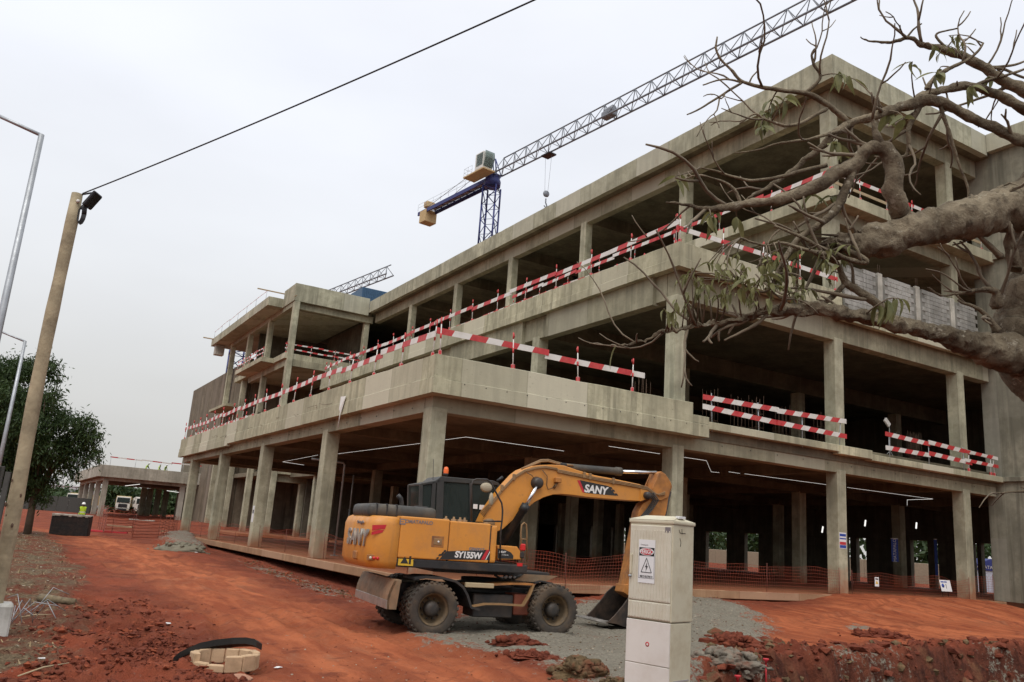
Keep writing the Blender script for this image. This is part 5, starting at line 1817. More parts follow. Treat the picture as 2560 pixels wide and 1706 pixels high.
T1 = atd(1232, 443, 106)
J1 = onz(2105, 2, T1.z)
jd = Vector((J1.x - T1.x, J1.y - T1.y, 0))
jl = jd.length
jd.normalize()
tc = thing('tower_crane', 'large tower crane with blue mast and long grey jib above the concrete building', 'crane', (T1.x, T1.y, 0))
lat_mast(tc, 0, T1.z - 1.4, 1.75, M_cblue, 2.0, math.atan2(jd.y, jd.x) + .6)
B().lathe([(0, -1.4), (1.05, -1.4), (1.1, -.7), (.9, -.2), (1.1, .1), (0, .1)], (0, 0, T1.z), 'z', 16).build('slewing_unit', M_cblue, tc)
zj = T1.z
lat_jib(tc, jd * 1.0 + Vector((0, 0, zj)), jd, jl * 1.25, 1.9, 1.35, M_crane)
sj = Vector((-jd.y, jd.x, 0))
bb = B()
for sg in (-1, 1):
    bb.tube([Vector((0, 0, zj)) + sj * sg * .6, Vector((0, 0, zj + 2.6)) + sj * sg * .2], .09, 5)
    bb.tube([Vector((0, 0, zj)) + jd * 1.0 + sj * sg * .6, Vector((0, 0, zj + 2.6)) + sj * sg * .2], .07, 5)
bb.build('tower_head', M_cblue, tc)
cj = onz(1088, 522, zj)
cl = (Vector((cj.x - T1.x, cj.y - T1.y, 0))).length
cjd = -jd
bb = B()
for sg in (-1, 1):
    bb.box((0, -.09, -.5), (cl + 2.6, .09, .06), .02, 0, Matrix.Translation((sj * sg * .7) + Vector((0, 0, zj - .3))) @ Matrix.Rotation(math.atan2(cjd.y, cjd.x), 4, 'Z'))
k = 0
while k * 1.6 < cl:
    a, c_ = cjd * k * 1.6, cjd * (k + 1) * 1.6
    bb.tube([a + sj * .7 + Vector((0, 0, zj - .3)), c_ - sj * .7 + Vector((0, 0, zj - .3))], .05, 4)
    k += 1
bb.build('counter_jib', M_cblue, tc)
Mc = Matrix.Translation((0, 0, zj)) @ Matrix.Rotation(math.atan2(cjd.y, cjd.x), 4, 'Z')
B().box((1.5, -.55, -.28), (cl, .55, -.2), 0, 0, Mc).build('walkway', M_galv, tc)
for k in range(4):
    B().box((cl + .1 + k * .42, -.95, -2.2), (cl + .48 + k * .42, .95, -.4), .06, 0, Mc).build('counterweight_block', M_cwt, tc)
B().box((cl + .3, -.7, .1), (cl + 1.3, .7, 1.0), .1, 0, Mc).build('winch_cover', M_cwt, tc)
bb = B()
for sg in (-1, 1):
    for q in (0, .5): bb.tube([Mc @ Vector((1.0, sg * .9, .3 + q)), Mc @ Vector((cl + 2.4, sg * .9, .3 + q))], .02, 4)
    for q in range(9): bb.tube([Mc @ Vector((1.0 + q * (cl + 1.4) / 8, sg * .9, -.2)), Mc @ Vector((1.0 + q * (cl + 1.4) / 8, sg * .9, .85))], .02, 4)
    bb.tube([Mc @ Vector((.0, sg * .2, 2.6)), Mc @ Vector((cl, sg * .7, -.1))], .05, 4)
bb.build('handrail', M_galv, tc)
# operator cab and platform, on the left of the mast as seen
cw0 = atd(1212, 406, 104.5) - Vector((T1.x, T1.y, 0))
Mb = Matrix.Translation(cw0) @ Matrix.Rotation(math.atan2(jd.y, jd.x), 4, 'Z')
B().box((-1.1, -.75, -1.2), (.7, .75, 1.15), .12, 0, Mb, 2).build('cab', M_cwhite2, tc)
B().prism([Mb @ Vector((.72, -.7, -.9)), Mb @ Vector((.72, .7, -.9)), Mb @ Vector((1.15, .7, .2)), Mb @ Vector((1.0, .7, 1.1)), Mb @ Vector((1.0, -.7, 1.1)), Mb @ Vector((1.15, -.7, .2))], Mb.to_3x3() @ Vector((.06, 0, 0))).build('front_glass', M_cglass, tc)
for sg in (-1, 1):
    B().box((-.75, sg * .76 - .01, -.7), (.6, sg * .76 + .01, .95), 0, 0, Mb).build('side_glass', M_cglass, tc)
B().box((-3.4, -.9, -1.45), (1.1, .9, -1.25), .02, 0, Mb).build('platform', M_cwt, tc)
bb = B()
for q in (-3.3, -2.4, -1.5):
    for sg in (-.85, .85): bb.tube([Mb @ Vector((q, sg, -1.3)), Mb @ Vector((q, sg, -.2))], .02, 4)
for zq in (-.75, -.2):
    bb.tube([Mb @ Vector((-1.5, -.85, zq)), Mb @ Vector((-3.3, -.85, zq)), Mb @ Vector((-3.3, .85, zq)), Mb @ Vector((-1.5, .85, zq))], .02, 4)
bb.build('platform_rail', M_galv, tc)
# trolley, ropes and hook block
tp = onz(1372, 385, zj)
tq = Vector((tp.x - T1.x, tp.y - T1.y, zj))
B().box((-.8, -.55, -.3), (.8, .55, -.1), .03, 0, Matrix.Translation(tq) @ Matrix.Rotation(math.atan2(jd.y, jd.x), 4, 'Z')).build('trolley', M_dark, tc)
dh = (Vector((tq.x, tq.y, tq.z)) + Vector((T1.x, T1.y, 0)) - CP).dot(CF)
hk = atd(1357, 495, dh) - Vector((T1.x, T1.y, 0))
bb = B()
for sg in (-.6, .6): bb.tube([tq + jd * sg, Vector((tq.x, tq.y, hk.z)) + jd * sg * .45], .018, 4)
bb.build('hoist_rope', M_crane, tc)
hq = Vector((tq.x, tq.y, hk.z))
B().lathe([(0, -.14), (.36, -.14), (.42, 0), (.36, .14), (0, .14)], hq, 'y', 16).build('hook_block', M_crane, tc)
B().tube([hq + Vector((0, 0, -.6)), hq + Vector((0, 0, -1.1)), hq + Vector((.2, 0, -1.5)), hq + Vector((0, 0, -1.7)), hq + Vector((-.2, 0, -1.5))], .08, 6).build('hook', M_crane, tc)
wq = onz(1525, 296, zj)
wv = Vector((wq.x - T1.x, wq.y - T1.y, zj))
Mw = Matrix.Translation(wv + Vector((0, 0, .55))) @ Matrix.Rotation(math.atan2(jd.y, jd.x), 4, 'Z')
B().box((-1.0, -.45, -.4), (.7, .45, .35), .15, 0, Mw, 2).lathe([(.0, -.6), (.45, -.6), (.45, .6), (0, .6)], wv + Vector((0, 0, .9)), 'y', 12).build('hoist_winch', M_crane, tc)
# second crane: only its jib end clears the roof of the rear wing
A2, B2 = Vector((21.2, 101, 30.0)) * U, Vector((25.54, 67.7, 30.0)) * U
t2 = thing('tower_crane', 'small distant crane jib poking out above the rear wing roof', 'crane', (A2.x, A2.y, 0))
lat_mast(t2, 0, A2.z, 1.6, M_cblue, 2.5)
lat_jib(t2, (0, 0, A2.z), (B2.x - A2.x, B2.y - A2.y, 0), (B2 - A2).length, 1.5, 1.2, M_crane, 2.4)
M3 = atd(596, 880, 112)
t3 = thing('tower_crane', 'blue lattice crane mast seen through the gap under the far left roof', 'crane', (M3.x, M3.y, 0))
lat_mast(t3, 0, 23.5, 1.9, M_cblue, 1.9)
bc = ony(930, 738, 49 * U)
ctn = thing('site_container', 'blue site container standing behind the roof parapet where the rear wing begins', 'container', (bc.x, bc.y, 19.0 * U))
M_cont = plain('container_blue', (.035, .09, .17), .5, .1, var=.15)
B().box((-1.6, -1.2, 0), (1.6, 2.5, bc.z - 19 * U + .35), .04).build('body', M_cont, ctn)
bb = B()
for k in range(15): bb.box((-1.5 + k * .21, -1.24, .1), (-1.4 + k * .21, -1.19, bc.z - 19 * U + .25))
bb.build('corrugation', M_cont, ctn)

# ------------------------------------------------------------------ wooden pole with floodlight and cable, lamp posts
M_pole = plain('pole_timber', (.36, .30, .195), .88, var=.28, vscale=2.2, dirt=(.14, .11, .07), dirt_amt=.75, dirt_scale=2.6, bump=.6)
M_blockc = concrete('pole_base_concrete', (.46, .45, .42), streak=.2)
pt_ = atd(193, 486, 13.75)
gp = gz(pt_.x, pt_.y)
wp = thing('utility_pole', 'leaning-looking wooden utility pole on a concrete block at the left edge, floodlight on top', 'pole', (pt_.x, pt_.y, gp))
Hp = pt_.z - gp
pts, rs = [], []
for k in range(15):
    f_ = k / 14
    pts.append((.035 * math.sin(f_ * 7) * (1 - f_), .03 * math.sin(f_ * 5 + 1), -.1 + (Hp + .1) * f_))
    rs.append(.118 - .028 * f_ + .005 * math.sin(k * 2.1))
B().tube(pts, rs, 18, wob=.04).build('shaft', M_pole, wp)
B().box((-.27, -.27, -.25), (.27, .27, .42), .03).build('concrete_base', M_blockc, wp)
for k in range(9):
    f_ = random.uniform(.1, .95)
    an = random.uniform(3.6, 5.6)
    r_ = .118 - .028 * f_
    B().ico((r_ * .97 * math.cos(an), r_ * .97 * math.sin(an), Hp * f_), random.uniform(.012, .03), 1, .2, flat=(.7, .7, 1.3)).build('knot', M_rebar, wp)
B().lathe([(0, 0), (.025, 0), (.03, .02), (.03, .04), (0, .045)], (0, 0, 0), 'y', 12).build('insulator', M_wht, wp).location = (.03, -.13, Hp - .15)
fl = Vector(CH) * .27 + Vector((0, 0, -.18))
fl_ = link(bpy.data.objects.new('floodlight', None))
fl_.parent = wp
fl_.location = (fl.x, fl.y, Hp + .05 + fl.z + .04)
fl_.rotation_euler = (0, math.radians(32), math.atan2(CH.y, CH.x))
B().box((-.03, -.12, -.15), (.03, .12, .15), .015).build('housing', M_dark, fl_)
B().box((.031, -.1, -.125), (.036, .1, .125)).build('lens', M_glass, fl_)
for q in (.1, -.16):
    B().tube([(0, 0, Hp - .12 + q), (CH.x * .24, CH.y * .24, Hp - .06 + q)], .016, 5).build('bracket', M_dark, wp)
bb = B()
for k in range(6):
    o_ = Vector(CH) * (.11 + .008 * k) + Vector((0, -.04, 0))
    ring_ = [o_ + Vector(CH) * (.035 + .006 * k) * math.cos(t) + Vector((0, 0, Hp - .36 + (.13 + .01 * k) * math.sin(t))) for t in [2 * math.pi * q / 12 for q in range(13)]]
    bb.tube(ring_, .008, 5)
bb.build('cable_coil', M_dark, wp)
c0 = atd(207, 484, 13.7)
c1 = atd(1620, -130, 9.0)
pts = []
for k in range(41):
    f_ = k / 40
    q = c0.lerp(c1, f_)
    pts.append(q + Vector((0, 0, -.22 * 4 * f_ * (1 - f_) * .35)))
bb = B()
cp = []
for i in range(90):
    f_ = i / 89
    cp.append(c0.lerp(c1, f_) + Vector((0, 0, -.077 * 4 * f_ * (1 - f_))))
bb.tube(cp, .011, 6)
M_cable2 = plain('cable_grey', (.12, .12, .12), .6)
tag(bb.build('overhead_cable', [M_dark, M_cable2]), 'thin black overhead cable running from the wooden pole up across the sky', 'cable')


def lamp_post(label, top, arm, r):
    g = gz(top.x, top.y) if abs(top.x) < 40 else 0
    lp_ = thing('street_lamp', label, 'street lamp', (top.x, top.y, g))
    h = top.z - g
    B().tube([(0, 0, -.2), (0, 0, h * .5), (0, 0, h)], [r * 1.25, r * 1.1, r * .85], 12).build('post', M_galv, lp_)
    a = arm - top
    B().tube([(0, 0, h - .02), tuple(Vector((0, 0, h - .02)) + a)], r * .6, 8).build('arm', M_galv, lp_)
    e = Vector((0, 0, h)) + a
    B().box((-.35, -.13, -.05), (.35, .13, .06), .03, 0, Matrix.Translation(e + a.normalized() * .3) @ Matrix.Rotation(math.atan2(a.y, a.x), 4, 'Z')).build('lamp_head', M_galv, lp_)
    B().tube([(0, 0, -.2), (0, 0, .25)], r * 1.9, 10).build('base_sleeve', M_galv, lp_)


lamp_post('tall grey street lamp with bent top at the upper left edge', atd(104, 337, 19), atd(-60, 262, 19.3), .072)
lamp_post('shorter grey street lamp standing in front of the dark tree at the left edge', atd(63, 853, 34), atd(-30, 815, 34.4), .07)

# ------------------------------------------------------------------ foliage helpers
def leaf_mat(name, c1, c2, tr=.25):
    m, nt, b = nodes(name)
    oi = N(nt, 'ShaderNodeObjectInfo')
    g = pos_n(nt)
    f_ = noise_n(nt, g, 1.3, 4)
    f2 = noise_n(nt, g, 9, 3)
    c = mix_n(nt, rng_n(nt, f_, .32, .68), c1, c2)
    c = mix_n(nt, rng_n(nt, f2, .4, .7, 0, .5), c, tuple(x * 1.7 for x in c2))
    nt.links.new(c, b.inputs['Base Color'])
    b.inputs['Roughness'].default_value = .55
    b.inputs['Specular IOR Level'].default_value = .35
    t = N(nt, 'ShaderNodeBsdfTranslucent')
    nt.links.new(c, t.inputs['Color'])
    mx = N(nt, 'ShaderNodeMixShader')
    mx.inputs[0].default_value = tr
    nt.links.new(b.outputs[0], mx.inputs[1])
    nt.links.new(t.outputs[0], mx.inputs[2])
    nt.links.new(mx.outputs[0], nt.nodes['Material Output'].inputs['Surface'])
    return m


M_bark = plain('bark_brown', (.10, .075, .05), .9, var=.3, vscale=3, bump=.5)
M_ltree = leaf_mat('leaves_dark_green', (.016, .034, .010), (.045, .078, .020))
M_ltree2 = leaf_mat('leaves_far_green', (.022, .045, .015), (.05, .085, .028))
M_lnear = leaf_mat('leaves_near', (.10, .108, .040), (.20, .195, .08), .35)


def leaf_cloud(blobs, n, size, droop=.5, elong=3.2, seed=0, hollow=.55):
    """leaf quads spread through ellipsoid clumps; blobs: (centre, radii, weight)"""
    r = np.random.default_rng(seed)
    w = np.array([b_[2] for b_ in blobs], float)
    idx = r.choice(len(blobs), n, p=w / w.sum())
    C_ = np.array([tuple(b_[0]) for b_ in blobs])[idx]
    R_ = np.array([tuple(b_[1]) for b_ in blobs])[idx]
    d = r.normal(size=(n, 3))
    d /= np.linalg.norm(d, axis=1)[:, None]
    rad = hollow + (1 - hollow) * r.random(n) ** .7
    # sprays: leaves grouped along short twigs
    P = C_ + d * rad[:, None] * R_
    grp = r.integers(0, max(1, n // 9), n)
    gc = r.normal(size=(max(1, n // 9), 3)) * size * 1.6
    first = np.zeros((max(1, n // 9), 3))
    seen_ = np.full(max(1, n // 9), -1)
    for i in range(n):
        if seen_[grp[i]] < 0: seen_[grp[i]] = i
    P = np.where((np.arange(n) % 3 > 0)[:, None], P[seen_[grp]] + r.normal(size=(n, 3)) * size * 1.05, P)
    ax = r.normal(size=(n, 3)) + d * .8
    ax[:, 2] -= droop * 1.6
    ax /= np.linalg.norm(ax, axis=1)[:, None]
    sd_ = np.cross(ax, r.normal(size=(n, 3)))
    sd_ /= np.linalg.norm(sd_, axis=1)[:, None] + 1e-9
    L_ = size * (.6 + .8 * r.random(n))[:, None]
    W_ = L_ / elong
    nrm = np.cross(ax, sd_)
    v0 = P
    v1 = P + ax * L_ * .5 + sd_ * W_ * .5 + nrm * W_ * .15
    v2 = P + ax * L_
    v3 = P + ax * L_ * .5 - sd_ * W_ * .5 + nrm * W_ * .15
    V = np.stack([v0, v1, v2, v3], 1).reshape(-1, 3)
    F = np.arange(4 * n).reshape(n, 4)
    return V, F


def bpx(u, v, d, r, wt=1, fl=.85, dd=1.0):
    """clump centred on display pixel at depth, radius in display pixels"""
    c_ = atd(u * K, v * K, d)
    rr_ = r * K / FPX * d
    return (c_, (rr_ * dd, rr_ * dd, rr_ * fl), wt * r * r)


def tree(name, label, base, blobs, n, size, trunk_r, mat, group=None, seed=0, droop=.5, elong=3.2, branches=7, lean=(0, 0), cat='tree'):
    t = thing(name, label, cat, base, 0, group)
    bs = [(Vector(c_) - Vector(base), r_, w_) for c_, r_, w_ in blobs]
    V, F = leaf_cloud(bs, n, size, droop, elong, seed)
    raw('crown', V, F, mat, t)
    top = sum((b_[0] for b_ in bs), Vector((0, 0, 0))) / len(bs)
    rr_ = random.Random(seed)
    bb = B()
    mid = Vector((top.x * .35, top.y * .35, top.z * .45))
    bb.tube([(0, 0, -.3), (mid.x * .4, mid.y * .4, mid.z * .5), mid, top * .8], [trunk_r, trunk_r * .85, trunk_r * .7, trunk_r * .3], 9, wob=.1)
    bb.build('trunk', M_bark, t)
    for k in range(branches):
        c_ = bs[k % len(bs)][0] + Vector((rr_.uniform(-.3, .3), rr_.uniform(-.3, .3), rr_.uniform(-.2, .3)))
        s_ = mid * rr_.uniform(.7, 1.05)
        m2 = s_.lerp(c_, .5) + Vector((0, 0, rr_.uniform(-.2, .3)))
        B().tube([s_, m2, c_], [trunk_r * .45, trunk_r * .28, trunk_r * .08], 6).build('branch', M_bark, t)
    return t


tb_ = onground(72, 1293, .1)
tb_ = atd(76, 1296, 42)
tb_.z = gz(tb_.x, tb_.y)
bl_ = [bpx(x_, y_, 42 + dz_, r_, 1, fl_) for x_, y_, r_, dz_, fl_ in ((60, 850, 40, 0, .6), (105, 842, 28, 0, .6), (15, 850, 45, 1, .6), (-40, 870, 60, 0, .7), (128, 870, 14, 0, .5), (120, 905, 20, -1, .5), (20, 915, 60, -1, .55), (80, 925, 45, 0, .5), (-30, 960, 80, 0, .7), (60, 980, 65, -1, .6), (130, 955, 34, 0, .5), (165, 975, 30, -.5, .6), (200, 968, 20, 0, .6), (205, 1000, 26, 0, .5), (170, 1020, 36, 0, .6), (110, 1035, 55, -.5, .6), (40, 1050, 70, 0, .6), (-30, 1060, 90, 0, .7), (150, 1075, 24, 0, .7), (190, 1055, 20, 0, .8), (222, 1048, 13, 0, .7), (212, 1030, 16, 0, .7), (90, 1100, 40, 0, .5), (40, 1120, 48, 0, .5), (175, 1095, 9, 0, 1.2), (100, 1145, 16, 0, .6))]
tree('shade_tree', 'large dark green leafy tree behind the wooden pole at the left', tb_, bl_, 50000, .22, .2, M_ltree, seed=3, droop=.7, elong=3.6, branches=16)

# ------------------------------------------------------------------ the bare-branched tree at the right edge
m, nt, b = nodes('pale_bark')
p = pos_n(nt)
n1 = noise_n(nt, p, 2.2, 8, .65)
n2 = noise_n(nt, p, 14, 8, .7)
c = mix_n(nt, rng_n(nt, n1, .35, .65), (.095, .072, .047), (.29, .24, .165))
c = mix_n(nt, rng_n(nt, n2, .5, .68, 0, .75), c, (.055, .040, .028))
c = mix_n(nt, rng_n(nt, noise_n(nt, p, 11, 9, .75), .58, .68, 0, .85), c, (.46, .42, .33))
nt.links.new(c, b.inputs['Base Color'])
b.inputs['Roughness'].default_value = .9
b.inputs['Specular IOR Level'].default_value = .2
bump_n(nt, b, math_n(nt, 'ADD', n2, math_n(nt, 'MULTIPLY', n1, 1.5)), 1.0, .035)
M_pbark = m
M_twig = plain('twig_bark', (.165, .13, .088), .85, var=.35, vscale=5, coord='Position')
tr0 = atd(2790, 1706, 6.6)
gt = gz(tr0.x, tr0.y)
bt = thing('bare_tree', 'old bare-branched tree reaching in from the right edge with a few drooping leaves', 'tree', (tr0.x, tr0.y, gt))
BO = Vector((tr0.x, tr0.y, gt))
NODES = []


def limb(name, pts, n=12, wob=.12, mat=None, smooth=4, keep=True):
    """pts: (x, y, radius px, depth) in display pixels"""
    if n >= 16: n, smooth = 30, 9
    P = [(atd(x * K, y * K, d) - BO, r * (.8 if r > 12 else .9) * K / FPX * d) for x, y, r, d in pts]
    Q, Rr = [], []
    m = len(P)
    for i in range(m - 1):
        p0, p1, p2, p3 = P[max(0, i - 1)][0], P[i][0], P[i + 1][0], P[min(m - 1, i + 2)][0]
        for s in range(smooth * 2):
            t = s / (smooth * 2)
            q = .5 * ((2 * p1) + (p2 - p0) * t + (2 * p0 - 5 * p1 + 4 * p2 - p3) * t * t + (3 * p1 - p0 - 3 * p2 + p3) * t ** 3)
            Q.append(q)
            Rr.append(P[i][1] * (1 - t) + P[i + 1][1] * t)
    Q.append(P[-1][0])
    Rr.append(P[-1][1])
    for i, q in enumerate(Q):
        if 0 < i < len(Q) - 1:
            a = Rr[i] * .5
            Q[i] = q + Vector((mnoise.noise(q * 7), mnoise.noise(q * 7 + Vector((9, 0, 0))), mnoise.noise(q * 7 + Vector((0, 9, 0))))) * min(a, .03)
            Rr[i] *= 1 + .1 * mnoise.noise(q * 5)
    bb = B()
    bb.tube(Q, Rr, n, wob=0)
    for v in bb.bm.verts:                            # knots, ridges and furrows in the bark
        rl_ = min(Rr[0], .12)
        v.co += v.co.normalized() * 0 + Vector((mnoise.noise(v.co * 14), mnoise.noise(v.co * 14 + Vector((5, 0, 0))), mnoise.noise(v.co * 14 + Vector((0, 5, 0))))) * rl_ * .2 + Vector((mnoise.noise(v.co * 38), mnoise.noise(v.co * 38 + Vector((3, 0, 0))), mnoise.noise(v.co * 38 + Vector((0, 3, 0))))) * rl_ * .11
    bb.build(name, mat or M_pbark, bt)
    if keep: NODES.extend([(q, r_) for q, r_ in zip(Q, Rr)])
    return Q, Rr


limb('trunk', [(2780, 1900, 150, 6.6), (2720, 1500, 140, 6.5), (2620, 1150, 140, 6.4), (2570, 985, 125, 6.35), (2450, 860, 140, 6.25), (2398, 770, 122, 6.2), (2396, 700, 116, 6.2), (2406, 630, 84, 6.2), (2416, 560, 96, 6.2), (2440, 440, 105, 6.2), (2480, 330, 60, 6.3)], 20, .12)
limb('limb', [(2440, 440, 90, 6.25), (2370, 470, 84, 6.1), (2300, 482, 62, 6.0), (2200, 506, 54, 5.85), (2100, 532, 50, 5.75), (2010, 556, 44, 5.7), (1960, 562, 32, 5.7), (1915, 560, 17, 5.7), (1888, 566, 7, 5.7)], 18, .14)
limb('limb', [(2075, 510, 28, 5.75), (2058, 440, 27, 5.7), (2048, 385, 26, 5.7), (2030, 345, 23, 5.7), (2000, 345, 18, 5.7), (1960, 380, 22, 5.7), (1890, 418, 20, 5.65), (1810, 452, 15, 5.6), (1740, 468, 12, 5.6), (1680, 476, 10, 5.6), (1630, 480, 7, 5.6), (1580, 472, 3.5, 5.6), (1530, 464, 1.5, 5.6)], 14, .1)
limb('limb', [(2030, 345, 15, 5.7), (2012, 310, 9, 5.7), (2008, 285, 6, 5.7), (1995, 268, 3, 5.7)], 10)
limb('limb', [(2440, 385, 26, 6.4), (2353, 325, 17, 6.4), (2280, 290, 15, 6.4), (2200, 255, 14, 6.4), (2130, 232, 15, 6.4), (2075, 245, 14, 6.4), (2010, 268, 11, 6.3), (1950, 285, 10, 6.3), (1910, 315, 9, 6.2), (1880, 345, 8, 6.2), (1830, 385, 6, 6.2), (1780, 420, 5, 6.1), (1730, 450, 3.5, 6.1), (1690, 480, 2, 6.1)], 12)
limb('limb', [(2440, 290, 20, 6.7), (2353, 250, 15, 6.7), (2300, 222, 13, 6.7), (2240, 200, 11, 6.6), (2180, 205, 10, 6.6), (2130, 215, 9, 6.5), (2090, 238, 7, 6.4)], 10)
limb('limb', [(2440, 270, 20, 7.0), (2353, 212, 17, 7.0), (2300, 180, 16, 7.0), (2250, 148, 13, 7.0), (2190, 120, 10, 7.0), (2130, 105, 7, 7.0), (2085, 88, 5, 7.0), (2045, 98, 3.5, 7.0), (2000, 92, 2.5, 7.0), (1976, 86, 1.5, 7.0)], 10)
limb('limb', [(2460, 850, 96, 6.3), (2353, 818, 62, 6.15), (2290, 806, 50, 6.0), (2220, 786, 34, 5.9), (2140, 764, 25, 5.8), (2070, 745, 22, 5.7), (1980, 727, 18, 5.6), (1900, 714, 18, 5.5), (1830, 712, 18, 5.5), (1765, 714, 14, 5.4), (1720, 733, 9, 5.4), (1660, 742, 9, 5.4), (1600, 750, 6, 5.4), (1540, 760, 4, 5.3), (1480, 782, 2.5, 5.3), (1405, 796, 1.5, 5.3)], 16, .13)
limb('limb', [(2040, 715, 14, 5.7), (1990, 680, 11, 5.7), (1945, 650, 10, 5.7), (1925, 610, 7, 5.65), (1900, 585, 5, 5.6), (1860, 575, 3, 5.6), (1800, 570, 2, 5.6)], 10)
limb('limb', [(1945, 650, 7, 5.7), (1915, 680, 7, 5.7), (1885, 705, 6, 5.6)], 8)
limb('branch', [(1930, 590, 10, 5.6), (1875, 580, 5, 5.5), (1800, 560, 4, 5.4), (1760, 565, 3, 5.4), (1700, 548, 3, 5.4)], 7)
limb('branch', [(1960, 385, 14, 5.7), (1930, 470, 11, 5.65), (1890, 510, 10, 5.6), (1840, 545, 8, 5.55), (1800, 600, 6, 5.5), (1760, 670, 4, 5.5), (1700, 650, 2, 5.5)], 8)
limb('branch', [(1950, 285, 8, 6.3), (1910, 245, 7, 6.25), (1850, 215, 7, 6.2), (1780, 206, 5, 6.2), (1710, 190, 4.5, 6.2), (1680, 160, 3.5, 6.2), (1655, 135, 3, 6.2), (1645, 110, 2.8, 6.2), (1648, 85, 2, 6.2)], 8)
limb('branch', [(1705, 190, 3, 6.2), (1665, 182, 2.4, 6.2), (1615, 196, 1.6, 6.2)], 6)
limb('branch', [(1705, 190, 3.5, 6.2), (1660, 218, 3, 6.2), (1610, 250, 2.5, 6.2), (1578, 264, 1.6, 6.2)], 6)
limb('branch', [(1850, 215, 5, 6.2), (1885, 180, 4, 6.2), (1870, 150, 4, 6.2), (1865, 128, 3, 6.2), (1872, 112, 2.2, 6.2)], 6)
limb('branch', [(1720, 195, 2.5, 6.2), (1728, 178, 2, 6.2), (1742, 162, 1.6, 6.2)], 6)
limb('branch', [(1900, 250, 5, 6.2), (1820, 290, 4.5, 6.1), (1760, 275, 3.5, 6.1), (1735, 262, 2.5, 6.1), (1700, 285, 2, 6.1)], 6)
limb('branch', [(1930, 300, 5, 6.2), (1850, 322, 4, 6.1), (1790, 330, 3, 6.1), (1740, 345, 2, 6.1), (1690, 352, 1.3, 6.1)], 6)
limb('branch', [(1900, 380, 6, 5.9), (1800, 405, 5, 5.9), (1720, 415, 4, 5.9), (1650, 395, 2.5, 5.9), (1610, 385, 1.5, 5.9)], 6)
limb('branch', [(1700, 470, 5, 5.6), (1690, 440, 4.5, 5.6), (1665, 420, 3.5, 5.6), (1620, 405, 2, 5.6)], 6)
limb('branch', [(2120, 230, 9, 6.4), (2090, 290, 6, 6.4), (2085, 350, 5, 6.4), (2060, 365, 3, 6.4), (2010, 360, 2, 6.4)], 7)
limb('branch', [(2160, 245, 6, 6.4), (2180, 300, 5, 6.4), (2200, 370, 4, 6.4), (2225, 440, 3, 6.4), (2210, 480, 2, 6.4)], 6)
limb('branch', [(2130, 205, 7, 6.5), (2150, 175, 6, 6.5), (2200, 150, 5, 6.5), (2240, 125, 3.5, 6.5), (2260, 100, 2.2, 6.5)], 6)
limb('branch', [(2185, 118, 4, 7.0), (2150, 82, 3, 7.0), (2200, 66, 2, 7.0)], 6)
limb('branch', [(2082, 88, 3, 7.0), (2070, 75, 2.4, 7.0), (2068, 58, 1.8, 7.0)], 5)
limb('branch', [(2082, 88, 3, 7.0), (2100, 68, 2.4, 7.0), (2118, 55, 1.8, 7.0)], 5)
limb('branch', [(2240, 150, 5, 7.0), (2300, 158, 4, 7.0), (2353, 178, 3, 7.0), (2400, 185, 2, 7.0)], 6)
limb('branch', [(2260, 155, 4, 7.0), (2330, 150, 3, 7.0), (2380, 130, 2, 7.0)], 6)
limb('branch', [(2230, 200, 5, 6.6), (2290, 180, 4, 6.6), (2353, 160, 3, 6.6), (2400, 140, 2, 6.6)], 6)
limb('branch', [(1920, 560, 6, 5.65), (1980, 590, 6, 5.6), (1985, 605, 7, 5.6), (1900, 575, 5, 5.55), (1830, 540, 4, 5.5), (1780, 520, 3, 5.5)], 6)
limb('branch', [(2290, 700, 20, 6.0), (2285, 672, 9, 5.95), (2250, 665, 5, 5.9), (2170, 680, 3, 5.9), (2130, 660, 2, 5.9)], 7)
limb('branch', [(2290, 760, 14, 6.0), (2260, 720, 6, 5.95), (2200, 690, 3, 5.9)], 6)
limb('branch', [(2330, 620, 22, 6.0), (2320, 560, 12, 5.95), (2315, 520, 9, 5.9), (2305, 470, 6, 5.9), (2330, 430, 3, 5.9)], 7)
limb('branch', [(2300, 590, 10, 5.95), (2250, 545, 5, 5.9), (2230, 550, 3, 5.9), (2190, 565, 1.8, 5.9)], 6)
limb('branch', [(2500, 1200, 14, 6.3), (2400, 1150, 6, 6.0), (2350, 1130, 3.5, 5.9), (2290, 1135, 2, 5.9)], 6)

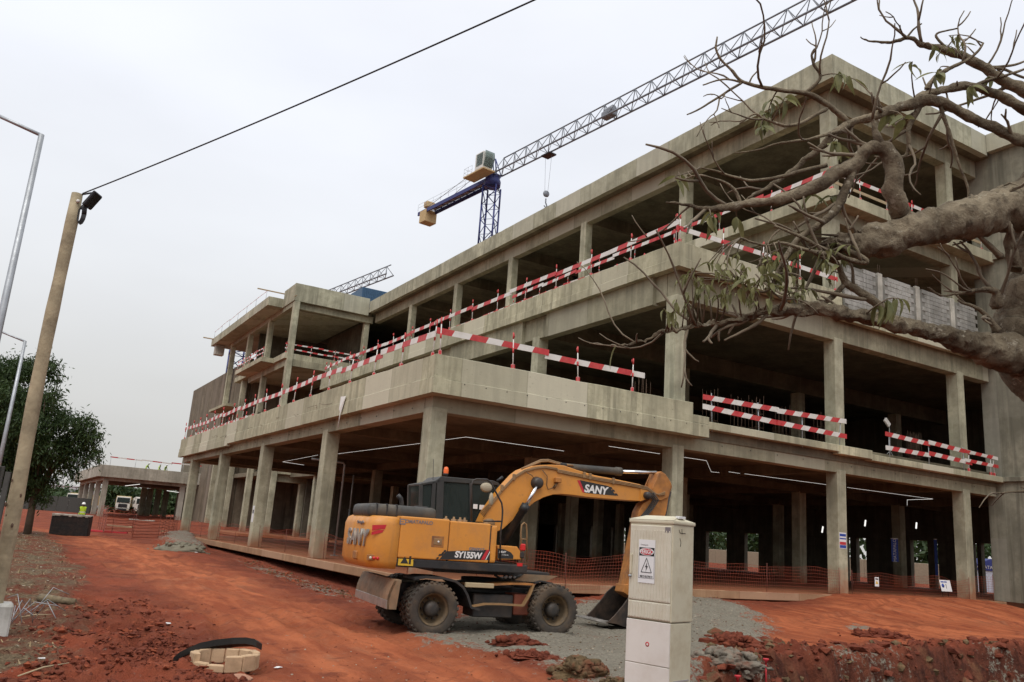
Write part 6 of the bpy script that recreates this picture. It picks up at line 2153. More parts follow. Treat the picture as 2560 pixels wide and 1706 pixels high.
# twigs from the thin limbs
rtw = random.Random(5)
cand = [(q, r_) for q, r_ in NODES if r_ < .045]
tw_tips = []
for k in range(120):
    i_ = rtw.randrange(1, len(NODES) - 1)
    q, r_ = NODES[i_]
    if r_ > .05 or (r_ < .008 and rtw.random() < .6): continue
    par = (NODES[i_ + 1][0] - NODES[i_ - 1][0])
    if par.length > .6 or par.length < 1e-4: continue
    par.normalize()
    side = par.cross(Vector((rtw.uniform(-1, 1), rtw.uniform(-1, 1), rtw.uniform(-1, 1)))).normalized()
    dd_ = (par * rtw.uniform(.4, 1.0) + side * rtw.uniform(.5, 1.0)).normalized()
    bend = Vector((rtw.uniform(-1, 1), rtw.uniform(-1, 1), rtw.uniform(-.5, 1))) * .28
    L_ = rtw.uniform(.25, .8)
    pts_ = [q.copy()]
    ns_ = 8
    for s_ in range(ns_):
        dd_ = (dd_ + bend * (1 if s_ < 4 else -.7) + Vector((rtw.uniform(-.16, .16), rtw.uniform(-.16, .16), rtw.uniform(-.12, .16)))).normalized()
        pts_.append(pts_[-1] + dd_ * L_ / ns_)
    r0 = max(.006, min(.014, r_ * .7))
    B().tube(pts_, [r0 * (1 - .07 * i) * (1 + .25 * (rtw.random() < .25)) for i in range(ns_ + 1)], 6).build('twig', M_twig, bt)
    for f_ in (3, 6):
        if rtw.random() < .5:
            d2_ = (dd_ + bend.cross(dd_) * 3 + Vector((rtw.uniform(-.4, .4), rtw.uniform(-.4, .4), rtw.uniform(0, .6)))).normalized()
            p2_ = [pts_[f_].copy()]
            for s_ in range(4): p2_.append(p2_[-1] + (d2_ + Vector((rtw.uniform(-.2, .2), rtw.uniform(-.2, .2), .12 * s_))) * L_ / 14)
            B().tube(p2_, [r0 * .75, r0 * .7, r0 * .6, r0 * .55, r0 * .45], 5).build('twig', M_twig, bt)

# drooping leaves, single objects sharing three meshes
def leaf_mesh(L_, W_, curl, fold):
    vs, fs = [], []
    n = 7
    for i in range(n):
        t = i / (n - 1)
        w = W_ * (math.sin(math.pi * t ** .8) ** .9) * .5 + .0005
        x = L_ * t
        z = -curl * L_ * t * t
        vs += [(x, -w, z + fold * w), (x, 0, z), (x, w, z + fold * w)]
    for i in range(n - 1):
        a = 3 * i
        fs += [(a, a + 1, a + 4, a + 3), (a + 1, a + 2, a + 5, a + 4)]
    o = raw('leaf', vs, fs, M_lnear, None, True)
    me = o.data
    bpy.data.objects.remove(o)
    return me


LM = [leaf_mesh(.15, .052, .5, .5), leaf_mesh(.12, .045, .9, .7), leaf_mesh(.17, .05, .25, .3)]
leaf_zone = [(1740, 640, 130, 60, 5.45, 22), (1640, 660, 90, 55, 5.4, 10), (1850, 620, 80, 60, 5.5, 9), (1560, 700, 50, 40, 5.35, 4), (1900, 560, 60, 40, 5.6, 4), (2010, 690, 60, 30, 5.65, 3), (1780, 240, 35, 30, 6.1, 3), (1740, 285, 45, 25, 6.1, 3), (1925, 310, 30, 25, 6.2, 2), (1930, 175, 35, 15, 6.3, 2), (2190, 110, 45, 30, 6.8, 4), (2110, 170, 55, 35, 6.5, 3), (2230, 190, 50, 30, 6.7, 2), (1900, 440, 40, 30, 5.7, 2), (1670, 500, 40, 25, 5.6, 3), (1560, 420, 20, 20, 5.8, 1), (2060, 255, 50, 25, 6.3, 2), (1410, 790, 15, 10, 5.3, 1), (1480, 760, 20, 15, 5.3, 1), (2260, 1160, 30, 10, 5.9, 2), (1800, 490, 60, 30, 5.6, 2)]
nl = 0
for x_, y_, rx_, ry_, d_, c_ in leaf_zone:
    for k in range(c_):
        t_, rad_ = rtw.uniform(0, 6.28), math.sqrt(rtw.random())
        tip = atd((x_ + rx_ * rad_ * math.cos(t_)) * K, (y_ + ry_ * rad_ * math.sin(t_)) * K, d_ + rtw.uniform(-.25, .25)) - BO
        q = min(NODES, key=lambda n_: (n_[0] - tip).length)[0]
        L_ = (tip - q).length
        sag_ = Vector((rtw.uniform(-.2, .2), rtw.uniform(-.2, .2), rtw.uniform(0, .3))) * L_
        pts_ = [q.lerp(tip, f_) + sag_ * 4 * f_ * (1 - f_) * .5 for f_ in (0, .25, .5, .75, 1)]
        if L_ > .02: B().tube(pts_, [.007, .006, .005, .004, .003], 5).build('twig', M_twig, bt)
        for j_ in range(rtw.choice((3, 3, 4, 5))):
            if nl >= 296: break
            f_ = 1 - .12 * j_ * rtw.random()
            o = link(bpy.data.objects.new('leaf', LM[rtw.randrange(3)]))
            o.parent = bt
            o.location = q.lerp(tip, f_) + sag_ * 4 * f_ * (1 - f_) * .5
            o.rotation_euler = (rtw.uniform(-.7, .7), rtw.uniform(.1, 1.3), rtw.uniform(0, 6.28))
            s_ = rtw.uniform(.4, .72) if c_ > 3 else rtw.uniform(.75, 1.15)
            o.scale = (s_, s_, s_)
            nl += 1
xl = random.Random(77)
V, F = [], []
for x_, y_, rx_, ry_, d_, c_ in [z_ for z_ in leaf_zone if z_[5] > 3]:
    for k in range(c_):
        t_, rad_ = xl.uniform(0, 6.28), math.sqrt(xl.random())
        tip = atd((x_ + rx_ * 1.1 * rad_ * math.cos(t_)) * K, (y_ + ry_ * rad_ * math.sin(t_)) * K, d_ + xl.uniform(-.3, .3)) - BO
        q = min(NODES, key=lambda n_: (n_[0] - tip).length)[0]
        B().tube([q, q.lerp(tip, .5) + Vector((0, 0, .04)), tip], [.006, .004, .003], 4).build('twig', M_twig, bt)
        for j_ in range(4):
            me = LM[xl.randrange(3)]
            Mx = Matrix.Translation(q.lerp(tip, 1 - .1 * j_ * xl.random())) @ Matrix.Rotation(xl.uniform(0, 6.28), 4, 'Z') @ Matrix.Rotation(xl.uniform(.1, 1.3), 4, 'Y') @ Matrix.Scale(xl.uniform(.28, .55), 4)
            o0 = len(V)
            V += [tuple(Mx @ v.co) for v in me.vertices]
            F += [tuple(o0 + i for i in p_.vertices) for p_ in me.polygons]
tag(raw('foliage', V, F, M_lnear, bt, True), kind='stuff')
# splintered end of the broken limb
e_ = atd(1930 * K, 562 * K, 5.7) - BO
for k in range(9):
    o_ = Vector((rtw.uniform(-.03, .03), rtw.uniform(-.05, .05), rtw.uniform(-.05, .05)))
    B().tube([e_ + o_ + CR * .22, e_ + o_ * 1.3 - CR * .02, e_ + o_ * 1.6 - CR * rtw.uniform(.06, .22)], [.022, .013, .002], 5).build('splinter', M_bark, bt)

# ------------------------------------------------------------------ far pavilion
pv_ = thing('concrete_pavilion', 'low flat-roofed concrete pavilion on slim columns in the far left distance', 'building')
PX, PY = -.1, 76.0
for k in range(5):
    bx('column', PX, PX + .5, PY + 7.2 * k, PY + 7.2 * k + .6, .1, 3.95, M_pav, .02, pv_)
for k in range(1, 4):
    bx('column', PX + 7.5 * k, PX + 7.5 * k + .5, PY, PY + .6, .1, 3.95, M_pav, .02, pv_)
for u_ in (345, 361, 382, 402):
    q = ony(u_, 1285, (PY + 20) * U)
    bxm('column', q.x, q.x + .8, (PY + 20) * U, (PY + 20) * U + .8, .1, 3.95 * U, M_con, .02, pv_)
bx('edge_beam', PX + .02, PX + .45, PY + .6, PY + 30, 3.9, 4.3, M_pav, .01, pv_)
bx('edge_beam', PX, 30, PY + .05, PY + .5, 3.9, 4.3, M_pav, .01, pv_)
bx('roof_slab', PX - .5, 30, PY - .5, PY + 31, 4.25, 4.8, M_sof, .01, pv_)
bx('parapet', PX - .65, PX - .35, PY - .65, PY + 31, 4.22, 5.42, M_pav, .02, pv_)
bx('parapet', PX - .35, 30, PY - .65, PY - .35, 4.22, 5.42, M_pav, .02, pv_)
bx('floor_slab', PX - .6, 30, PY - .6, PY + 31, -.1, .12, M_plinth, .02, pv_)
rail('thin red and white rail along the roof of the far pavilion', (.2, PY - .4), (12, PY - .4), 5.42, fr(6), [1.0], 1.15, .14, 1.1, 'grey', outs=1)
rail('thin rail along the left roof edge of the far pavilion', (PX - .5, PY + 29), (PX - .5, PY), 5.42, fr(7), [1.0], 1.1, .05, 1.1, 'grey', outs=-1)
lr = thing('strip_light', 'lit strip lights under the far pavilion roof', 'light')
B().tube([ony(313, 1215, (PY + 4) * U), ony(350, 1211, (PY + 4) * U)], .03, 4).build('tube', M_tube, lr)
B().tube([ony(417, 1227, (PY + 6) * U), ony(450, 1232, (PY + 6) * U)], .03, 4).build('tube', M_tube, lr)

# ------------------------------------------------------------------ people
M_vest = plain('hi_vis_yellow', (.42, .60, .02), .7, var=.1)
M_refl = plain('reflective_band', (.62, .62, .58), .5)
M_trou = plain('work_trousers', (.03, .035, .05), .85, var=.2)
M_skin = plain('skin_brown', (.13, .07, .045), .6)
M_helm = plain('helmet_white', (.75, .74, .72), .35)


def person(label, loc, rz, pose=0.0, orange=False, group=None):
    root = thing('person', label, 'person', loc, rz, group)
    J = {'pel': (0, 0, .95, .15, .11), 'sp': (.02, 0, 1.18, .15, .11), 'ch': (.05 + pose * .15, 0, 1.38, .17, .12), 'nk': (.07 + pose * .2, 0, 1.50, .06, .06), 'hd': (.09 + pose * .25, 0, 1.60, .085, .09), 'ht': (.09 + pose * .26, 0, 1.70, .07, .075)}
    E2 = [('pel', 'sp'), ('sp', 'ch'), ('ch', 'nk'), ('nk', 'hd'), ('hd', 'ht')]
    for s, y in (('l', .19), ('r', -.19)):
        g = 1 if s == 'l' else -1
        J['sh' + s] = (.05 + pose * .15, y, 1.42, .065, .065)
        J['el' + s] = (.0 + pose * .3 + .06 * g, y * 1.3, 1.14, .048, .048)
        J['wr' + s] = (.14 + pose * .35, y * 1.15, .92, .036, .036)
        J['fi' + s] = (.17 + pose * .38, y * 1.1, .82, .03, .02)
        J['hp' + s] = (0, y * .5, .88, .095, .1)
        J['kn' + s] = (.05 * g, y * .55, .48, .065, .065)
        J['an' + s] = (-.02 * g, y * .6, .10, .045, .045)
        J['to' + s] = (.14 - .02 * g, y * .68, .04, .045, .035)
        E2 += [('ch', 'sh' + s), ('sh' + s, 'el' + s), ('el' + s, 'wr' + s), ('wr' + s, 'fi' + s), ('pel', 'hp' + s), ('hp' + s, 'kn' + s), ('kn' + s, 'an' + s), ('an' + s, 'to' + s)]
    ks = list(J)
    me = bpy.data.meshes.new('body')
    me.from_pydata([J[k][:3] for k in ks], [(ks.index(a), ks.index(b_)) for a, b_ in E2], [])
    o = link(bpy.data.objects.new('body', me))
    md = o.modifiers.new('s', 'SKIN')
    for k, sv_ in zip(ks, me.skin_vertices[0].data): sv_.radius = J[k][3:5]
    me.skin_vertices[0].data[0].use_root = True
    o.modifiers.new('d', 'SUBSURF').levels = 2
    bpy.context.view_layer.update()
    m2 = bpy.data.meshes.new_from_object(o.evaluated_get(bpy.context.evaluated_depsgraph_get()))
    bpy.data.objects.remove(o)
    m2.materials.clear()
    for mm in (M_vest, M_trou, M_skin, M_refl): m2.materials.append(mm)
    for pl_ in m2.polygons:
        z, y = pl_.center.z, abs(pl_.center.y)
        k = 1
        if z > 1.49: k = 2
        elif z < .93 and y > .2 and z > .78: k = 2
        elif .93 < z < 1.49 and y < .22: k = 3 if 1.08 < z < 1.13 else 0
        pl_.material_index = k
        pl_.use_smooth = True
    ob = link(bpy.data.objects.new('body', m2))
    ob.parent = root
    hx = J['ht'][0]
    B().lathe([(.0, .135), (.06, .125), (.105, .075), (.12, .0), (.145, -.008), (.145, -.016), (.11, -.014)], (hx, 0, 1.665), 'z', 18).build('helmet', M_helm, root)
    B().box((.08 + pose * .25 + .075, -.018, 1.585), (.08 + pose * .25 + .115, .018, 1.625), .012).build('nose', M_skin, root)
    return root


wpos = atd(205, 1290, 58)
person('worker in a yellow-green vest and white helmet standing behind the black tank', (wpos.x, wpos.y, gz(wpos.x, wpos.y)), math.radians(250))
for u_, lab, ps in ((362.5, 'left worker in a yellow vest bending on the far pavilion roof', .9), (395, 'middle worker in a vest on the far pavilion roof', .2), (410, 'right worker in a yellow vest on the far pavilion roof', .5)):
    q = ony(u_, 1185, (PY + 2.5) * U)
    person(lab, (q.x, (PY + 2.5) * U, 4.8 * U), random.uniform(-.5, .5), ps)

# ------------------------------------------------------------------ black tank, trucks, far things
q0_, q1_ = onground(121, 1335, -.2), onground(206, 1345, -.2)
dv = (q1_ - q0_)
tw_ = 88 / FPX * (q0_ - CP).dot(CF)
tk = thing('water_tank', 'square black tar-coated tank with a ragged grey rim at the far end of the road', 'tank', (q0_.x, q0_.y, min(q0_.z, q1_.z) - .1), math.atan2(CH.y, CH.x) + .38)
dT = (q0_ - CP).dot(CF)
hT = 46 / FPX * dT + .12
M_tar = plain('tar_black', (.012, .011, .010), .7, var=.4, dirt=(.06, .03, .02), dirt_amt=.5)
B().box((0, 0, 0), (tw_, 1.6, hT), .04).build('body', M_tar, tk)
bb = B()
for k in range(14):
    x_ = k / 14 * tw_
    bb.box((x_, -.03, hT - random.uniform(.03, .10)), (x_ + tw_ / 14, .1, hT + random.uniform(.02, .06)), .01)
bb.box((-.02, .1, hT), (tw_ + .02, 1.64, hT + .05), .01)
bb.build('concrete_rim', M_lime, tk)

M_truckw = plain('truck_cab_white', (.66, .64, .58), .4, var=.05, dirt=(.35, .25, .15), dirt_amt=.4)
M_trucky = plain('truck_body_beige', (.50, .36, .16), .6, var=.1)


def truck(label, u, v, d, rz, body, cabm=None):
    q = atd(u, v, d)
    r_ = thing('dump_truck', label, 'truck', (q.x, q.y, q.z), rz, None)
    c_ = cabm or M_truckw
    B().prism([(0, -1.2, .75), (0, 1.2, .75), (.06, 1.2, 1.9), (.22, 1.15, 2.95), (.22, -1.15, 2.95), (.06, -1.2, 1.9)], (1.9, 0, 0), .06, seg=2).build('cab', c_, r_)
    B().prism([(.03, -1.08, 1.85), (.03, 1.08, 1.85), (.16, 1.05, 2.75), (.16, -1.05, 2.75)], (-.02, 0, 0)).build('windscreen', M_glass, r_)
    B().box((-.05, -.75, 1.0), (.02, .75, 1.65), .02).build('grille', M_dark, r_)
    B().box((-.2, -1.22, .45), (.25, 1.22, .85), .06).build('bumper', M_dark, r_)
    for sg in (-1, 1):
        B().box((-.22, sg * .95 - .18, .55), (-.19, sg * .95 + .18, .75), .01).build('headlight', M_lampw, r_)
        B().box((.0, sg * 1.45 - .1, 1.8), (.12, sg * 1.45 + .1, 2.4), .03).build('mirror', M_dark, r_)
        for x_ in (1.1, 4.9, 6.2):
            w_ = link(bpy.data.objects.new('wheel', None))
            w_.parent = r_
            w_.location = (x_, sg * 1.0, .5)
            B().lathe([(.25, -.15), (.45, -.16), (.5, -.1), (.5, .1), (.45, .16), (.25, .15)], (0, 0, 0), 'y', 20, close=True).build('tyre', M_tyre, w_)
            B().lathe([(0, sg * .1), (.25, sg * .13), (.25, 0)], (0, 0, 0), 'y', 12).build('rim', M_rim, w_)
    B().box((1.0, -.45, .6), (7.2, .45, .95), .03).build('chassis', M_dark, r_)
    tb3 = B()
    tb3.prism([(2.1, -1.25, 1.2), (7.4, -1.25, 1.2), (7.9, -1.25, 2.9), (1.2, -1.25, 3.05), (1.2, -1.25, 2.9), (2.1, -1.25, 2.8)], (0, 2.5, 0), .04)
    tb3.build('tipper_body', body, r_)
    for k in range(5):
        for sg in (-1, 1): B().box((2.6 + k * 1.05, sg * 1.27 - .05, 1.25), (2.75 + k * 1.05, sg * 1.27 + .05, 2.8), .01).build('body_rib', body, r_)
    return r_


def zfix(o):
    o.location.z = gz(o.location.x, o.location.y) if abs(o.location.x) < 200 else 0


zfix(truck('white dump truck with a beige body standing left of the pavilion columns', 176, 1280, 140, math.radians(58), M_trucky))
zfix(truck('white dump truck with a beige body facing us under the pavilion roof', 303, 1284, 150, math.radians(82), M_trucky))
zfix(truck('white truck partly hidden by the dark rear pavilion columns', 352, 1288, 148, math.radians(86), M_truckw))
wl_ = truck('yellow wheeled machine glimpsed behind the left facade columns', 498, 1300, 120, math.radians(70), M_trucky, M_trucky)
zfix(wl_)

# dark fence and pale buildings on the skyline at the far left
M_far = plain('far_building_pale', (.48, .50, .52), .8, var=.08, coord='Position')
M_fard = plain('far_window_dark', (.14, .16, .18), .4)


def far_building(label, u, v, d, w, h, dp_, floors, cols):
    q = atd(u, v, d)
    r_ = thing('apartment_block', label, 'building', (q.x, q.y, -1), math.atan2(CH.y, CH.x))
    H = q.z + 1
    B().box((0, 0, 0), (w, dp_, H), .05).build('wall', M_far, r_)
    B().box((-.4, -.4, H), (w + .4, dp_ + .4, H + .5), .05).build('roof', M_far, r_)
    fl_h = h / floors
    for f_ in range(floors):
        for c_ in range(cols):
            x_ = (c_ + .2) * w / cols
            B().box((x_, -.06, H - (f_ + .85) * fl_h), (x_ + .6 * w / cols, .02, H - (f_ + .3) * fl_h)).build('window', M_fard, r_)
    return r_


far_building('wide pale apartment block on the skyline left of the pavilion', 118, 1213, 330, 17, 10, 12, 3, 5)
far_building('slim pale block on the skyline just left of the pavilion', 168, 1222, 330, 9, 9, 10, 3, 3)
far_building('pale block seen between the pavilion columns', 255, 1222, 320, 7, 9, 10, 3, 3)
qf = atd(100, 1266, 118)
hf = thing('site_hoarding', 'long low dark grey hoarding behind the leafy tree at the far left', 'fence', (qf.x, qf.y, gz(qf.x, qf.y)), math.atan2(CH.y, CH.x) + .12)
M_hoard = plain('hoarding_dark', (.05, .05, .045), .7, var=.2)
for k in range(7):
    B().box((-4 + k * 1.55, 0, 0), (-4 + k * 1.55 + 1.52, .06, 2.1), .01).build('panel', M_hoard, hf)
# trees behind the pavilion and on the skyline
for k, (u_, v_, d_, w_, h_, lab) in enumerate(((132, 1150, 170, 30, 30, 'low green tree line tree under the pale blocks at the far left'), (170, 1155, 190, 26, 20, 'small green tree right of the hoarding on the skyline'), (278, 1143, 175, 36, 38, 'broad dark tree framed by the pavilion columns'), (318, 1150, 185, 30, 28, 'dark tree behind the rear pavilion columns'), (372, 1150, 175, 34, 38, 'dark bushy tree at the right end of the pavilion'), (405, 1160, 170, 28, 30, 'dark bush beside the first left facade column'), (90, 1160, 150, 40, 24, 'low bush behind the hoarding at the left'))):
    c_ = atd(u_ * K, v_ * K, d_)
    base_ = Vector((c_.x, c_.y, gz(c_.x, c_.y)))
    R_ = w_ * K / FPX * d_
    Rz = h_ * K / FPX * d_
    bl2 = [((c_ + Vector((math.cos(t) * R_ * .6, math.sin(t) * R_ * .6, math.sin(t * 2.3) * Rz * .3))), (R_ * .55, R_ * .55, Rz * .5), 1) for t in (0, 1.3, 2.5, 3.8, 5.0)] + [(c_, (R_ * .7, R_ * .7, Rz * .7), 2)]
    tree('far_tree', lab, base_, bl2, 2600, 1.0, .25, M_ltree2, 'trees beyond the site', 20 + k, .3, 2.2, 4)
# hoarding and planting beyond the east side, seen through the ground floor
hb2 = thing('boundary_wall', 'pale boundary wall seen through the dark ground floor openings', 'wall', (62, 0, 0))
M_bw = plain('boundary_beige', (.50, .44, .33), .8, var=.1, coord='Position')
for k in range(24):
    B().box((0, -10 + k * 5.0, -.5), (.25, -10 + k * 5.0 + 4.96, 1.7), .02).build('panel', M_bw, hb2)
for k in range(6):
    c_ = Vector((70 + (k % 3) * 3, 6 + k * 14, 3.4))
    bl2 = [(c_ + Vector((0, dy, dz)), (3, 4, 2.4), 1) for dy, dz in ((-4, 0), (0, 1), (4, 0), (0, -1.5))]
    tree('far_tree', ('nearest', 'second', 'third', 'fourth', 'fifth', 'farthest')[k] + ' green tree beyond the pale boundary wall east of the building', Vector((c_.x, c_.y, 0)), bl2, 1800, .9, .2, M_ltree2, 'trees beyond the boundary wall', 50 + k, .3, 2.2, 3)
# blue and white tent
tq_ = atd(2478, 1432, 66)
tn = thing('tent', 'small white tent with a blue lettered canopy outside beyond the right columns', 'tent', (tq_.x, tq_.y, -.3), math.radians(-35))
M_tblue = plain('tent_blue', (.03, .045, .22), .6)
M_twhite = plain('tent_white', (.55, .60, .70), .7)
B().box((-1.4, 0, 0), (1.4, 2.4, 1.75), .03).build('wall_cloth', M_twhite, tn)
B().prism([(-1.6, -.1, 1.75), (1.6, -.1, 1.75), (1.5, -.1, 2.1), (0, -.1, 2.7), (-1.5, -.1, 2.1)], (0, 2.6, 0), .03).build('canopy', M_tblue, tn)
text('lettering', 'OMATAPALO', .34, Matrix.Translation((-.1, -.13, 2.0)) @ Matrix.Rotation(math.pi / 2, 4, 'X'), M_wht, tn)

# ------------------------------------------------------------------ near ground clutter
def rockform(name, label, cat, u, v, r, flat, mats, n=1, amp=.5, sub=4, sink=.35, seed=1, sc=2.2, lump=.2):
    """crumbly pile: a rough core under many small lumps, largest in the middle"""
    q = onground(u, v)
    bb = B()
    rr_ = random.Random(seed)
    bb.ico((0, 0, 0), r * .86, 5 if n > 3 else 4, amp * .55, sc, 0, flat, seed, True)
    for k in range(n * 5 if n > 1 else 0):
        t, rad = rr_.uniform(0, 6.28), abs(rr_.gauss(0, .55))
        x, y = math.cos(t) * rad * flat[0] * r, math.sin(t) * rad * flat[1] * r
        h = flat[2] * r * .86 * math.sqrt(max(0, 1 - min(1, rad) ** 2))
        rk = r * lump * rr_.uniform(.25, 1) ** 1.6 * (1.0 if rad < 1 else .6)
        bb.ico((x, y, h + rk * rr_.uniform(-.5, .35)), rk, 2, .7, 1.6, 0, (1, rr_.uniform(.7, 1.2), rr_.uniform(.6, 1)), seed + k, True)
    o = bb.build(name, mats)
    o.location = (q.x, q.y, q.z - .02)
    o.rotation_euler = (0, 0, math.atan2(CH.y, CH.x))
    return tag(o, label, cat)


def soil(name, c1, c2, c3, sc=5):
    m, nt, b = nodes(name)
    p = pos_n(nt)
    c = mix_n(nt, rng_n(nt, noise_n(nt, p, sc, 8, .65), .35, .65), c1, c2)
    c = mix_n(nt, rng_n(nt, noise_n(nt, p, sc * .5, 6, .6), .5, .65, 0, .9), c, c3)
    nt.links.new(c, b.inputs['Base Color'])
    b.inputs['Roughness'].default_value = .95
    b.inputs['Specular IOR Level'].default_value = .15
    bump_n(nt, b, noise_n(nt, p, 26, 7, .7), .8, .03)
    return m


M_clod = soil('clod_red', (.10, .028, .018), (.22, .06, .032), (.15, .045, .028))
M_clod3 = soil('clod_bright_red', (.20, .05, .027), (.33, .095, .045), (.22, .062, .033))
M_clod2 = soil('clod_brown', (.075, .05, .028), (.20, .14, .075), (.17, .05, .03), 7)
rockform('soil_heap', 'crumbly dark red soil heap on the gravel below the excavator chassis', 'soil', 1290, 1612, .36, (1.5, .75, .42), M_clod, 26, .6, seed=3)
rockform('soil_heap', 'low smear of red soil beside the crumbly heap on the gravel', 'soil', 1330, 1640, .34, (1.5, .7, .16), M_clod, 22, .6, seed=12)
rockform('soil_clod', 'large brown and red clod of earth left of the cabinet foot', 'soil', 1455, 1690, .42, (1.15, .8, .62), M_clod2, 26, .65, seed=5)
rockform('soil_clod', 'smaller brown clod with pebbles at the bottom edge left of the cabinet', 'soil', 1540, 1712, .2, (1.2, .9, .5), M_clod2, 18, .6, seed=8)
rockform('soil_heap', 'lumpy red and grey soil heap at the pit edge right of the cabinet', 'soil', 1835, 1618, .42, (1.2, .9, .65), M_clod, 26, .7, seed=9)
rockform('soil_heap', 'grey crumbly spoil heap lower down beside the pit', 'soil', 1810, 1665, .5, (1.3, .9, .5), soil('spoil_grey', (.13, .11, .09), (.27, .24, .19), (.14, .05, .03), 6), 26, .7, seed=14)
rockform('soil_heap', 'low dark red ridge of soil on the far pit lip', 'soil', 2200, 1592, .55, (1.8, .6, .3), M_clod, 26, .6, seed=16)
rockform('soil_heap', 'grey sand heap at the far end of the left facade', 'soil', 452, 1362, .95, (1.5, 1.0, .42), soil('sand_grey', (.15, .135, .10), (.24, .22, .165), (.19, .17, .125), 3), 20, .3, sink=.5, seed=21, sc=1.2, lump=.12)

# loose lumps, pebbles and litter scattered on the near ground
rl = np.random.default_rng(4)


def scatter(name, n, sampler, size, mats, kindlabel, cat, flat=(1, 1, .6), nm=1):
    ic = bmesh.new()
    bmesh.ops.create_icosphere(ic, subdivisions=1, radius=1)
    bv = np.array([v.co[:] for v in ic.verts])
    bf = np.array([[v.index for v in f.verts] for f in ic.faces])
    ic.free()
    xy = sampler(n)
    z = gnd(xy[:, 0], xy[:, 1])
    sz = size[0] + (size[1] - size[0]) * rl.random(n) ** 3.2
    jit = 1 + .35 * rl.normal(size=(n, len(bv)))
    an = rl.random(n) * 6.28
    st = .6 + .8 * rl.random((n, 3))
    V = bv[None] * np.clip(jit, .4, 1.7)[..., None] * sz[:, None, None] * st[:, None, :] * np.array(flat)
    c_, s_ = np.cos(an)[:, None], np.sin(an)[:, None]
    X = V[..., 0] * c_ - V[..., 1] * s_ + xy[:, 0][:, None]
    Y = V[..., 0] * s_ + V[..., 1] * c_ + xy[:, 1][:, None]
    Zc = V[..., 2] + (z + sz * .12)[:, None]
    V = np.stack([X, Y, Zc], -1).reshape(-1, 3)
    F = (bf[None] + (np.arange(n) * len(bv))[:, None, None]).reshape(-1, 3)
    mi = np.repeat(rl.integers(0, nm, n), len(bf))
    o = raw(name, V, F, mats, None, False, mi)
    return tag(o, kindlabel, cat, kind='stuff')


def samp_view(umin, umax, vmin, vmax, z=-.5, pw=1.0):
    def f_(n):
        out = []
        while len(out) < n:
            u_, v_ = rl.uniform(umin, umax), vmin + (vmax - vmin) * rl.random() ** pw
            q = onz(u_, v_, z)
            out.append((q.x, q.y))
        return np.array(out)
    return f_


def samp_poly(poly, n0=0):
    xs_, ys_ = [q[0] for q in poly], [q[1] for q in poly]

    def f_(n):
        out = np.zeros((0, 2))
        while len(out) < n:
            P = np.stack([rl.uniform(min(xs_), max(xs_), 4 * n), rl.uniform(min(ys_), max(ys_), 4 * n)], 1)
            P = P[polysd(P[:, 0], P[:, 1], poly) > 0]
            out = np.concatenate([out, P])
        return out[:n]
    return f_


M_peb = plain('pebble_pale', (.34, .29, .22), .8, var=.3, coord='Position')
scatter('soil_lumps', 1500, samp_view(-100, 560, 1500, 1760), (.004, .032), [M_clod, M_clod], 'small dark red lumps of soil scattered over the road on the left', 'soil', nm=2)
scatter('soil_lumps', 700, samp_view(560, 1560, 1560, 1760), (.004, .02), [M_clod, M_clod, M_peb], 'small lumps of soil and pebbles scattered in the foreground before the excavator', 'soil', nm=3)
scatter('soil_lumps', 3600, samp_view(1760, 2650, 1612, 1790, -.7), (.015, .15), [M_clod, M_clod, M_clod2], 'loose red lumps of soil over the pit bank at the lower right', 'soil', nm=3)
def samp_clump(poly, nc, sd):
    base_ = samp_poly(poly)

    def f_(n):
        c_ = base_(nc)
        return c_[rl.integers(0, nc, n)] + rl.normal(size=(n, 2)) * (sd * (.3 + rl.random(n)))[:, None]
    return f_


scatter('soil_lumps', 4200, samp_clump(PG_LOOSE, 60, .22), (.006, .06), [M_clod, M_clod, M_clod3], 'crumbs of dark red broken soil in the lower left foreground', 'soil', nm=3)
scatter('soil_lumps', 2200, samp_clump(PG_BANK + [(-.4, 20)], 50, .3), (.008, .06), [M_clod, M_clod3, M_clod2], 'rubble and soil crumbs on the bank below the left facade', 'soil', nm=3)
scatter('gravel', 5000, samp_poly(PG_GRAVEL), (.006, .025), [M_peb, M_clod2], 'grey gravel lying around the excavator bucket', 'gravel', nm=2)
scatter('litter', 900, samp_poly(PG_DEBRIS), (.006, .04), [M_peb, M_clod2, M_clod], 'pale litter and stones on the brown verge by the pole', 'litter', nm=3)
# dry grass, straw and leaf litter on the verge
n = 5200
xy = samp_poly(PG_DEBRIS)(n)
zz = gnd(xy[:, 0], xy[:, 1]) + .01
P = np.column_stack([xy, zz])
ax = rl.normal(size=(n, 3))
ax[:, 2] = np.abs(ax[:, 2]) * .25
ax /= np.linalg.norm(ax, axis=1)[:, None]
sd = np.cross(ax, [0, 0, 1.0])
sd /= np.linalg.norm(sd, axis=1)[:, None] + 1e-9
Ls = (.03 + .12 * rl.random(n) ** 2)[:, None]
Ws = (.003 + .012 * rl.random(n))[:, None]
V = np.stack([P - sd * Ws, P + sd * Ws, P + ax * Ls + sd * Ws * .4, P + ax * Ls - sd * Ws * .4], 1).reshape(-1, 3)
M_straw = plain('dry_straw', (.26, .19, .10), .9, var=.4, coord='Position', vscale=9)
tag(raw('leaf_litter', V, np.arange(4 * n).reshape(n, 4), M_straw), 'dry brown straw and leaf litter on the verge by the pole', 'litter', kind='stuff')

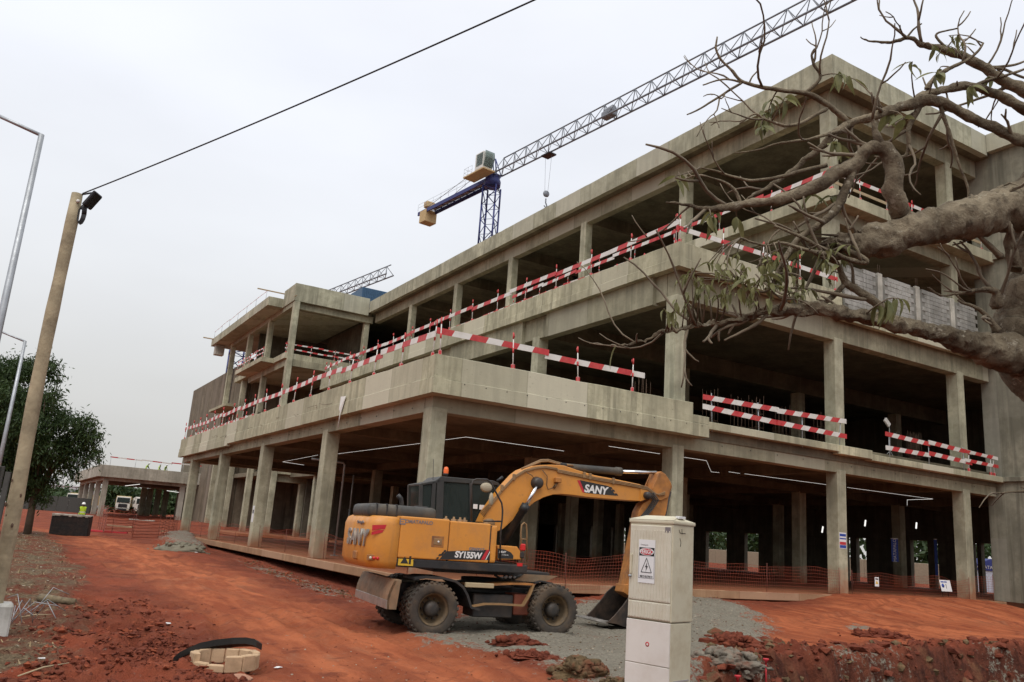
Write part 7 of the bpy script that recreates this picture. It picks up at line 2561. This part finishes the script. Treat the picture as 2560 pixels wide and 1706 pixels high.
# manhole ring with black rubber sheet
mh = onground(560, 1662, -.5)
mo_ = thing('manhole_ring', 'open eight-sided brick manhole collar in the red foreground', 'manhole', (mh.x, mh.y, mh.z - .03), .3)
M_mh = concrete('manhole_mortar', (.46, .32, .20), streak=.1)
R1, R0 = .46, .36
bb8 = 12
for k in range(bb8):
    t0, t1 = 2 * math.pi * k / bb8 + .008, 2 * math.pi * (k + 1) / bb8 - .008
    hk_ = random.uniform(.19, .22) * (.5 if k in (6, 7) else 1)
    B().prism([(R0 * math.cos(t0), R0 * math.sin(t0), 0), (R1 * math.cos(t0), R1 * math.sin(t0), 0), (R1 * math.cos(t1), R1 * math.sin(t1), 0), (R0 * math.cos(t1), R0 * math.sin(t1), 0)], (0, 0, hk_), .012).build('brick', M_mh, mo_)
B().lathe([(0, -.05), (R0 - .005, -.05), (R0 - .005, .0)], (0, 0, 0), 'z', 24).build('shaft', M_tar, mo_)
pts = [(450, 1672), (468, 1655), (500, 1632), (540, 1622), (575, 1615), (610, 1614)]
bb = B()
dmh = (mh - CP).dot(CF)
pr = []
for a_, b_, z_ in ((-.62, -.22, .07), (-.58, -.12, .13), (-.5, -.02, .18), (-.4, .08, .235), (-.25, .22, .27), (-.05, .36, .295), (.12, .42, .305), (.24, .44, .29), (.28, .44, .26)):
    pr.append(mh + CH * a_ + CG * b_ + Vector((0, 0, z_ + .02)))
for i in range(len(pr) - 1):
    a, c_ = pr[i], pr[i + 1]
    back = Vector((CG.x, CG.y, -.25)) * .3
    hh_ = Vector((0, 0, -.085))
    bb._new([a, c_, c_ + hh_, a + hh_, a + back, c_ + back, c_ + back + hh_, a + back + hh_], [(0, 1, 2, 3), (4, 7, 6, 5), (0, 4, 5, 1), (3, 2, 6, 7), (0, 3, 7, 4), (1, 5, 6, 2)])
tag(bb.build('rubber_sheet', plain('rubber_black', (.012, .012, .011), .6, var=.3), None, fix=True), 'bent black rubber sheet lying over the back of the manhole collar', 'sheet')
rockform('sandbag', 'cement-stained lump leaning against the manhole collar', 'bag', 600, 1695, .14, (1.3, .8, .6), plain('bag_pink', (.33, .17, .11), .9, var=.2, coord='Position'), 1, .25, 3, seed=31)

rockform('soil_heap', 'small heap of red soil and mortar crumbs before the manhole collar', 'soil', 545, 1712, .3, (1.6, .6, .3), M_clod, 20, .6, seed=44)
# cut log, wire tangle, sticks
lg = onground(140, 1508)
M_log = plain('log_bark', (.19, .145, .085), .9, var=.35, vscale=9, bump=.6, dirt=(.06, .045, .03), dirt_amt=.8, dirt_scale=7)
lo = B().tube([(-.36, 0, .07), (-.15, .01, .075), (.1, -.01, .07), (.36, .0, .065)], [.07, .078, .072, .066], 14, wob=.2).build('log', M_log)
lo.location = lg
lo.rotation_euler = (0, .03, math.radians(-32))
tag(lo, 'short cut log lying on the brown verge by the pole', 'log')
wr = onground(25, 1560)
wt = thing('wire_tangle', 'tangle of thin grey wires and rods on the verge at the left edge', 'wire', wr)
for k in range(14):
    a = Vector((random.uniform(-.5, .35), random.uniform(-.4, .4), random.uniform(.0, .12)))
    an = random.uniform(0, 6.28)
    L_ = random.uniform(.3, .8)
    c_ = a + Vector((math.cos(an) * L_, math.sin(an) * L_, random.uniform(-.05, .35)))
    c_.z = max(c_.z, .01)
    mid_ = a.lerp(c_, .5) + Vector((0, 0, random.uniform(.05, .3)))
    B().tube([a, a.lerp(mid_, .6), mid_, c_.lerp(mid_, .5), c_], .006, 5).build('wire', M_galv, wt)
for lab, u_, v_, L_, an in (('thin dry stick lying at the lower left corner', 110, 1680, .75, .75), ('short dry stick lying near the wires', 90, 1545, .45, .1)):
    q = onground(u_, v_)
    s_ = B().tube([(-L_ / 2, 0, .02), (0, .02, .05), (L_ / 2, 0, .04)], [.009, .011, .006], 6).build('stick', M_plank)
    s_.location = q
    s_.rotation_euler = (0, -.05, an)
    tag(s_, lab, 'stick')
# white scraps of litter
for k, (u_, v_, lab) in enumerate(((105, 1648, 'crumpled white scrap of litter at the lower left'), (695, 1671, 'small pale stone chips right of the manhole collar'), (1400, 1686, 'white curl of litter before the brown clod'), (490, 1382, 'flat white scrap by the grey sand heap'), (415, 1560, 'flat pale scrap on the red road'))):
    q = onground(u_, v_)
    o = B().ico((0, 0, .012), .03 + .005 * k, 2, .8, 1.7, 0, (1.5, .8, .3), k).build('litter_scrap', M_paper)
    o.location = q
    tag(o, lab, 'litter')
# red survey pegs at the pit
for u_, v_, lab in ((1915, 1648, 'upper red-capped survey peg standing on the pit bank'), (1844, 1690, 'lower red-capped survey peg beside the cabinet')):
    d_ = 14.5
    tpq = atd(u_, v_, d_)
    g_ = gz(tpq.x, tpq.y)
    if g_ > tpq.z - .1:
        for _ in range(30):
            d_ -= .25
            tpq = atd(u_, v_, d_)
            g_ = gz(tpq.x, tpq.y)
            if g_ < tpq.z - .12: break
    pg = thing('survey_peg', lab, 'peg', (tpq.x, tpq.y, g_))
    h_ = tpq.z - g_
    B().tube([(0, 0, -.2), (0, 0, h_)], .014, 6).build('rod', M_redp, pg)
    B().lathe([(0, .05), (.05, .05), (.055, .035), (.02, 0), (.016, -.05), (0, -.05)], (0, 0, h_ - .04), 'z', 12).build('cap', M_redp, pg)
# wooden fence boards at the far left edge
fb = atd(14, 1225, 12.2)
gf = gz(fb.x, fb.y)
fn = thing('board_fence', 'weathered upright boards beside the pole at the left edge', 'fence', (fb.x, fb.y, gf))
for k, (u_, v_, w_, mm) in enumerate(((-60, 1110, .13, M_plank), (-34, 1150, .12, M_plank), (-8, 1158, .12, M_plank), (6, 1166, .09, M_hoard), (18, 1180, .08, M_hoard))):
    q = atd(u_, v_, 12.2 + .05 * (k % 2))
    hh_ = q.z - gf
    o = B().box((-w_ / 2, -.015, -.1), (w_ / 2, .015, hh_), .004).build('board', mm, fn)
    o.location = (q.x - fb.x, q.y - fb.y, 0)
    o.rotation_euler = (0, random.uniform(-.02, .02), math.atan2(CH.y, CH.x))
# kerb-like concrete offcuts, pipes and planks by the far pits
for u_, v_, L_, lab, mm in ((300, 1318, 2.2, 'long pale plank lying across the far red ground', M_plank), (355, 1302, 3.0, 'bleached plank on the far pit edge before the dark columns', M_lime), (430, 1322, 1.8, 'short grey plank near the first left facade column', M_plank), (270, 1332, 2.4, 'red plastic pipe lying beside the black tank', M_redp)):
    q = onground(u_, v_, -.1)
    o = B().box((-L_ / 2, -.12, 0), (L_ / 2, .12, .12), .01).build('plank', mm)
    o.location = q
    o.rotation_euler = (0, 0, math.atan2(CH.y, CH.x) + random.uniform(-.1, .25))
    tag(o, lab, 'plank')
